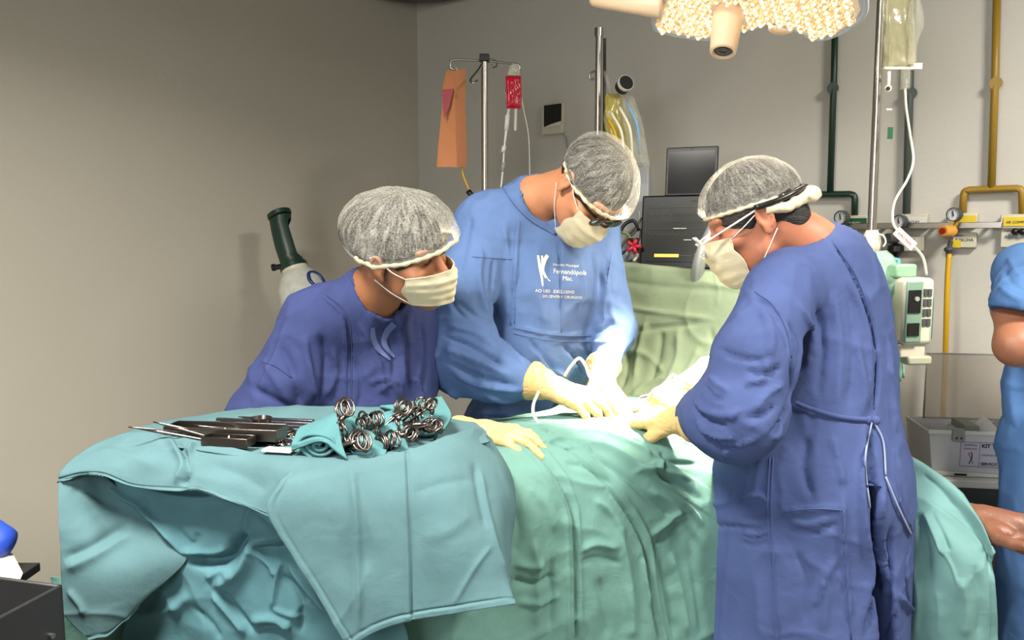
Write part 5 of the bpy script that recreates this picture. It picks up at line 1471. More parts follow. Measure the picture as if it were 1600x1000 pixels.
    decal_text([('Hospital Municipal', 0.045, 0.014, 0.0105), ('Fernandópolis', 0.046, -0.007, 0.0185), ('Mac.', 0.075, -0.025, 0.0175)], ox, tx, ty, V, F, M_printw, g)
    decal_text([('AO USO  EXCLUSIVO', -0.002, -0.062, 0.0125), ('DO CENTRO  CIRURGICO', 0.02, -0.076, 0.0105)], ox, tx, ty, V, F, M_printw, g)
    decal_shapes([([(0.0, 0.04), (0.006, 0.01), (0.016, -0.03), (0.018, -0.045)], [0.003, 0.004, 0.003, 0.001]),
                  ([(0.028, 0.042), (0.018, 0.022), (0.016, 0.0), (0.026, -0.022)], [0.005, 0.006, 0.004, 0.002]),
                  ([(0.012, 0.04), (0.013, 0.02), (0.012, 0.0), (0.014, -0.02)], [0.003, 0.003, 0.003, 0.002]),
                  ([(0.018, -0.002), (0.03, -0.02), (0.04, -0.03)], [0.001, 0.0015, 0.001])], ox, tx, ty, V, F, M_printw, g)
    # hands
    f1 = (P(862, 605, 2.05), basis(P(945, 632, 1.98) - P(862, 605, 2.05), (0.25, -0.45, 1.0)))
    glove('glove', f1, root, cuff_dir=P(836, 596, 2.07) - f1[0], cuff_len=0.052, side=-1, s=1.12,
          curls=((14, 28, 18), (22, 32, 20), (28, 36, 22), (32, 38, 22)), spread=4, thumb=(30, 20))
    f2 = (P(940, 592, 2.17), basis(P(975, 640, 2.02) - P(940, 592, 2.17), (0.55, -0.3, 0.8)))
    glove('glove', f2, root, cuff_dir=P(943, 570, 2.22) - f2[0], cuff_len=0.05, side=1, s=1.08,
          curls=((18, 30, 18), (26, 34, 20), (30, 36, 22), (32, 38, 22)), spread=4, thumb=(28, 22))
    PEOPLE['middle'] = (root, fr)

# ------------------------------------------------------------------ person on the left behind the instrument table
def person_left():
    root = thing('person', np.array([-0.36, 2.12, 0]), 'person in dark blue gown with a bulging hair cap, behind the instrument table', 'person')
    s = 1.0
    fr = frame(P(629, 397, 1.88), (0.87, -0.42, -0.17), (0.02, -0.42, 0.9))
    nk = P(588, 452, 1.97)
    sh = [P(490, 503, 1.96), P(640, 500, 2.14)]
    el = [P(412, 655, 1.93), P(640, 668, 2.06)]
    wr = [P(520, 740, 1.88), P(745, 676, 1.79)]
    chest = P(565, 580, 2.06); hips = P(555, 880, 2.1)
    feet = [np.array([-0.5, 2.12, 0.0]), np.array([-0.26, 2.25, 0.0])]
    c = fr[0]
    v = Vox(np.array([-0.8, 1.65, -0.02]), np.array([0.05, 2.45, 1.66]), 0.014, (c - 0.17, c + 0.17), 0.0034)
    head_sdf(v, fr, s)
    body_sdf(v, nk, fr, chest, hips, sh, s, el, wr, feet)
    V, F = v.mesh(1)
    new_mesh('body', V, F, M_skin1, root)
    v = Vox(c - 0.24, c + 0.2, 0.006)
    v.ell(hp(fr, (0, -0.010, 0.036), s), np.array([0.083, 0.112, 0.102]) * s, fr[1], 0.01)
    v.ell(hp(fr, (0, -0.1, 0.045), s), np.array([0.07, 0.06, 0.06]) * s, fr[1], 0.03)
    v.ell(hp(fr, (0, 0.1, -0.03), s), np.array([0.1, 0.066, 0.058]) * s, fr[1], 0.006, 'sub')
    for q in (-1, 1): v.ell(hp(fr, (q * 0.08, 0.0, -0.03), s), np.array([0.03, 0.03, 0.045]) * s, fr[1], 0.006, 'sub')
    V, F = v.mesh(1); new_mesh('hair', V, F, M_hair, root)
    cap_mesh(fr, root, (0.119, 0.124, 0.128), (0, 0.020, 0.03), 82, 110, s, bulge=(0, -0.062, 0.010), seed=5, pleats=30, amp=0.005, label='puffy translucent white hair cap')
    mask_mesh(fr, root, s, top=-0.012, bot=-0.096, half=70)
    for q in (-1, 1):
        e = MB()
        pts = [hp(fr, (q * (0.033 + 0.014 * math.sin(t)), 0.0935 - 0.002 * abs(math.sin(t)), 0.012 - 0.004 * math.cos(t)), s) for t in np.linspace(-1.4, 1.4, 8)]
        e.tube(pts, 0.0016, 5); e.build('eyelashes', M_hair, root, sharp=None)
        e = MB()
        pts = [hp(fr, (q * (0.034 + 0.019 * math.sin(t)), 0.101 - 0.012 * abs(math.sin(t)), 0.036 - 0.004 * abs(t)), s) for t in np.linspace(-1.3, 1.3, 8)]
        e.tube(pts, 0.002, 5); e.build('eyebrow', M_hair, root, sharp=None)
    # gown
    v = Vox(np.array([-0.85, 1.66, 0.28]), np.array([0.06, 2.5, 1.5]), 0.0072)
    FB = nrm((0.62, -0.78, 0)); SX = np.array([0.78, 0.62, 0]); B3 = np.stack([SX, FB, ZZ], 1)
    v.cone(sh[0], sh[1], 0.07, 0.06, 0.03)
    v.cone(nk + [0, 0.02, -0.025], sh[0] * 0.6 + nk * 0.4 - [0, 0, 0.02], 0.074, 0.072, 0.05)
    v.cone(nk + [0, 0.02, -0.025], sh[1] * 0.6 + nk * 0.4 - [0, 0, 0.02], 0.07, 0.066, 0.04)
    v.ell(P(572, 560, 2.06), (0.165, 0.12, 0.17), B3, 0.05)
    v.ell(P(565, 660, 2.07), (0.17, 0.14, 0.2), B3, 0.06)
    v.cone(P(562, 700, 2.1), np.array([-0.37, 2.15, 0.45]), 0.17, 0.21, 0.05, (FB, 1.1))
    v.chain([sh[0] - [0.005, 0, 0.01], P(455, 590, 1.94), el[0], P(470, 715, 1.9)], [0.078, 0.084, 0.085, 0.06], 0.045)
    v.cone(P(430, 600, 1.95), P(402, 690, 1.95), 0.05, 0.07, 0.05)
    v.chain([sh[1], P(645, 590, 2.1), el[1], P(705, 682, 1.87)], [0.065, 0.063, 0.06, 0.045], 0.03)
    v.cone(nk + [0.015, -0.01, -0.01], hp(fr, (0, -0.03, -0.05), s), 0.064, 0.074, 0.01, None, 'sub')
    V, F = v.mesh(2)
    V = cloth_noise(V, vnormals(V, F), 0.007, 0.003, (8, 8, 4), 5.0)
    fl = [
        ([(500, 465), (530, 490), (540, 530), (540, 640)], 0.004, 0.005), ([(508, 462), (538, 488), (548, 530), (548, 640)], 0.003, -0.004),
        ([(450, 500), (430, 560), (400, 620)], 0.012, 0.008), ([(475, 520), (482, 570), (495, 630)], 0.009, 0.01), ([(500, 520), (508, 560), (505, 600), (490, 640)], 0.009, -0.01),
        ([(440, 540), (460, 590), (470, 640)], 0.01, -0.009), ([(520, 545), (525, 580), (510, 620)], 0.006, 0.008), ([(385, 600), (430, 625), (470, 640)], 0.009, -0.007),
        ([(410, 560), (440, 610), (455, 640)], 0.008, 0.006), ([(560, 500), (590, 560), (600, 620)], 0.008, 0.007), ([(580, 490), (612, 540), (615, 600)], 0.007, -0.006),
        ([(622, 480), (625, 540), (628, 620)], 0.007, 0.014), ([(632, 490), (638, 560), (640, 620)], 0.005, -0.012), ([(645, 480), (655, 540), (652, 600)], 0.006, 0.01),
        ([(660, 500), (664, 560), (660, 620)], 0.005, -0.008), ([(575, 600), (600, 590), (625, 600)], 0.006, 0.006), ([(555, 560), (565, 600), (560, 640)], 0.006, -0.006),
        ([(590, 615), (610, 600), (625, 620)], 0.006, 0.006), ([(640, 590), (655, 600), (662, 625)], 0.005, 0.006),
    ]
    fl = [(q[0], q[1] * 0.85, q[2] * 1.25) for q in fl]
    V = fold(V, F, fl)
    g = new_mesh('surgical_gown', V, F, M_gown1, root)
    for px in ([(503, 465), (532, 492), (541, 530), (541, 640)], [(510, 461), (540, 488), (549, 530), (549, 640)], [(455, 590), (430, 572), (410, 566)]):
        surface_band(V, F, px, 0.0015, 'seam', M_gown1, g, lift=0.0006)
    surface_band(V, F, [(547, 432), (560, 452), (588, 470), (618, 474)], 0.004, 'collar_band', M_gown1, g)
    decal_px([([(582, 512), (584, 530), (592, 546), (610, 562)], [3.5, 4.5, 4, 1.5]), ([(616, 506), (604, 520), (601, 538), (616, 558)], [5.5, 5, 4.5, 1.5])], V, F, M_print1, g, 'gown_logo')
    f1 = (P(752, 674, 1.77), basis(P(820, 684, 1.70) - P(752, 674, 1.77), (0.1, -0.5, 0.9)))
    glove('glove', f1, root, cuff_len=0.09, cuff_dir=P(700, 680, 1.88) - f1[0], side=1, s=0.92, curls=((16, 22, 12), (12, 24, 14), (14, 26, 16), (18, 28, 16)), spread=9, thumb=(38, 18))
    PEOPLE['left'] = (root, fr)

# ------------------------------------------------------------------ surgeon on the right, seen from behind and the side
def person_right():
    root = thing('person', np.array([0.73, 1.92, 0]), 'person in royal blue gown tied at the back, wearing clear glasses', 'person')
    s = 1.04
    fr = frame(P(1180, 342, 1.92), (-0.87, 0.17, -0.46), (-0.45, 0.05, 0.89))
    nk = P(1262, 385, 1.93)
    sh = [P(1322, 425, 2.06), P(1218, 452, 1.80)]       # right (away), left (near)
    el = [P(1240, 640, 2.1), P(1160, 648, 1.66)]
    wr = [P(1092, 592, 2.02), P(1084, 655, 1.80)]
    chest = P(1290, 500, 1.93); hips = P(1265, 780, 1.93)
    feet = [np.array([0.82, 2.02, 0.0]), np.array([0.64, 1.82, 0.0])]
    c = fr[0]
    v = Vox(np.array([0.3, 1.5, -0.02]), np.array([1.1, 2.35, 1.75]), 0.014, (c - 0.17, c + 0.17), 0.0034)
    head_sdf(v, fr, s)
    body_sdf(v, nk, fr, chest, hips, sh, s, el, wr, feet)
    v.cone(hp(fr, (0, -0.055, -0.045), s), P(1275, 392, 1.93), 0.052, 0.068, 0.03)
    V, F = v.mesh(1)
    new_mesh('body', V, F, M_skin3, root)
    v = Vox(c - 0.18, c + 0.18, 0.005)
    v.ell(hp(fr, (0, -0.012, 0.034), s), np.array([0.083, 0.110, 0.1]) * s, fr[1], 0.01)
    v.ell(hp(fr, (0, -0.065, -0.03), s), np.array([0.06, 0.05, 0.05]) * s, fr[1], 0.02)
    v.cone(hp(fr, (0.072, 0.025, 0.02), s), hp(fr, (0.072, 0.022, -0.012), s), 0.012, 0.006, 0.01)
    v.cone(hp(fr, (-0.070, 0.025, 0.03), s), hp(fr, (-0.070, 0.022, -0.002), s), 0.011, 0.005, 0.008)
    v.ell(hp(fr, (0, 0.1, -0.03), s), np.array([0.1, 0.062, 0.062]) * s, fr[1], 0.006, 'sub')
    v.ell(hp(fr, (-0.085, -0.004, -0.035), s), np.array([0.03, 0.026, 0.04]) * s, fr[1], 0.006, 'sub')
    V, F = v.mesh(1); new_mesh('hair', V, F, M_hair, root)
    cap_mesh(fr, root, (0.092, 0.116, 0.108), (0, -0.004, 0.034), 80, 100, s, bulge=(0, -0.006, 0.0), seed=9, pleats=44, amp=0.003, label='translucent white cap with a gathered knot at the back')
    # rolled gathered tail of the cap
    t = MB()
    pts = [(-0.085, -0.02, 0.012), (-0.08, -0.06, 0.0), (-0.055, -0.095, -0.002), (-0.03, -0.125, -0.004), (-0.01, -0.142, -0.01)]
    t.tube([hp(fr, p, s) for p in pts], [0.007, 0.010, 0.012, 0.019, 0.013], 20, seg=44)
    rt = t
    ob = rt.build('cap_knot', M_mask, root, sharp=None)
    v_ = np.array([q.co[:] for q in ob.data.vertices]); 
    dn = vnoise(v_ * 55) * 0.006 + ridged(v_ * 110) * 0.002
    for i, q in enumerate(ob.data.vertices): q.co = q.co + q.normal * float(dn[i])
    b = MB(); b.tube([hp(fr, p, s) for p in [(-0.091, 0.0, 0.028), (-0.088, -0.05, 0.02), (-0.06, -0.1, 0.018), (0, -0.128, 0.016), (0.06, -0.1, 0.018)]], 0.0065, 8, seg=24)
    b.build('head_strap', M_black, root, sharp=None)
    mask_mesh(fr, root, s)
    # glasses
    g = MB()
    for q in (-1, 1):
        rim = [hp(fr, (q * 0.036 + 0.03 * math.cos(a), 0.142 - 0.01 * abs(math.cos(a)), 0.0 + 0.021 * math.sin(a)), s) for a in np.linspace(0, 2 * math.pi, 20, endpoint=False)]
        g.tube(rim, 0.0022, 6, closed=True)
        g.tube([hp(fr, (q * 0.066, 0.132, 0.006), s), hp(fr, (q * 0.082, 0.07, 0.014), s), hp(fr, (q * 0.086, 0.0, 0.022), s)], 0.0024, 6, seg=10)
    g.tube([hp(fr, (-0.008, 0.14, 0.004), s), hp(fr, (0, 0.144, 0.008), s), hp(fr, (0.008, 0.14, 0.004), s)], 0.002, 6)
    go = g.build('glasses', M_white, root, sharp=None)
    l = MB()
    for q in (-1, 1):
        l.ell(hp(fr, (q * 0.036, 0.138, 0.0), s), np.array([0.03, 0.0035, 0.021]) * s, fr[1])
    l.build('lens', M_glass, go, sharp=None)
    # gown
    v = Vox(np.array([0.28, 1.46, 0.3]), np.array([1.2, 2.4, 1.62]), 0.0072)
    FB = nrm((-0.8, 0.6, 0)); SX = np.array([0.6, 0.8, 0]); B3 = np.stack([SX, FB, ZZ], 1)
    v.cone(sh[0], sh[1], 0.068, 0.07, 0.03)
    v.cone(nk + [0.03, 0.0, -0.04], sh[0] * 0.6 + nk * 0.4 - [0, 0, 0.012], 0.078, 0.07, 0.05)
    v.cone(nk + [0.03, 0.0, -0.04], sh[1] * 0.6 + nk * 0.4 - [0, 0, 0.012], 0.078, 0.07, 0.05)
    v.ell(P(1296, 490, 1.95), (0.185, 0.135, 0.19), B3, 0.05)
    v.ell(P(1283, 600, 1.94), (0.21, 0.17, 0.22), B3, 0.06)
    v.ell(P(1262, 730, 1.93), (0.25, 0.225, 0.24), B3, 0.07)
    v.cone(P(1258, 790, 1.93), np.array([0.722, 1.93, 0.42]), 0.252, 0.274, 0.06, (FB, 1.05))
    v.chain([sh[1] - [0.0, 0, 0.012], P(1178, 560, 1.70), el[1], P(1115, 655, 1.72), P(1084, 650, 1.80)], [0.08, 0.084, 0.078, 0.064, 0.040], 0.028)
    v.cone(P(1150, 640, 1.68), P(1140, 678, 1.69), 0.07, 0.06, 0.04)
    v.cone(P(1120, 600, 1.74), P(1106, 640, 1.76), 0.03, 0.045, 0.05)
    v.chain([sh[0], el[0], P(1098, 598, 2.03)], [0.07, 0.066, 0.038], 0.03)
    v.cone(nk + [-0.02, -0.01, 0.01], hp(fr, (0, -0.04, -0.05), s), 0.066, 0.075, 0.012, None, 'sub')
    V, F = v.mesh(0)
    sl = project(V, F, [[(1362, 680), (1366, 740), (1372, 820), (1380, 910), (1388, 1010), (1392, 1090)]], 4)[0]
    if sl is not None:
        inn = nrm((-0.1, 1, 0))
        for dd in (0.0, 0.03, 0.06):
            v.chain([p + inn * dd for p in sl], list(np.linspace(0.004, 0.036, len(sl))), 0.004, None, 'sub')
    V, F = v.mesh(2)
    V = cloth_noise(V, vnormals(V, F), 0.006, 0.0022, (9, 9, 2.2), 9.0)
    fl = [
        ([(1182, 458), (1210, 478), (1232, 520), (1238, 560)], 0.004, 0.004), ([(1178, 466), (1205, 487), (1226, 525), (1232, 562)], 0.004, -0.005),
        ([(1238, 560), (1236, 610), (1225, 650), (1200, 690)], 0.006, -0.016), ([(1190, 480), (1205, 520), (1200, 560)], 0.01, 0.008), ([(1200, 555), (1190, 590), (1165, 600)], 0.008, 0.010),
        ([(1222, 570), (1200, 585), (1165, 580)], 0.006, -0.009), ([(1120, 545), (1160, 560), (1200, 562)], 0.006, -0.008), ([(1225, 600), (1200, 615), (1175, 645)], 0.007, 0.009),
        ([(1232, 500), (1250, 540), (1245, 590)], 0.008, -0.008), ([(1245, 470), (1268, 520), (1262, 580)], 0.01, 0.007), ([(1275, 470), (1285, 540), (1278, 620)], 0.01, -0.007),
        ([(1262, 500), (1275, 530), (1272, 560)], 0.005, 0.006), ([(1300, 450), (1312, 540), (1306, 640)], 0.011, 0.008), ([(1325, 440), (1335, 540), (1325, 650)], 0.009, -0.006),
        ([(1335, 520), (1350, 600), (1345, 650)], 0.008, 0.007), ([(1300, 372), (1335, 430), (1362, 500), (1372, 560)], 0.005, -0.012), ([(1372, 560), (1370, 610), (1358, 655)], 0.006, -0.012),
        ([(1292, 378), (1325, 435), (1352, 505), (1360, 570), (1352, 640)], 0.006, 0.005), ([(1385, 520), (1392, 600), (1400, 680)], 0.009, 0.008),
        ([(1362, 670), (1358, 730), (1362, 800), (1368, 900), (1355, 990)], 0.009, -0.03), ([(1352, 665), (1345, 740), (1352, 830), (1360, 900), (1345, 990)], 0.008, 0.012),
        ([(1385, 745), (1408, 800), (1425, 835)], 0.006, 0.010), ([(1425, 835), (1418, 900), (1425, 990)], 0.008, -0.02), ([(1380, 750), (1375, 850), (1400, 960)], 0.009, 0.014),
        ([(1395, 820), (1390, 900), (1380, 990)], 0.012, -0.022), ([(1405, 930), (1425, 960), (1440, 995)], 0.007, 0.012),
        ([(1225, 650), (1212, 700), (1208, 800), (1222, 990)], 0.004, 0.006), ([(1203, 700), (1199, 800), (1208, 900), (1215, 990)], 0.004, -0.006), ([(1135, 700), (1138, 800), (1150, 900), (1160, 990)], 0.006, 0.008),
        ([(1150, 720), (1152, 800), (1152, 880), (1165, 960)], 0.005, -0.008), ([(1100, 790), (1135, 785), (1150, 775)], 0.006, 0.007), ([(1100, 830), (1130, 822), (1200, 830)], 0.005, -0.006),
        ([(1155, 785), (1180, 775), (1203, 782)], 0.006, 0.007), ([(1155, 808), (1180, 812), (1203, 800)], 0.005, -0.006), ([(1158, 828), (1180, 834), (1204, 828)], 0.005, 0.006), ([(1155, 848), (1180, 852), (1205, 848)], 0.004, -0.005),
        ([(1228, 800), (1270, 795), (1315, 795)], 0.007, 0.007), ([(1230, 825), (1275, 833), (1315, 815)], 0.005, -0.006), ([(1235, 815), (1270, 818), (1300, 808)], 0.005, 0.006),
        ([(1320, 760), (1316, 830), (1322, 900), (1330, 990)], 0.006, 0.008), ([(1305, 870), (1285, 910), (1270, 950)], 0.008, 0.007), ([(1240, 860), (1262, 900), (1258, 980)], 0.009, -0.006),
        ([(1300, 680), (1310, 720), (1318, 760)], 0.008, 0.008), ([(1262, 680), (1255, 730), (1270, 780)], 0.01, -0.006), ([(1285, 900), (1290, 940), (1285, 990)], 0.008, 0.006),
        ([(1085, 620), (1100, 640), (1135, 650), (1160, 640)], 0.006, 0.010), ([(1084, 635), (1105, 658), (1140, 668)], 0.005, -0.009), ([(1088, 655), (1110, 678), (1150, 685)], 0.006, 0.010),
        ([(1098, 600), (1112, 618), (1130, 625)], 0.005, -0.008), ([(1108, 585), (1120, 600), (1140, 612)], 0.006, 0.008), ([(1095, 675), (1120, 695), (1160, 700)], 0.006, -0.008),
        ([(1160, 655), (1190, 650), (1215, 630)], 0.006, -0.009), ([(1120, 690), (1150, 697), (1190, 680)], 0.006, 0.007),
    ]
    fl = [(q[0], q[1] * 0.8, q[2] * 1.3) for q in fl]
    V = fold(V, F, fl)
    g = new_mesh('surgical_gown', V, F, M_gown3, root)
    L = project(V, F, [[(1244, 630), (1270, 640), (1315, 652), (1368, 657)]], 10)[0]
    if L is not None:
        mb = MB(); LL = [p - nrm(p - CAM) * 0.004 for p in L]
        up = np.array([0, 0, 0.006])
        q = []
        for p in LL: q += [p - up, p + up]
        q2 = [p - nrm(p - CAM) * 0.003 for p in q]
        n = len(q); mb.add(q + q2, [(2 * i + n, 2 * i + 2 + n, 2 * i + 3 + n, 2 * i + 1 + n) for i in range(n // 2 - 1)] + [(2 * i, 2 * i + 2, 2 * i + 2 + n, 2 * i + n) for i in range(n // 2 - 1)] + [(2 * i + 1, 2 * i + 1 + n, 2 * i + 3 + n, 2 * i + 3) for i in range(n // 2 - 1)])
        mb.ell(LL[-1], (0.011, 0.009, 0.011)); mb.ell(LL[-3], (0.007, 0.007, 0.009))
        mb.build('waist_tie', M_gown3, g, sharp=None)
    cords = MB()
    for pp in ([(1366, 660), (1380, 690), (1384, 742)], [(1362, 660), (1352, 720), (1360, 800)], [(1384, 745), (1405, 795), (1424, 835)]):
        L = project(V, F, [pp], 8)[0]
        if L is not None: cords.tube([p - nrm(p - CAM) * 0.006 for p in L], 0.0022, 5)
    cords.build('hanging_cord', mat('pale_cord', srgb(140, 150, 180), rough=0.8), g, sharp=None)
    for px in ([(1180, 456), (1209, 478), (1231, 520), (1237, 558)], [(1208, 715), (1205, 800), (1212, 900), (1220, 1010)], [(1203, 715), (1199, 800), (1206, 900), (1213, 1010)], [(1300, 376), (1338, 432), (1362, 500), (1370, 560), (1366, 640)], [(1225, 800), (1270, 795), (1316, 797)], [(1318, 797), (1322, 880), (1330, 1000)], [(1395, 700), (1402, 760), (1420, 835)]):
        surface_band(V, F, px, 0.0016, 'seam', M_gown3, g, lift=0.0006)
    surface_band(V, F, [(1182, 398), (1225, 382), (1262, 368), (1292, 364)], 0.004, 'collar_band', M_gown3, g)
    # gloved hands
    f1 = (P(1060, 655, 1.84), basis(P(985, 650, 1.95) - P(1062, 655, 1.84), (0.1, -0.55, 0.8)))
    glove('glove', f1, root, cuff_dir=P(1090, 658, 1.79) - f1[0], cuff_len=0.05, side=-1, s=1.1, curls=((20, 30, 18), (26, 34, 20), (30, 36, 22), (34, 38, 22)), spread=4, thumb=(30, 22))
    f2 = (P(1088, 596, 2.0), basis(P(1030, 628, 2.0) - P(1088, 596, 2.0), (-0.3, -0.5, 0.8)))
    glove('glove', f2, root, cuff_dir=P(1110, 588, 2.03) - f2[0], cuff_len=0.05, side=1, s=1.12, curls=((30, 40, 22), (36, 44, 24), (40, 44, 24), (42, 46, 24)), spread=4, thumb=(30, 22))
    PEOPLE['right'] = (root, fr)

# ------------------------------------------------------------------ bystander in scrubs at the right edge
def person_bystander():
    cx, cy = 1.56, 2.12
    root = thing('person', (cx, cy, 0), 'person in short-sleeved blue scrubs with folded arms, at the right edge of the photo', 'person')
    FBd = nrm((-0.45, -0.9, 0)); SX = np.array([0.9, -0.45, 0])     # image-left shoulder is -SX
    sh = [np.array([cx, cy, 1.395]) - SX * 0.17, np.array([cx, cy, 1.395]) + SX * 0.17]
    fr = frame((cx - 0.03, cy - 0.02, 1.66), (-0.6, -0.75, -0.15), (0, 0, 1))
    el = [P(1588, 540, 2.0) + [0.0, 0, 0.0], np.array([cx + 0.22, cy - 0.17, 1.14])]
    wr = [np.array([cx + 0.02, cy - 0.27, 1.2]), np.array([cx - 0.02, cy - 0.22, 1.15])]
    chest = np.array([cx, cy + 0.02, 1.3]); hips = np.array([cx, cy + 0.03, 0.95])
    feet = [np.array([cx - 0.1, cy + 0.02, 0]), np.array([cx + 0.12, cy - 0.02, 0])]
    v = Vox(np.array([1.2, 1.7, -0.02]), np.array([2.05, 2.5, 1.85]), 0.012, (np.array([1.24, 1.76, 1.05]), np.array([1.68, 2.2, 1.4])), 0.006)
    head_sdf(v, fr, 1.0)
    v.cone(hp(fr, (0, -0.03, -0.04)), (cx, cy, 1.46), 0.055, 0.06, 0.03)
    v.cone(sh[0], sh[1], 0.05, 0.05, 0.04)
    v.chain([chest, (chest + hips) / 2, hips], [0.12, 0.11, 0.12], 0.03)
    v.chain([sh[0], (sh[0] + el[0]) / 2 + [-0.012, -0.01, 0.01], el[0], (el[0] + wr[0]) / 2, wr[0]], [0.06, 0.06, 0.047, 0.045, 0.028], 0.03)
    v.chain([sh[1], el[1], wr[1]], [0.055, 0.045, 0.03], 0.02)
    hand_prims(v, (wr[0], basis(nrm((0.9, 0.25, 0.1)), (0, -1, 0.2))), side=1, wrist=0, spread=3)
    hand_prims(v, (wr[1], basis(nrm((-0.6, 0.5, 0.1)), (0, -1, 0.2))), side=-1, wrist=0, spread=3, curls=((20, 20, 10),) * 4)
    for i in (0, 1):
        hip = hips + (feet[i] - hips) * [0.7, 0.7, 0] - [0, 0, 0.06]
        v.chain([hip, (hip + feet[i]) / 2, feet[i] + [0, 0, 0.09]], [0.085, 0.055, 0.04], 0.02)
        v.cone(feet[i] + [0, 0, 0.06], feet[i] + FBd * 0.16 + [0, 0, 0.035], 0.04, 0.03, 0.02)
    V, F = v.mesh(1)
    new_mesh('body', V, F, M_skin4, root)
    v = Vox(fr[0] - 0.15, fr[0] + 0.15, 0.008)
    v.ell(hp(fr, (0, -0.018, 0.036)), np.array([0.085, 0.105, 0.1]), fr[1], 0.01)
    v.ell(hp(fr, (0, 0.1, -0.03)), np.array([0.1, 0.078, 0.085]), fr[1], 0.006, 'sub')
    V, F = v.mesh(1); new_mesh('hair', V, F, M_hair, root)
    B3 = np.stack([SX, FBd, ZZ], 1)
    v = Vox(np.array([1.2, 1.72, 0.85]), np.array([2.05, 2.5, 1.6]), 0.0075)
    v.cone(sh[0], sh[1], 0.075, 0.075, 0.03)
    v.cone(np.array([cx, cy + 0.01, 1.46]), sh[0] * 0.5 + np.array([cx, cy, 1.45]) * 0.5, 0.075, 0.075, 0.04)
    v.ell((cx, cy + 0.01, 1.3), (0.2, 0.135, 0.2), B3, 0.05)
    v.ell((cx, cy + 0.02, 1.1), (0.195, 0.14, 0.2), B3, 0.05)
    v.cone((cx, cy + 0.02, 1.05), (cx, cy + 0.02, 0.97), 0.185, 0.19, 0.03, (FBd, 1.25))
    v.chain([sh[0], P(1594, 480, 2.03)], [0.072, 0.068], 0.03)
    v.chain([sh[1], sh[1] + [0.06, -0.05, -0.14]], [0.078, 0.078], 0.03)
    qn = P(1590, 480, 2.02); v.cone(qn - [0.03, 0, 0.2], qn - [0.03, 0, 0.25], 0.2, 0.2, 0.003, None, 'sub')
    v.cone((cx, cy, 1.56), (cx, cy, 1.48), 0.09, 0.06, 0.01, None, 'sub')
    V, F = v.mesh(2)
    V = cloth_noise(V, vnormals(V, F), 0.004, 0.0012, (8, 8, 5), 2.0)
    V = fold(V, F, [([(1568, 420), (1580, 440), (1599, 455)], 0.006, -0.006), ([(1560, 445), (1580, 462), (1599, 470)], 0.006, 0.006), ([(1575, 400), (1588, 425), (1599, 435)], 0.006, 0.006)])
    new_mesh('scrub_top', V, F, M_scrub, root)
    v = Vox(np.array([1.2, 1.8, 0.03]), np.array([1.98, 2.5, 1.08]), 0.009)
    v.ell((cx, cy + 0.02, 0.93), (0.2, 0.15, 0.16), B3, 0.04)
    for i in (0, 1):
        hip = hips + (feet[i] - hips) * [0.8, 0.8, 0] - [0, 0, 0.06]
        v.cone(hip, feet[i] + [0, 0.01, 0.1], 0.115, 0.095, 0.03)
    V, F = v.mesh(2)
    V = cloth_noise(V, vnormals(V, F), 0.005, 0.0015, (8, 8, 3), 12.0)
    V = fold(V, F, [([(1560, 695), (1580, 700), (1599, 698)], 0.006, 0.006), ([(1570, 720), (1566, 800), (1575, 900)], 0.01, 0.008)])
    new_mesh('scrub_trousers', V, F, M_scrub, root)
def shoes():
    root = [o for o in bpy.data.objects if o.type == 'EMPTY' and o.get('label', '').startswith('person in short')][0]
    for sg in (-1, 1):
        p = np.array([1.56 + sg * 0.11, 2.12, 0]); dd = nrm((-0.45, -0.9, 0))
        v = Vox(p + [-0.22, -0.24, -0.01], p + [0.22, 0.2, 0.16], 0.008)
        v.cone(p + [0, 0, 0.052], p + dd * 0.17 + [0, 0, 0.045], 0.052, 0.044, 0.01); v.cone(p + [0, 0, 0.06], p + [0, 0, 0.1], 0.05, 0.052, 0.01)
        V, F = v.mesh(1); new_mesh('shoe', V, F, M_white, root)
    for root, pts in ((PEOPLE['middle'][0], ((-0.08, 2.5), (0.17, 2.62))), (PEOPLE['left'][0], ((-0.5, 2.12), (-0.26, 2.25))), (PEOPLE['right'][0], ((0.82, 2.02), (0.64, 1.82)))):
        d = {0: (0.4, -0.9, 0)}.get(0)
        d = nrm((-0.8, 0.6, 0)) if root is PEOPLE['right'][0] else nrm((0.5, -0.85, 0))
        cxm = (pts[0][0] + pts[1][0]) / 2; cym = (pts[0][1] + pts[1][1]) / 2
        v = Vox(np.array([cxm - 0.35, cym - 0.35, 0.05]), np.array([cxm + 0.35, cym + 0.35, 0.95]), 0.01)
        for x, y in pts: v.cone((x * 0.4 + cxm * 0.6, y * 0.4 + cym * 0.6, 0.8), (x, y, 0.1), 0.105, 0.085, 0.03)
        V, F = v.mesh(1); new_mesh('scrub_trousers', V, F, M_scrub, root)
        for x, y in pts:
            p = np.array([x, y, 0.0])
            v = Vox(p + [-0.2, -0.2, -0.01], p + [0.2, 0.2, 0.16], 0.008)
            v.cone(p + [0, 0, 0.045], p + d * 0.16 + [0, 0, 0.035], 0.044, 0.036, 0.01)
            v.cone(p + [0, 0, 0.05], p + [0, 0, 0.1], 0.042, 0.045, 0.01)
            V, F = v.mesh(1); new_mesh('shoe', V, F, M_black, root)
person_middle(); person_left(); person_right(); person_bystander(); shoes()
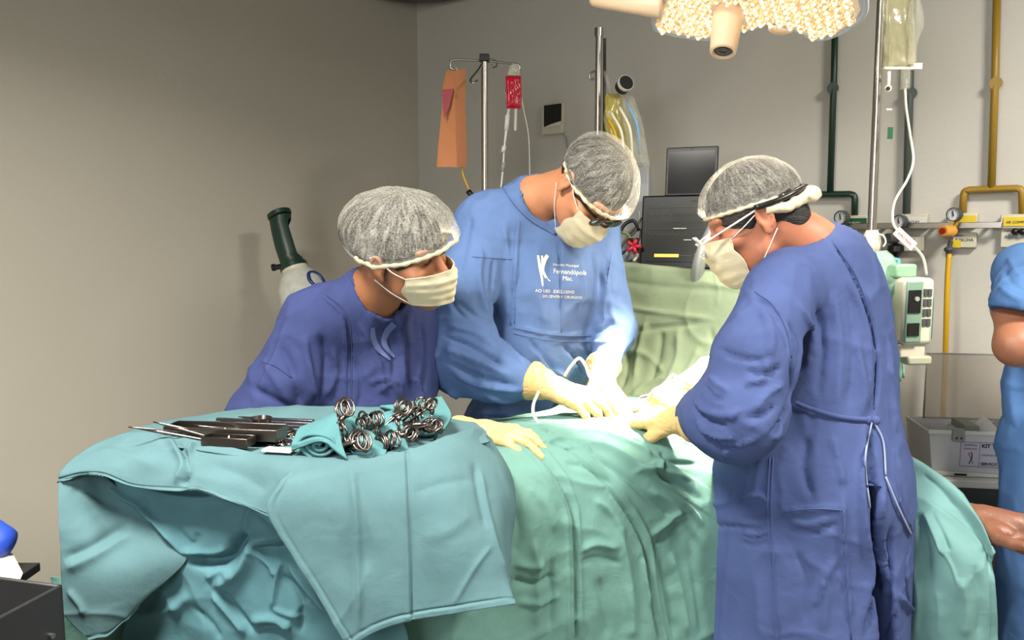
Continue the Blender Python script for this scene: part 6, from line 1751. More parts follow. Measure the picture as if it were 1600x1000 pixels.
# ================================================================== drapes
def patch_grid(rows, nu, nv):
    R_ = [np.array(spline([P(*q) for q in r], nu)) for r in rows]
    G = np.zeros((nv, nu, 3))
    for i in range(nu): G[:, i] = spline([r[i] for r in R_], nv)
    return G
def grid_faces(nv, nu):
    j, i = np.meshgrid(np.arange(nv - 1), np.arange(nu - 1), indexing='ij')
    a = (j * nu + i).ravel()
    return np.stack([a, a + 1, a + nu + 1, a + nu], 1)
def cloth(name, rows, m, parent, nu=110, nv=90, folds=(), noise=0.004, hem=(), thick=0.003, freq=9, off=0.0, ridg=0.001, label=None, hemw=0.016):
    G = patch_grid(rows, nu, nv); V = G.reshape(-1, 3); F = grid_faces(nv, nu)
    N = vnormals(V, F)
    if np.mean(np.sum(N * (CAM - V), 1)) < 0: F = F[:, ::-1]; N = -N
    V = V + N * (noise * vnoise(V * freq + off) + ridg * ridged(V * freq * 2.6 + off) + noise * 0.9 * np.maximum(ridged(V * freq * 0.9 + 0.5 * vnoise(V * 4)[:, None] + off + 7), 0) ** 4 + noise * 0.25 * vnoise(V * freq * 4 + off))[:, None]
    if folds: V = fold(V, F, folds)
    # double-stitched hems: a thickened strip along the named edges
    if hem:
        N = vnormals(V, F)
        G2 = V.reshape(nv, nu, 3)
        add = np.zeros((nv, nu))
        def dist(axis, rev):
            D = np.linalg.norm(np.diff(G2, axis=axis), axis=2)
            if axis == 0:
                c = np.concatenate([np.zeros((1, nu)), np.cumsum(D, 0)]); return c if not rev else c[-1:] - c
            c = np.concatenate([np.zeros((nv, 1)), np.cumsum(D, 1)], 1); return c if not rev else c[:, -1:] - c
        for h in hem:
            d = {'top': lambda: dist(0, 0), 'bottom': lambda: dist(0, 1), 'left': lambda: dist(1, 0), 'right': lambda: dist(1, 1)}[h]()
            add += 0.0022 * np.clip((hemw - d) / 0.004, 0, 1) - 0.0022 * np.exp(-((d - hemw) / 0.0016) ** 2) + 0.0006 * vnoise(V * 90).reshape(nv, nu) * (d < hemw)
        V = V + N * add.ravel()[:, None]
    o = new_mesh(name, V, F, m, parent)
    s = o.modifiers.new('thickness', 'SOLIDIFY'); s.thickness = thick; s.offset = -1
    if label: o['label'] = label
    return o, V, F

# ---- operating table and patient
TA = np.array([0.73, 0.68, 0]); TA /= np.linalg.norm(TA); TN = np.array([TA[1], -TA[0], 0]); T0 = np.array([0.32, 2.2, 0.0])
def TP(t, n, z): return T0 + TA * t + TN * n + ZZ * z
BT = np.stack([TA, -TN, ZZ], 1)
tb = thing('operating_table', TP(-0.2, -0.02, 0), 'operating table hidden under the green drapes, carrying the patient', 'operating table')
def tbx(name, c, h, m, bevel=0.008): mb = MB(); mb.box(c, np.array(h), BT); return mb.build(name, m, tb, bevel=bevel)
tbx('base', TP(-0.1, -0.02, 0.06), (0.42, 0.2, 0.06), M_grey)
tbx('column', TP(-0.1, -0.02, 0.4), (0.16, 0.12, 0.3), M_grey)
tbx('table_top', TP(-0.03, -0.02, 0.735), (0.88, 0.24, 0.03), M_steel)
tbx('mattress', TP(-0.03, -0.02, 0.785), (0.87, 0.235, 0.022), M_black)
ab = (P(1500, 845, 1.82) + TP(0.52, 0.28, 0.8)) / 2
av = nrm((P(1530, 855, 1.8) - TP(0.52, 0.28, 0.8)) * [1, 1, 0]); 
mb = MB(); mb.box(TP(0.52, 0.2, 0.80) + av * 0.3, np.array([0.26, 0.05, 0.015]), np.stack([av, np.array([-av[1], av[0], 0]), ZZ], 1)); mb.build('armboard', M_black, tb, bevel=0.01)

pt = thing('person', TP(-0.1, -0.02, 0.81), 'patient lying under the green drapes with one bare brown hand, palm up', 'person')
wrp = P(1532, 812, 1.86)
hd = (wrp, basis(P(1604, 838, 1.78) - wrp, (0.0, 0.8, -0.6)))
v = Vox(np.array([-0.75, 1.1, 0.76]), np.array([1.3, 3.2, 1.12]), 0.016, (np.array([0.95, 1.6, 0.76]), np.array([1.28, 1.92, 1.0])), 0.0036)
frp = frame(TP(0.86, -0.02, 0.93), (0, 0.05, 1), TA)
head_sdf(v, frp, 1.0)
v.cone(TP(0.8, -0.02, 0.9), TP(0.6, -0.02, 0.9), 0.05, 0.07, 0.03)
v.cone(TP(0.6, -0.17, 0.9), TP(0.6, 0.15, 0.9), 0.06, 0.06, 0.04)
v.chain([TP(0.55, -0.02, 0.91), TP(0.2, -0.02, 0.91), TP(-0.05, -0.02, 0.9)], [0.11, 0.11, 0.11], 0.04)
for q in (-1, 1): v.chain([TP(-0.05, -0.02 + q * 0.08, 0.88), TP(-0.5, -0.02 + q * 0.1, 0.87), TP(-0.86, -0.02 + q * 0.08, 0.86)], [0.08, 0.055, 0.04], 0.02)
elp = P(1415, 850, 2.08)
v.chain([TP(0.58, 0.18, 0.9), elp], [0.05, 0.042], 0.03)
v.cone(elp, wrp + [0, 0, 0], 0.042, 0.031, 0.02)
v.chain([TP(0.58, -0.2, 0.9), TP(0.25, -0.21, 0.86), TP(0.0, -0.2, 0.86)], [0.045, 0.035, 0.028], 0.02)
hand_prims(v, hd, curls=((35, 40, 25), (40, 46, 28), (42, 48, 28), (44, 50, 28)), side=-1, s=1.25, spread=2, thumb=(30, 20), wrist=0.02)
V, F = v.mesh(1)
new_mesh('body', V, F, M_skin5, pt)

# ---- big patient drape
dr = thing('surgical_drape', TP(-0.2, 0.2, 1.0), 'green drape over the patient falling in folds between the instrument table and right surgeon', 'surgical drape')
rows = [
    [(560, 700, 2.0), (660, 672, 2.1), (760, 660, 2.15), (860, 640, 2.25), (960, 622, 2.35), (1060, 622, 2.4), (1200, 640, 2.3)],
    [(560, 735, 1.75), (660, 690, 1.9), (770, 672, 1.95), (870, 650, 2.05), (975, 640, 2.12), (1080, 642, 2.15), (1200, 660, 2.1)],
    [(560, 800, 1.55), (670, 720, 1.68), (780, 688, 1.78), (880, 662, 1.9), (985, 655, 1.98), (1090, 662, 2.02), (1200, 690, 2.0)],
    [(560, 860, 1.46), (680, 755, 1.54), (790, 715, 1.66), (890, 690, 1.78), (1000, 682, 1.86), (1100, 695, 1.93), (1200, 730, 1.93)],
    [(560, 930, 1.42), (690, 800, 1.46), (800, 765, 1.56), (900, 742, 1.68), (1010, 742, 1.77), (1105, 755, 1.86), (1200, 780, 1.88)],
    [(560, 1000, 1.41), (700, 880, 1.44), (805, 850, 1.52), (905, 835, 1.63), (1015, 840, 1.73), (1108, 850, 1.83), (1200, 880, 1.86)],
    [(560, 1080, 1.41), (700, 1000, 1.43), (805, 980, 1.52), (908, 975, 1.62), (1020, 985, 1.72), (1112, 1000, 1.83), (1200, 1000, 1.86)],
    [(560, 1300, 1.41), (700, 1250, 1.43), (805, 1230, 1.52), (908, 1220, 1.62), (1020, 1190, 1.72), (1112, 1190, 1.83), (1200, 1180, 1.86)],
]
fl = [
    ([(790, 683), (828, 700), (862, 735), (890, 790), (897, 860), (900, 1000)], 0.0032, -0.009, 1), ([(782, 690), (818, 708), (850, 742), (878, 795), (884, 860), (886, 1000)], 0.004, 0.005, 1),
    ([(798, 680), (836, 696), (872, 732), (899, 787), (906, 860), (909, 1000)], 0.004, 0.004, 1),
    ([(838, 690), (880, 700), (925, 735), (975, 795), (1005, 850), (1015, 930), (1028, 1000)], 0.0032, -0.010, 1), ([(846, 686), (888, 695), (934, 730), (984, 788), (1015, 845), (1026, 930), (1040, 1000)], 0.005, 0.006, 1),
    ([(820, 672), (852, 672), (862, 680)], 0.005, 0.009), ([(838, 697), (870, 690), (905, 695), (925, 712)], 0.006, 0.009), ([(845, 703), (872, 700), (898, 704)], 0.005, -0.008),
    ([(905, 690), (950, 705), (1000, 735), (1040, 765), (1080, 800), (1100, 825)], 0.012, 0.014), ([(925, 712), (975, 745), (1020, 785), (1060, 815)], 0.009, -0.010),
    ([(900, 672), (950, 680), (1000, 700), (1020, 712)], 0.009, 0.010), ([(870, 665), (930, 668), (990, 685), (1030, 715)], 0.007, -0.008), ([(1000, 668), (1040, 680), (1085, 700)], 0.008, 0.009),
    ([(1032, 718), (1025, 735), (1000, 738)], 0.006, 0.010), ([(1030, 705), (1050, 722), (1090, 725)], 0.006, -0.009), ([(985, 742), (1005, 735), (1035, 738), (1080, 750)], 0.007, 0.008),
    ([(1015, 838), (1045, 815), (1062, 800)], 0.007, 0.009), ([(1022, 850), (1052, 830), (1070, 812)], 0.005, -0.007), ([(1018, 745), (1050, 755), (1095, 780)], 0.007, -0.008),
    ([(820, 760), (850, 790), (868, 830)], 0.010, 0.006), ([(800, 880), (830, 885), (850, 875)], 0.008, 0.010), ([(800, 905), (830, 912), (870, 900)], 0.008, -0.010), ([(805, 940), (840, 940), (875, 930)], 0.007, 0.009),
    ([(905, 860), (930, 850), (965, 856)], 0.009, 0.010), ([(905, 880), (935, 872), (970, 880)], 0.007, -0.007), ([(830, 840), (838, 900), (835, 990)], 0.012, 0.010), ([(860, 870), (862, 930), (858, 990)], 0.009, -0.009),
    ([(960, 820), (975, 880), (985, 960), (985, 1000)], 0.014, 0.012), ([(935, 900), (945, 950), (948, 1000)], 0.012, -0.009), ([(925, 780), (950, 800), (975, 840)], 0.008, 0.007),
    ([(1045, 860), (1060, 920), (1075, 1000)], 0.012, 0.012), ([(1030, 870), (1042, 930), (1055, 1000)], 0.007, -0.012), ([(1075, 850), (1088, 920), (1098, 1000)], 0.01, -0.008),
    ([(860, 740), (900, 755), (950, 765)], 0.010, 0.006), ([(880, 725), (920, 735), (960, 760)], 0.008, -0.006), ([(930, 655), (980, 662), (1050, 668)], 0.008, 0.007),
    ([(1010, 765), (1050, 790), (1095, 850)], 0.009, 0.009), ([(800, 780), (812, 830), (805, 870)], 0.010, -0.007), ([(1000, 868), (1004, 900), (1015, 950)], 0.006, 0.009),
]
fl += [([(786, 690), (824, 706), (858, 740), (886, 795), (893, 860), (896, 1000)], 0.0035, 0.009, 1, 1), ([(834, 694), (876, 704), (921, 739), (971, 799), (1001, 854), (1011, 930), (1024, 1000)], 0.0035, 0.010, 1, 1),
       ([(900, 688), (950, 700), (1000, 728), (1032, 718), (1062, 735)], 0.0035, 0.007, 1, 1), ([(1005, 742), (1045, 768), (1100, 800)], 0.0035, 0.006, 1, -1)]
o, DV, DF = cloth('drape_sheet', rows, M_green, dr, 290, 270, fl, noise=0.006, hem=('bottom',), freq=7, ridg=0.0015)
# ---- screen drape
sd = thing('screen_drape', P(1060, 600, 2.6), 'pale green cloth screen stretched upright behind the surgical field', 'surgical drape')
rows = [
    [(880, 410, 2.99), (965, 415, 2.95), (1050, 424, 2.85), (1150, 432, 2.72), (1300, 440, 2.58)],
    [(880, 404, 2.9), (965, 410, 2.8), (1050, 418, 2.7), (1150, 427, 2.58), (1300, 436, 2.45)],
    [(880, 420, 2.86), (965, 425, 2.76), (1050, 432, 2.66), (1150, 440, 2.54), (1300, 448, 2.41)],
    [(880, 480, 2.84), (965, 485, 2.74), (1050, 495, 2.64), (1150, 500, 2.52), (1300, 510, 2.39)],
    [(880, 560, 2.8), (965, 570, 2.7), (1050, 570, 2.6), (1150, 580, 2.48), (1300, 600, 2.37)],
    [(880, 620, 2.7), (965, 630, 2.56), (1050, 632, 2.5), (1150, 640, 2.42), (1300, 680, 2.33)],
    [(880, 660, 2.5), (965, 655, 2.35), (1050, 650, 2.3), (1150, 660, 2.3), (1300, 740, 2.3)],
]
fl = [([(968, 478), (1030, 488), (1120, 500)], 0.007, 0.008), ([(970, 520), (1030, 512), (1100, 505)], 0.007, -0.008), ([(1010, 500), (1000, 545), (990, 600)], 0.012, 0.014),
      ([(1035, 515), (1028, 560), (1015, 600)], 0.012, -0.012), ([(1060, 510), (1058, 560), (1040, 600)], 0.012, 0.010), ([(975, 530), (980, 570), (970, 610)], 0.010, -0.01),
      ([(1115, 420), (1122, 450), (1120, 480)], 0.004, 0.004), ([(1095, 540), (1075, 580), (1060, 610)], 0.012, 0.01), ([(970, 545), (1010, 555), (1040, 585)], 0.008, 0.008),
      ([(968, 440), (1040, 448), (1140, 455)], 0.012, -0.004), ([(1045, 590), (1010, 600), (985, 620)], 0.010, 0.01), ([(1110, 510), (1112, 550), (1095, 580)], 0.009, -0.009)]
o, V, F = cloth('screen_cloth', rows, M_screen, sd, 150, 120, fl, noise=0.006, freq=6, hem=('left',))
bar = MB(); bar.tube([P(880, 409, 2.93), P(1300, 440, 2.5)], 0.012, 10)
b_ = bar.build('support_bar', M_steel, sd, sharp=None)
for q, yy in ((890, 2.9), (1290, 2.5)):
    a = P(q, 412 if q < 1000 else 441, yy); MB().cyl(a * [1, 1, 0] + ZZ * 0.02, a, 0.012).build('support_post', M_steel, sd)
# ---- cloth over the outstretched arm
ad = thing('arm_drape', P(1490, 860, 1.85), 'aqua green cloth over the outstretched arm, right of the right surgeon', 'surgical drape')
rows = [
    [(1300, 690, 2.3), (1370, 708, 2.2), (1430, 735, 2.1), (1470, 765, 2.04), (1506, 812, 1.98), (1530, 870, 1.95)],
    [(1300, 660, 2.2), (1370, 685, 2.1), (1432, 718, 1.98), (1482, 752, 1.89), (1528, 806, 1.80), (1553, 862, 1.77)],
    [(1300, 690, 2.18), (1365, 712, 2.06), (1422, 742, 1.95), (1468, 775, 1.87), (1516, 825, 1.80), (1550, 880, 1.77)],
    [(1300, 760, 2.12), (1360, 770, 2.0), (1410, 800, 1.88), (1460, 825, 1.80), (1512, 865, 1.75), (1554, 905, 1.74)],
    [(1300, 850, 2.1), (1360, 860, 1.98), (1410, 880, 1.86), (1460, 895, 1.79), (1512, 915, 1.74), (1557, 945, 1.74)],
    [(1300, 980, 2.1), (1360, 990, 1.98), (1410, 990, 1.86), (1462, 995, 1.80), (1514, 1000, 1.75), (1558, 1005, 1.75)],
    [(1300, 1200, 2.1), (1360, 1200, 1.98), (1410, 1200, 1.87), (1462, 1200, 1.81), (1514, 1190, 1.76), (1558, 1180, 1.76)],
]
fl = [([(1442, 800), (1462, 840), (1475, 870)], 0.005, 0.010), ([(1456, 800), (1474, 835), (1484, 862)], 0.004, -0.007), ([(1462, 845), (1485, 880), (1498, 915)], 0.003, 0.006),
      ([(1430, 775), (1470, 800), (1520, 840), (1535, 865)], 0.010, 0.008), ([(1430, 800), (1445, 850), (1450, 920)], 0.014, -0.012), ([(1500, 900), (1510, 950), (1505, 1000)], 0.012, 0.008),
      ([(1525, 880), (1532, 940), (1530, 1000)], 0.010, -0.008), ([(1465, 920), (1470, 960), (1468, 1000)], 0.012, 0.008), ([(1440, 740), (1470, 765), (1500, 800)], 0.006, -0.004),
      ([(1425, 870), (1435, 930), (1430, 1000)], 0.010, 0.010)]
o, V, F = cloth('drape_sheet', rows, M_armdrape, ad, 130, 130, fl, noise=0.004, hem=('right', 'top'), freq=7)

# ---- instrument table
it = thing('instrument_table', (-0.45, 1.52, 0), 'stand of the draped instrument table in the foreground', 'table')
mb = MB()
tz = 1.085
tray = [PZ(250, 690, tz), PZ(430, 760, tz), PZ(690, 720, tz), PZ(690, 665, tz), PZ(400, 655, tz)]
cc_ = sum(tray) / 5; tray = [cc_ + (p - cc_) * 0.85 for p in tray]
mb.add([p for p in tray] + [p - ZZ * 0.02 for p in tray], [(0, 1, 2, 3, 4), (9, 8, 7, 6, 5)] + [(i, i + 5, (i + 1) % 5 + 5, (i + 1) % 5) for i in range(5)])
mb.build('tray', M_steel, it, bevel=0.004)
pc2 = np.array([cc_[0] - 0.02, cc_[1], 0]); 
MB().cyl(np.array([pc2[0], pc2[1], 0.05]), np.array([pc2[0], pc2[1], tz - 0.02]), 0.02).build('post', M_steel, it)
mb = MB(); mb.tube([np.array([pc2[0] - 0.2, pc2[1] - 0.2, 0.045]), np.array([pc2[0] - 0.2, pc2[1] - 0.02, 0.045]), np.array([pc2[0] + 0.0, pc2[1], 0.045]), np.array([pc2[0] + 0.2, pc2[1] - 0.02, 0.045]), np.array([pc2[0] + 0.2, pc2[1] - 0.2, 0.045])], 0.018, 10)
mb.build('base', M_steel, it, sharp=None)
td = thing('table_drape', cc_ + ZZ * 0.03, 'teal cloth covering the instrument table and hanging down its front', 'surgical drape')
# top panel
rows = [
    [(210, 740, 1.75), (330, 720, 1.85), (450, 715, 1.88), (580, 715, 1.88), (680, 725, 1.82), (760, 745, 1.72)],
    [(222, 672, 1.69), (300, 655, 1.76), (385, 641, 1.79), (520, 637, 1.79), (640, 644, 1.76), (738, 664, 1.69)],
    [(200, 676, 1.62), (290, 667, 1.64), (400, 664, 1.65), (530, 664, 1.64), (650, 666, 1.62), (752, 668, 1.62)],
    [(178, 684, 1.56), (280, 684, 1.52), (400, 690, 1.49), (530, 694, 1.47), (650, 688, 1.49), (760, 676, 1.57)],
    [(160, 690, 1.51), (270, 692, 1.45), (400, 706, 1.41), (530, 722, 1.355), (640, 704, 1.39), (760, 685, 1.52)],
    [(150, 700, 1.48), (265, 700, 1.42), (400, 716, 1.375), (530, 732, 1.335), (640, 716, 1.36), (765, 692, 1.50)],
]
o, V, F = cloth('top_panel', rows, M_teal, td, 150, 90, [([(270, 665), (400, 662), (500, 668)], 0.02, -0.004)], noise=0.003, freq=8)
# sloping front flap
rows = [
    [(168, 684, 1.53), (205, 674, 1.54), (262, 680, 1.47), (330, 692, 1.425), (400, 708, 1.385), (470, 722, 1.35), (540, 722, 1.345)],
    [(142, 698, 1.485), (195, 690, 1.485), (258, 696, 1.43), (330, 712, 1.395), (400, 728, 1.36), (470, 742, 1.33), (540, 745, 1.325)],
    [(112, 718, 1.44), (170, 715, 1.42), (250, 722, 1.395), (325, 742, 1.365), (395, 760, 1.34), (470, 775, 1.315), (540, 790, 1.31)],
    [(94, 742, 1.41), (150, 734, 1.395), (225, 748, 1.38), (290, 748, 1.365), (350, 776, 1.34), (425, 797, 1.315), (530, 830, 1.305)],
    [(93, 752, 1.41), (145, 738, 1.395), (205, 760, 1.375), (278, 768, 1.355), (310, 762, 1.345), (400, 798, 1.315), (520, 850, 1.305)],
]
fl = [([(262, 684), (278, 705), (286, 728), (272, 760)], 0.006, 0.010), ([(272, 684), (290, 712), (294, 740), (285, 760)], 0.005, -0.012), ([(300, 690), (296, 715), (292, 745)], 0.005, 0.009), ([(283, 690), (292, 705), (300, 700)], 0.006, 0.005),
      ([(150, 700), (200, 712), (250, 730)], 0.012, 0.004), ([(330, 725), (380, 745), (420, 770)], 0.012, -0.004)]
o, V, F = cloth('front_flap', rows, M_teal, td, 170, 80, fl, noise=0.003, freq=8, hem=('bottom',), hemw=0.006)
# right front flap
rows = [
    [(452, 738, 1.335), (540, 722, 1.34), (632, 706, 1.37), (700, 682, 1.44), (742, 670, 1.54), (768, 684, 1.60)],
    [(435, 760, 1.305), (532, 742, 1.315), (634, 730, 1.34), (712, 712, 1.385), (776, 718, 1.47), (800, 742, 1.57)],
    [(418, 800, 1.285), (525, 790, 1.29), (636, 785, 1.30), (728, 775, 1.33), (796, 770, 1.42), (806, 790, 1.54)],
    [(458, 870, 1.275), (548, 862, 1.28), (639, 858, 1.28), (730, 850, 1.29), (788, 835, 1.345), (800, 850, 1.46)],
    [(500, 935, 1.27), (575, 928, 1.27), (642, 920, 1.27), (728, 912, 1.275), (794, 905, 1.30), (798, 908, 1.36)],
    [(545, 1012, 1.265), (590, 985, 1.265), (645, 968, 1.265), (725, 956, 1.265), (800, 944, 1.27), (803, 942, 1.28)],
]
fl = [([(636, 705), (640, 800), (643, 880), (644, 965)], 0.0025, -0.006, 1), ([(630, 705), (634, 800), (637, 880), (638, 965)], 0.004, 0.003, 1), ([(549, 730), (558, 820), (560, 900), (562, 990)], 0.006, 0.007),
      ([(560, 735), (568, 820), (575, 900)], 0.012, -0.004), ([(750, 730), (758, 780), (775, 850), (795, 905)], 0.006, 0.006), ([(742, 720), (750, 770), (762, 830)], 0.010, -0.006), ([(700, 960), (740, 890), (770, 850)], 0.005, 0.003),
      ([(655, 840), (700, 830), (740, 800)], 0.014, 0.003), ([(645, 770), (690, 755), (740, 748)], 0.010, -0.003)]
o, V, F = cloth('corner_flap', rows, M_teal, td, 170, 150, fl, noise=0.003, freq=6, hem=('bottom', 'left'), hemw=0.012)
# under layer with soft folds
rows = [
    [(150, 735, 1.47), (230, 745, 1.46), (330, 755, 1.44), (420, 790, 1.41), (520, 820, 1.39), (620, 850, 1.38)],
    [(165, 770, 1.45), (250, 775, 1.43), (340, 785, 1.41), (430, 815, 1.37), (520, 850, 1.36), (620, 880, 1.36)],
    [(190, 830, 1.44), (270, 828, 1.40), (360, 830, 1.385), (430, 850, 1.365), (520, 880, 1.35), (620, 910, 1.35)],
    [(215, 900, 1.43), (290, 885, 1.39), (370, 890, 1.375), (440, 905, 1.36), (530, 930, 1.345), (620, 950, 1.35)],
    [(190, 1010, 1.43), (290, 1000, 1.39), (370, 1000, 1.37), (450, 1000, 1.355), (540, 1010, 1.345), (640, 1010, 1.35)],
    [(180, 1200, 1.43), (290, 1200, 1.39), (370, 1200, 1.37), (450, 1200, 1.36), (540, 1200, 1.35), (640, 1200, 1.35)],
]
fl = [([(150, 745), (190, 775), (230, 800), (290, 872)], 0.006, 0.012), ([(150, 755), (185, 790), (225, 820), (280, 875)], 0.007, -0.016), ([(205, 755), (260, 775), (320, 780), (355, 772)], 0.008, 0.010), ([(230, 775), (228, 800), (240, 820)], 0.006, 0.006),
      ([(290, 875), (330, 878), (360, 872), (372, 850), (385, 830)], 0.011, -0.028), ([(280, 862), (330, 866), (355, 858)], 0.008, 0.010), ([(330, 920), (370, 895), (400, 850), (440, 835)], 0.014, 0.016), ([(385, 855), (430, 860), (460, 850)], 0.012, -0.018),
      ([(380, 840), (390, 800), (405, 790)], 0.008, 0.008), ([(320, 905), (345, 890), (365, 900)], 0.007, 0.008), ([(330, 925), (360, 960), (385, 990)], 0.006, 0.012), ([(342, 920), (370, 955), (398, 990)], 0.006, -0.012),
      ([(300, 945), (330, 975), (345, 1000)], 0.005, -0.007), ([(390, 970), (430, 968), (455, 985)], 0.007, 0.012), ([(395, 985), (430, 982), (448, 1000)], 0.005, -0.012), ([(440, 870), (432, 910), (425, 955)], 0.006, 0.009),
      ([(450, 880), (480, 920), (515, 960)], 0.006, 0.010), ([(440, 895), (470, 935), (470, 990)], 0.006, -0.009), ([(425, 950), (450, 960), (475, 965)], 0.005, 0.006), ([(285, 960), (262, 930), (250, 900)], 0.010, 0.008),
      ([(220, 960), (270, 950), (300, 930)], 0.010, 0.006), ([(270, 820), (300, 850), (310, 830)], 0.008, -0.006), ([(400, 800), (430, 825), (455, 832)], 0.006, -0.006), ([(380, 850), (420, 880), (430, 900)], 0.006, 0.008)]
o, V, F = cloth('under_layer', rows, cloth_mat('teal_under_cotton', srgb(76, 114, 122), bump=0.3), td, 200, 170, fl, noise=0.006, freq=7, ridg=0.002)
# left side flap
rows = [
    [(93, 750, 1.41), (122, 738, 1.42), (150, 737, 1.44), (172, 752, 1.45), (200, 780, 1.45)],
    [(91, 800, 1.38), (130, 795, 1.40), (165, 795, 1.43), (200, 800, 1.435), (238, 820, 1.42)],
    [(95, 855, 1.365), (140, 850, 1.375), (185, 845, 1.40), (225, 845, 1.40), (265, 850, 1.395)],
    [(97, 905, 1.36), (145, 900, 1.355), (195, 890, 1.365), (245, 880, 1.375), (292, 872, 1.385)],
    [(100, 955, 1.355), (145, 948, 1.35), (185, 938, 1.355), (225, 925, 1.365), (262, 905, 1.375)],
    [(140, 1000, 1.35), (155, 996, 1.35), (170, 992, 1.355), (192, 970, 1.36), (222, 938, 1.37)],
]
fl = [([(97, 875), (150, 850), (200, 815)], 0.010, -0.008), ([(100, 890), (150, 868), (210, 835)], 0.010, 0.008), ([(110, 760), (150, 775), (200, 800)], 0.010, -0.006), ([(105, 920), (125, 945), (130, 960)], 0.006, 0.006)]
o, V, F = cloth('side_flap', rows, M_teal, td, 100, 110, fl, noise=0.003, freq=6, hem=('bottom',), hemw=0.006)
# lower drape corner visible at the very bottom left and under the right flap
rows = [[(80, 900, 1.45), (140, 905, 1.46), (220, 930, 1.46), (300, 960, 1.46)], [(85, 960, 1.44), (140, 965, 1.45), (220, 985, 1.45), (300, 1000, 1.45)], [(90, 1200, 1.44), (150, 1200, 1.45), (220, 1200, 1.45), (300, 1200, 1.45)]]
cloth('lower_layer', rows, cloth_mat('sea_green_cotton', srgb(84, 118, 110)), td, 60, 60, [([(110, 960), (140, 970), (160, 1000)], 0.008, 0.010)], noise=0.004)

# ================================================================== instruments
def forceps_mesh():
    mb = MB()
    for q in (-1, 1):
        mb.torus((q * 0.031, 0.0, 0), (0, 0, 1), 0.0145, 0.0022, n=16, m=6, sx=0.85)
        mb.tube([(q * 0.024, 0.011, 0), (q * 0.014, 0.045, 0), (q * 0.003, 0.088, q * 0.001), (-q * 0.001, 0.115, q * 0.001), (-q * 0.0008, 0.15, 0)], [0.0026, 0.0024, 0.003, 0.0026, 0.0012], 6, seg=12)
        mb.box((q * 0.012, 0.022, q * 0.0012), (0.009, 0.0022, 0.001))
    mb.cyl((0, 0.093, -0.0035), (0, 0.093, 0.0035), 0.0035, n=10)
    o = mb.build('artery_forceps', M_instr, None, sharp=None)
    return o.data, o
FM, F0 = forceps_mesh(); bpy.data.objects.remove(F0)
def put_forceps(a, b, ydir, label, group, n, stack, jit=0.12, seed=0, name='artery_forceps'):
    """a, b: where the two finger rings stand; n copies stacked"""
    rs = np.random.RandomState(seed)
    for k in range(n):
        A = a + stack * (k - (n - 1) / 2); B_ = b + stack * (k - (n - 1) / 2) * 0.9
        A = A + rs.randn(3) * 0.0022; B_ = B_ + rs.randn(3) * 0.0022
        x = nrm(A - B_); y = nrm(ydir - x * np.dot(x, ydir) + rs.randn(3) * jit * 0.4); y = nrm(y - x * np.dot(x, y)); z = np.cross(x, y)
        s = np.linalg.norm(A - B_) / 0.062
        M = Matrix(((x[0], y[0], z[0]), (x[1], y[1], z[1]), (x[2], y[2], z[2]))).to_4x4()
        o = bpy.data.objects.new(name, FM); COL.objects.link(o)
        o.matrix_basis = Matrix.Translation(Vector((A + B_) / 2)) @ M @ Matrix.Diagonal((s, 1.0, 1.0, 1))
        tag(o, label, 'forceps', group)
yd = nrm((-0.82, 0.5, -0.22))
st = np.array([0.0045, -0.005, 0.0005])
put_forceps(P(537, 639, 1.43), P(562, 688, 1.375), yd, 'steel forceps with ring handles in the leftmost upright bundle, against the peaked towel', 'forceps in the leftmost bundle', 6, st, jit=0.7, seed=1)
put_forceps(P(578, 657, 1.45), P(604, 688, 1.40), nrm((-0.6, 0.75, -0.2)), 'steel forceps in the low second bundle, leaning between the two towels', 'forceps in the second bundle', 7, np.array([0.006, -0.003, 0.002]), jit=0.3, seed=2)
put_forceps(P(630, 636, 1.50), P(640, 676, 1.435), yd, 'steel forceps in the third bundle with wide open upper rings', 'forceps in the third bundle', 6, np.array([0.004, -0.006, 0]), jit=0.5, seed=3)
put_forceps(P(666, 631, 1.52), P(677, 664, 1.46), yd, 'steel forceps in the rightmost bundle beside the glove of the left person', 'forceps in the rightmost bundle', 7, np.array([0.0045, -0.005, 0.0]), jit=0.6, seed=4)
tzt = PZ(440, 690, 1.128)
put_forceps(P(452, 676, 1.54), P(440, 690, 1.47), nrm((-1, -0.25, 0)), 'steel forceps lying flat with beaded rings, left of the rolled towel', 'forceps lying left of the rolled towel', 8, np.array([-0.006, 0.0, 0.0015]), jit=0.25, seed=5)
put_forceps(P(352, 684, 1.485), P(345, 692, 1.45), nrm((-1, 0.42, 0.0)), 'dark steel forceps with tips pointing left off the table edge', 'forceps at the left corner of the table', 3, np.array([-0.022, 0.004, 0.002]), jit=0.3, seed=6)
def bar(a, b, r, label, name, cat, flat=False, m=None):
    mb = MB()
    d = nrm(b - a)
    mb.box((a + b) / 2, (np.linalg.norm(b - a) / 2, r * 2.4, r * 0.7), np.stack([d, nrm(np.cross(ZZ, d)), np.cross(d, nrm(np.cross(ZZ, d)))], 1))
    mb.cyl(a - d * 0.002, a + d * 0.02, r * 1.2, n=10)
    o = mb.build(name, m or M_instr, None, bevel=0.0008); return tag(recenter(o, a), label, cat)
bar(P(374, 652, 1.70), P(490, 657, 1.66), 0.0022, 'thin steel rod, rearmost instrument on the table', 'probe', 'instrument')
bar(P(340, 655, 1.67), P(488, 661, 1.63), 0.003, 'long flat steel blade just in front of the rearmost rod', 'retractor', 'instrument')
bar(P(300, 661, 1.62), P(486, 666, 1.58), 0.004, 'broad dark steel blade behind the steel trays', 'retractor', 'instrument', m=M_dsteel)
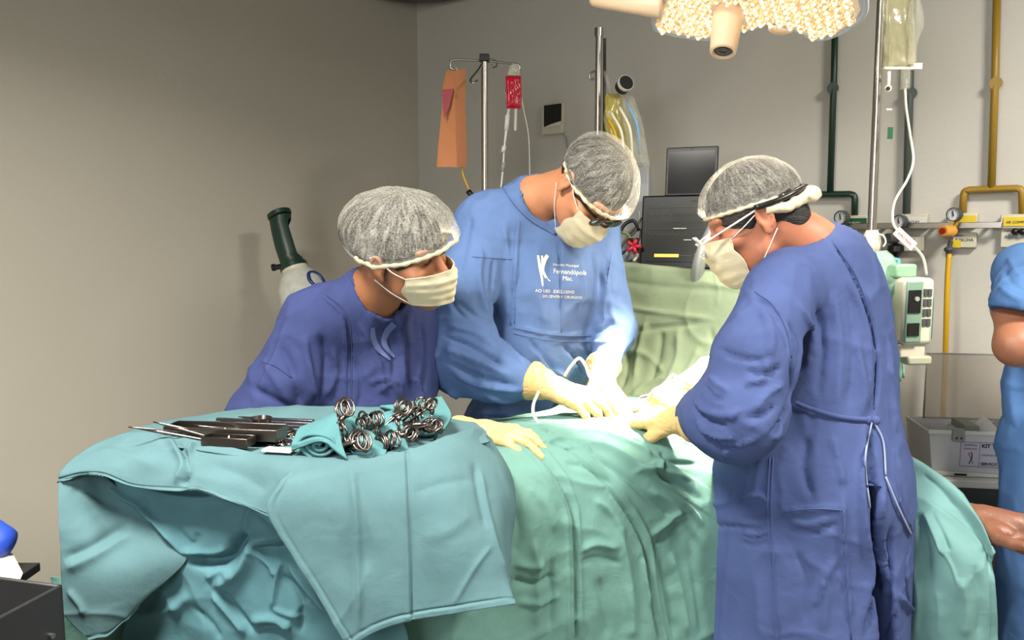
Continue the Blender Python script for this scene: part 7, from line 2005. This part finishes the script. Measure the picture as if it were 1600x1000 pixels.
def tray_box(a, b, dep, h, label):
    d = nrm((b - a) * [1, 1, 0]); n_ = np.array([-d[1], d[0], 0]); L_ = np.linalg.norm((b - a)[:2]); z0 = 1.122
    c = (a + b) / 2; c = np.array([c[0], c[1], z0]); B_ = np.stack([d, n_, ZZ], 1); mb = MB(); w_ = 0.0012
    mb.box(c + ZZ * w_, (L_ / 2, dep / 2, w_), B_)
    for sg in (-1, 1):
        mb.box(c + n_ * sg * dep / 2 + ZZ * h / 2, (L_ / 2, w_, h / 2), B_); mb.box(c + d * sg * L_ / 2 + ZZ * h / 2, (w_, dep / 2, h / 2), B_)
    o = mb.build('instrument_tray', M_instr, None, bevel=0.0006); return tag(recenter(o, c), label, 'tray')
tray_box(PZ(268, 677, 1.125), PZ(440, 683, 1.125), 0.05, 0.022, 'long open steel tray near the left of the instrument table')
tray_box(PZ(322, 690, 1.125), PZ(392, 694, 1.125), 0.03, 0.016, 'small open steel tray in front of the long tray')
c = P(408, 672, 1.56); c[2] = 1.14
o = MB().lathe(c - ZZ * 0.018, ZZ, [(0, 0.016), (0.002, 0.02), (0.018, 0.022), (0.019, 0.02), (0.004, 0.016)], 24, cap=True).build('steel_cup', M_instr, None); tag(recenter(o, c), 'small round steel cup between the tray and the beaded forceps', 'cup')
c = P(358, 690, 1.43); o = MB().box(c, (0.0012, 0.001, 0.011)).build('white_peg', M_white, None); tag(recenter(o, c), 'short thin white upright peg at the front edge of the instrument table', 'peg')
o = MB().box(P(436, 703, 1.40) , (0.028, 0.012, 0.002), np.array(Matrix.Rotation(R(-12), 3, 'Z'))).build('gauze_pack', M_gauze, None, bevel=0.001); tag(recenter(o, P(432, 703, 1.40)), 'flat white gauze pack beside the spiral end of the rolled towel', 'gauze')
# rolled and folded towels
def roll(c, axis, r, L_, turns, sq, label, m, par=None):
    axis = nrm(axis); x = nrm(np.cross(axis, ZZ)); z = np.cross(x, axis)
    n = 90; V = []; 
    for e in (0, 1):
        for i in range(n):
            t = i / (n - 1); a = 2 * math.pi * turns * t + 0.6; rr = r * (0.12 + 0.88 * t)
            w = 1 + 0.05 * math.sin(a * 3 + e)
            V.append(c + axis * L_ * e + x * rr * math.cos(a) * w * (1 - 0.25 * e) + z * rr * sq * math.sin(a) * w)
    V = np.array(V); nn = 8; G = np.zeros((nn, n, 3))
    for j in range(nn): G[j] = V[:n] * (1 - j / (nn - 1)) + V[n:] * (j / (nn - 1))
    F = grid_faces(nn, n)
    o = new_mesh('rolled_towel', G.reshape(-1, 3), F, m, None); s = o.modifiers.new('s', 'SOLIDIFY'); s.thickness = 0.005; s.offset = 0
    return tag(recenter(o, c), label, 'towel', 'towels on the instrument table')
M_towel = cloth_mat('dark_teal_towel', srgb(74, 116, 120))
c = P(497, 697, 1.375)
o = roll(c, (0.25, 1.0, 0.05), 0.039, 0.13, 2.6, 0.62, 'rolled teal towel showing its spiral end, under a peaked fold', M_towel)
def flap(name, rows, m, par, nu=40, nv=30, **k):
    ob, V, F = cloth(name, rows, m, par, nu, nv, noise=0.0015, freq=20, ridg=0.0006, thick=0.005, **k); return ob
flap('peaked_fold', [[(470, 668, 1.46), (500, 655, 1.47), (521, 646, 1.47)], [(463, 676, 1.425), (500, 663, 1.42), (526, 648, 1.425)], [(456, 692, 1.39), (500, 682, 1.375), (534, 690, 1.375)], [(455, 704, 1.385), (505, 690, 1.365), (543, 718, 1.355)]], M_towel, o)
def folded(px_rows, label, seed):
    G = patch_grid(px_rows, 44, 36); V = G.reshape(-1, 3); F = grid_faces(36, 44)
    N = vnormals(V, F)
    if np.mean(np.sum(N * (CAM - V), 1)) < 0: F = F[:, ::-1]; N = -N
    V = V + N * (0.0022 * vnoise(V * 22 + seed))[:, None]
    ob = new_mesh('rolled_towel', V, F, M_towel, None); s = ob.modifiers.new('s', 'SOLIDIFY'); s.thickness = 0.006; s.offset = -1
    return tag(recenter(ob, V[0]), label, 'towel', None)
folded([[(548, 668, 1.50), (568, 660, 1.51), (588, 660, 1.51)], [(545, 674, 1.45), (566, 670, 1.45), (592, 674, 1.45)], [(548, 690, 1.41), (575, 690, 1.405), (604, 700, 1.395)], [(548, 708, 1.385), (580, 712, 1.37), (600, 712, 1.37)]], 'low folded teal towel between the first and second forceps bundles', 1)
folded([[(596, 648, 1.54), (612, 640, 1.56), (622, 646, 1.54)], [(592, 650, 1.50), (610, 645, 1.50), (626, 650, 1.49)], [(594, 672, 1.455), (612, 676, 1.445), (634, 680, 1.44)], [(600, 690, 1.42), (618, 700, 1.40), (638, 702, 1.40)]], 'boxy folded teal towel between the second and third forceps bundles', 2)
folded([[(600, 640, 1.62), (650, 625, 1.64), (690, 620, 1.63)], [(596, 634, 1.60), (640, 632, 1.60), (698, 632, 1.58)], [(640, 650, 1.56), (665, 655, 1.55), (704, 648, 1.54)], [(645, 680, 1.50), (668, 678, 1.49), (694, 668, 1.50)]], 'teal towel behind the two right forceps bundles', 3)

# ================================================================== surgical field
def gauze(c, r, label, seed, m=M_gauze, name='gauze_pad', cat='gauze', group=None):
    v = Vox(np.array(c) - max(r) - 0.03, np.array(c) + max(r) + 0.03, 0.004)
    v.ell(c, r, None, 0.01); V, F = v.mesh(1)
    V = V + vnormals(V, F) * (0.004 * ridged(V * 38 + seed) + 0.002 * vnoise(V * 70))[:, None]
    o = new_mesh(name, V, F, m, None); recenter(o, c); return tag(o, label, cat, group)
gauze(P(985, 640, 2.06), (0.075, 0.05, 0.022), 'white gauze pad between the hands, at the left of the brightly lit field', 1)
gauze(P(1030, 632, 2.12), (0.07, 0.045, 0.025), 'white gauze pad at the back of the brightly lit field', 2)
gauze(P(1018, 656, 1.96), (0.07, 0.045, 0.016), 'white gauze pad at the front of the brightly lit field', 3)
gauze(P(1008, 642, 2.03), (0.045, 0.035, 0.022), 'small patch of exposed tissue in the middle of the lit field', 4, M_tissue, 'exposed_tissue', 'tissue')
o = MB().tube([P(882, 588, 2.1), P(892, 572, 2.09), P(905, 560, 2.08), (P(915, 572, 2.07)), P(922, 590, 2.06), P(945, 625, 2.03), P(965, 640, 2.03)], 0.0042, 8, seg=40).build('cautery_cable', M_cable, None, sharp=None); tag(o, 'white cautery cable looping up above the gloves of the middle surgeon', 'cable')
o = MB().tube([P(842, 612, 2.02), P(834, 630, 2.01), P(833, 645, 1.99), P(838, 656, 1.96), P(850, 668, 1.92), P(880, 680, 1.88)], 0.004, 8, seg=30).build('suction_tube', M_cable, None, sharp=None); tag(o, 'white tube curving below the left glove cuff of the middle surgeon', 'tube')
o = MB().tube([P(1005, 622, 2.2), P(1022, 612, 2.15), P(1040, 598, 2.1), P(1052, 586, 2.08), P(1062, 598, 2.04), P(1070, 610, 2.0)], 0.004, 8, seg=34).build('cautery_cable', M_cable, None, sharp=None); tag(o, 'thin pale cable arching beside the hand of the right surgeon', 'cable')
o = MB().tube([P(1000, 622, 2.12), P(1040, 613, 2.06), P(1075, 610, 1.99)], [0.003, 0.0045, 0.0045], 8).build('needle_holder', M_instr, None, sharp=None); tag(o, 'slender steel instrument held in the upper glove of the right surgeon', 'instrument')
o = MB().tube([P(930, 640, 2.0), P(955, 642, 2.02), P(985, 645, 2.04)], [0.004, 0.003, 0.0015], 8).build('dissector', M_instr, None, sharp=None); tag(o, 'slim steel instrument under the fingers of the middle surgeon', 'instrument')
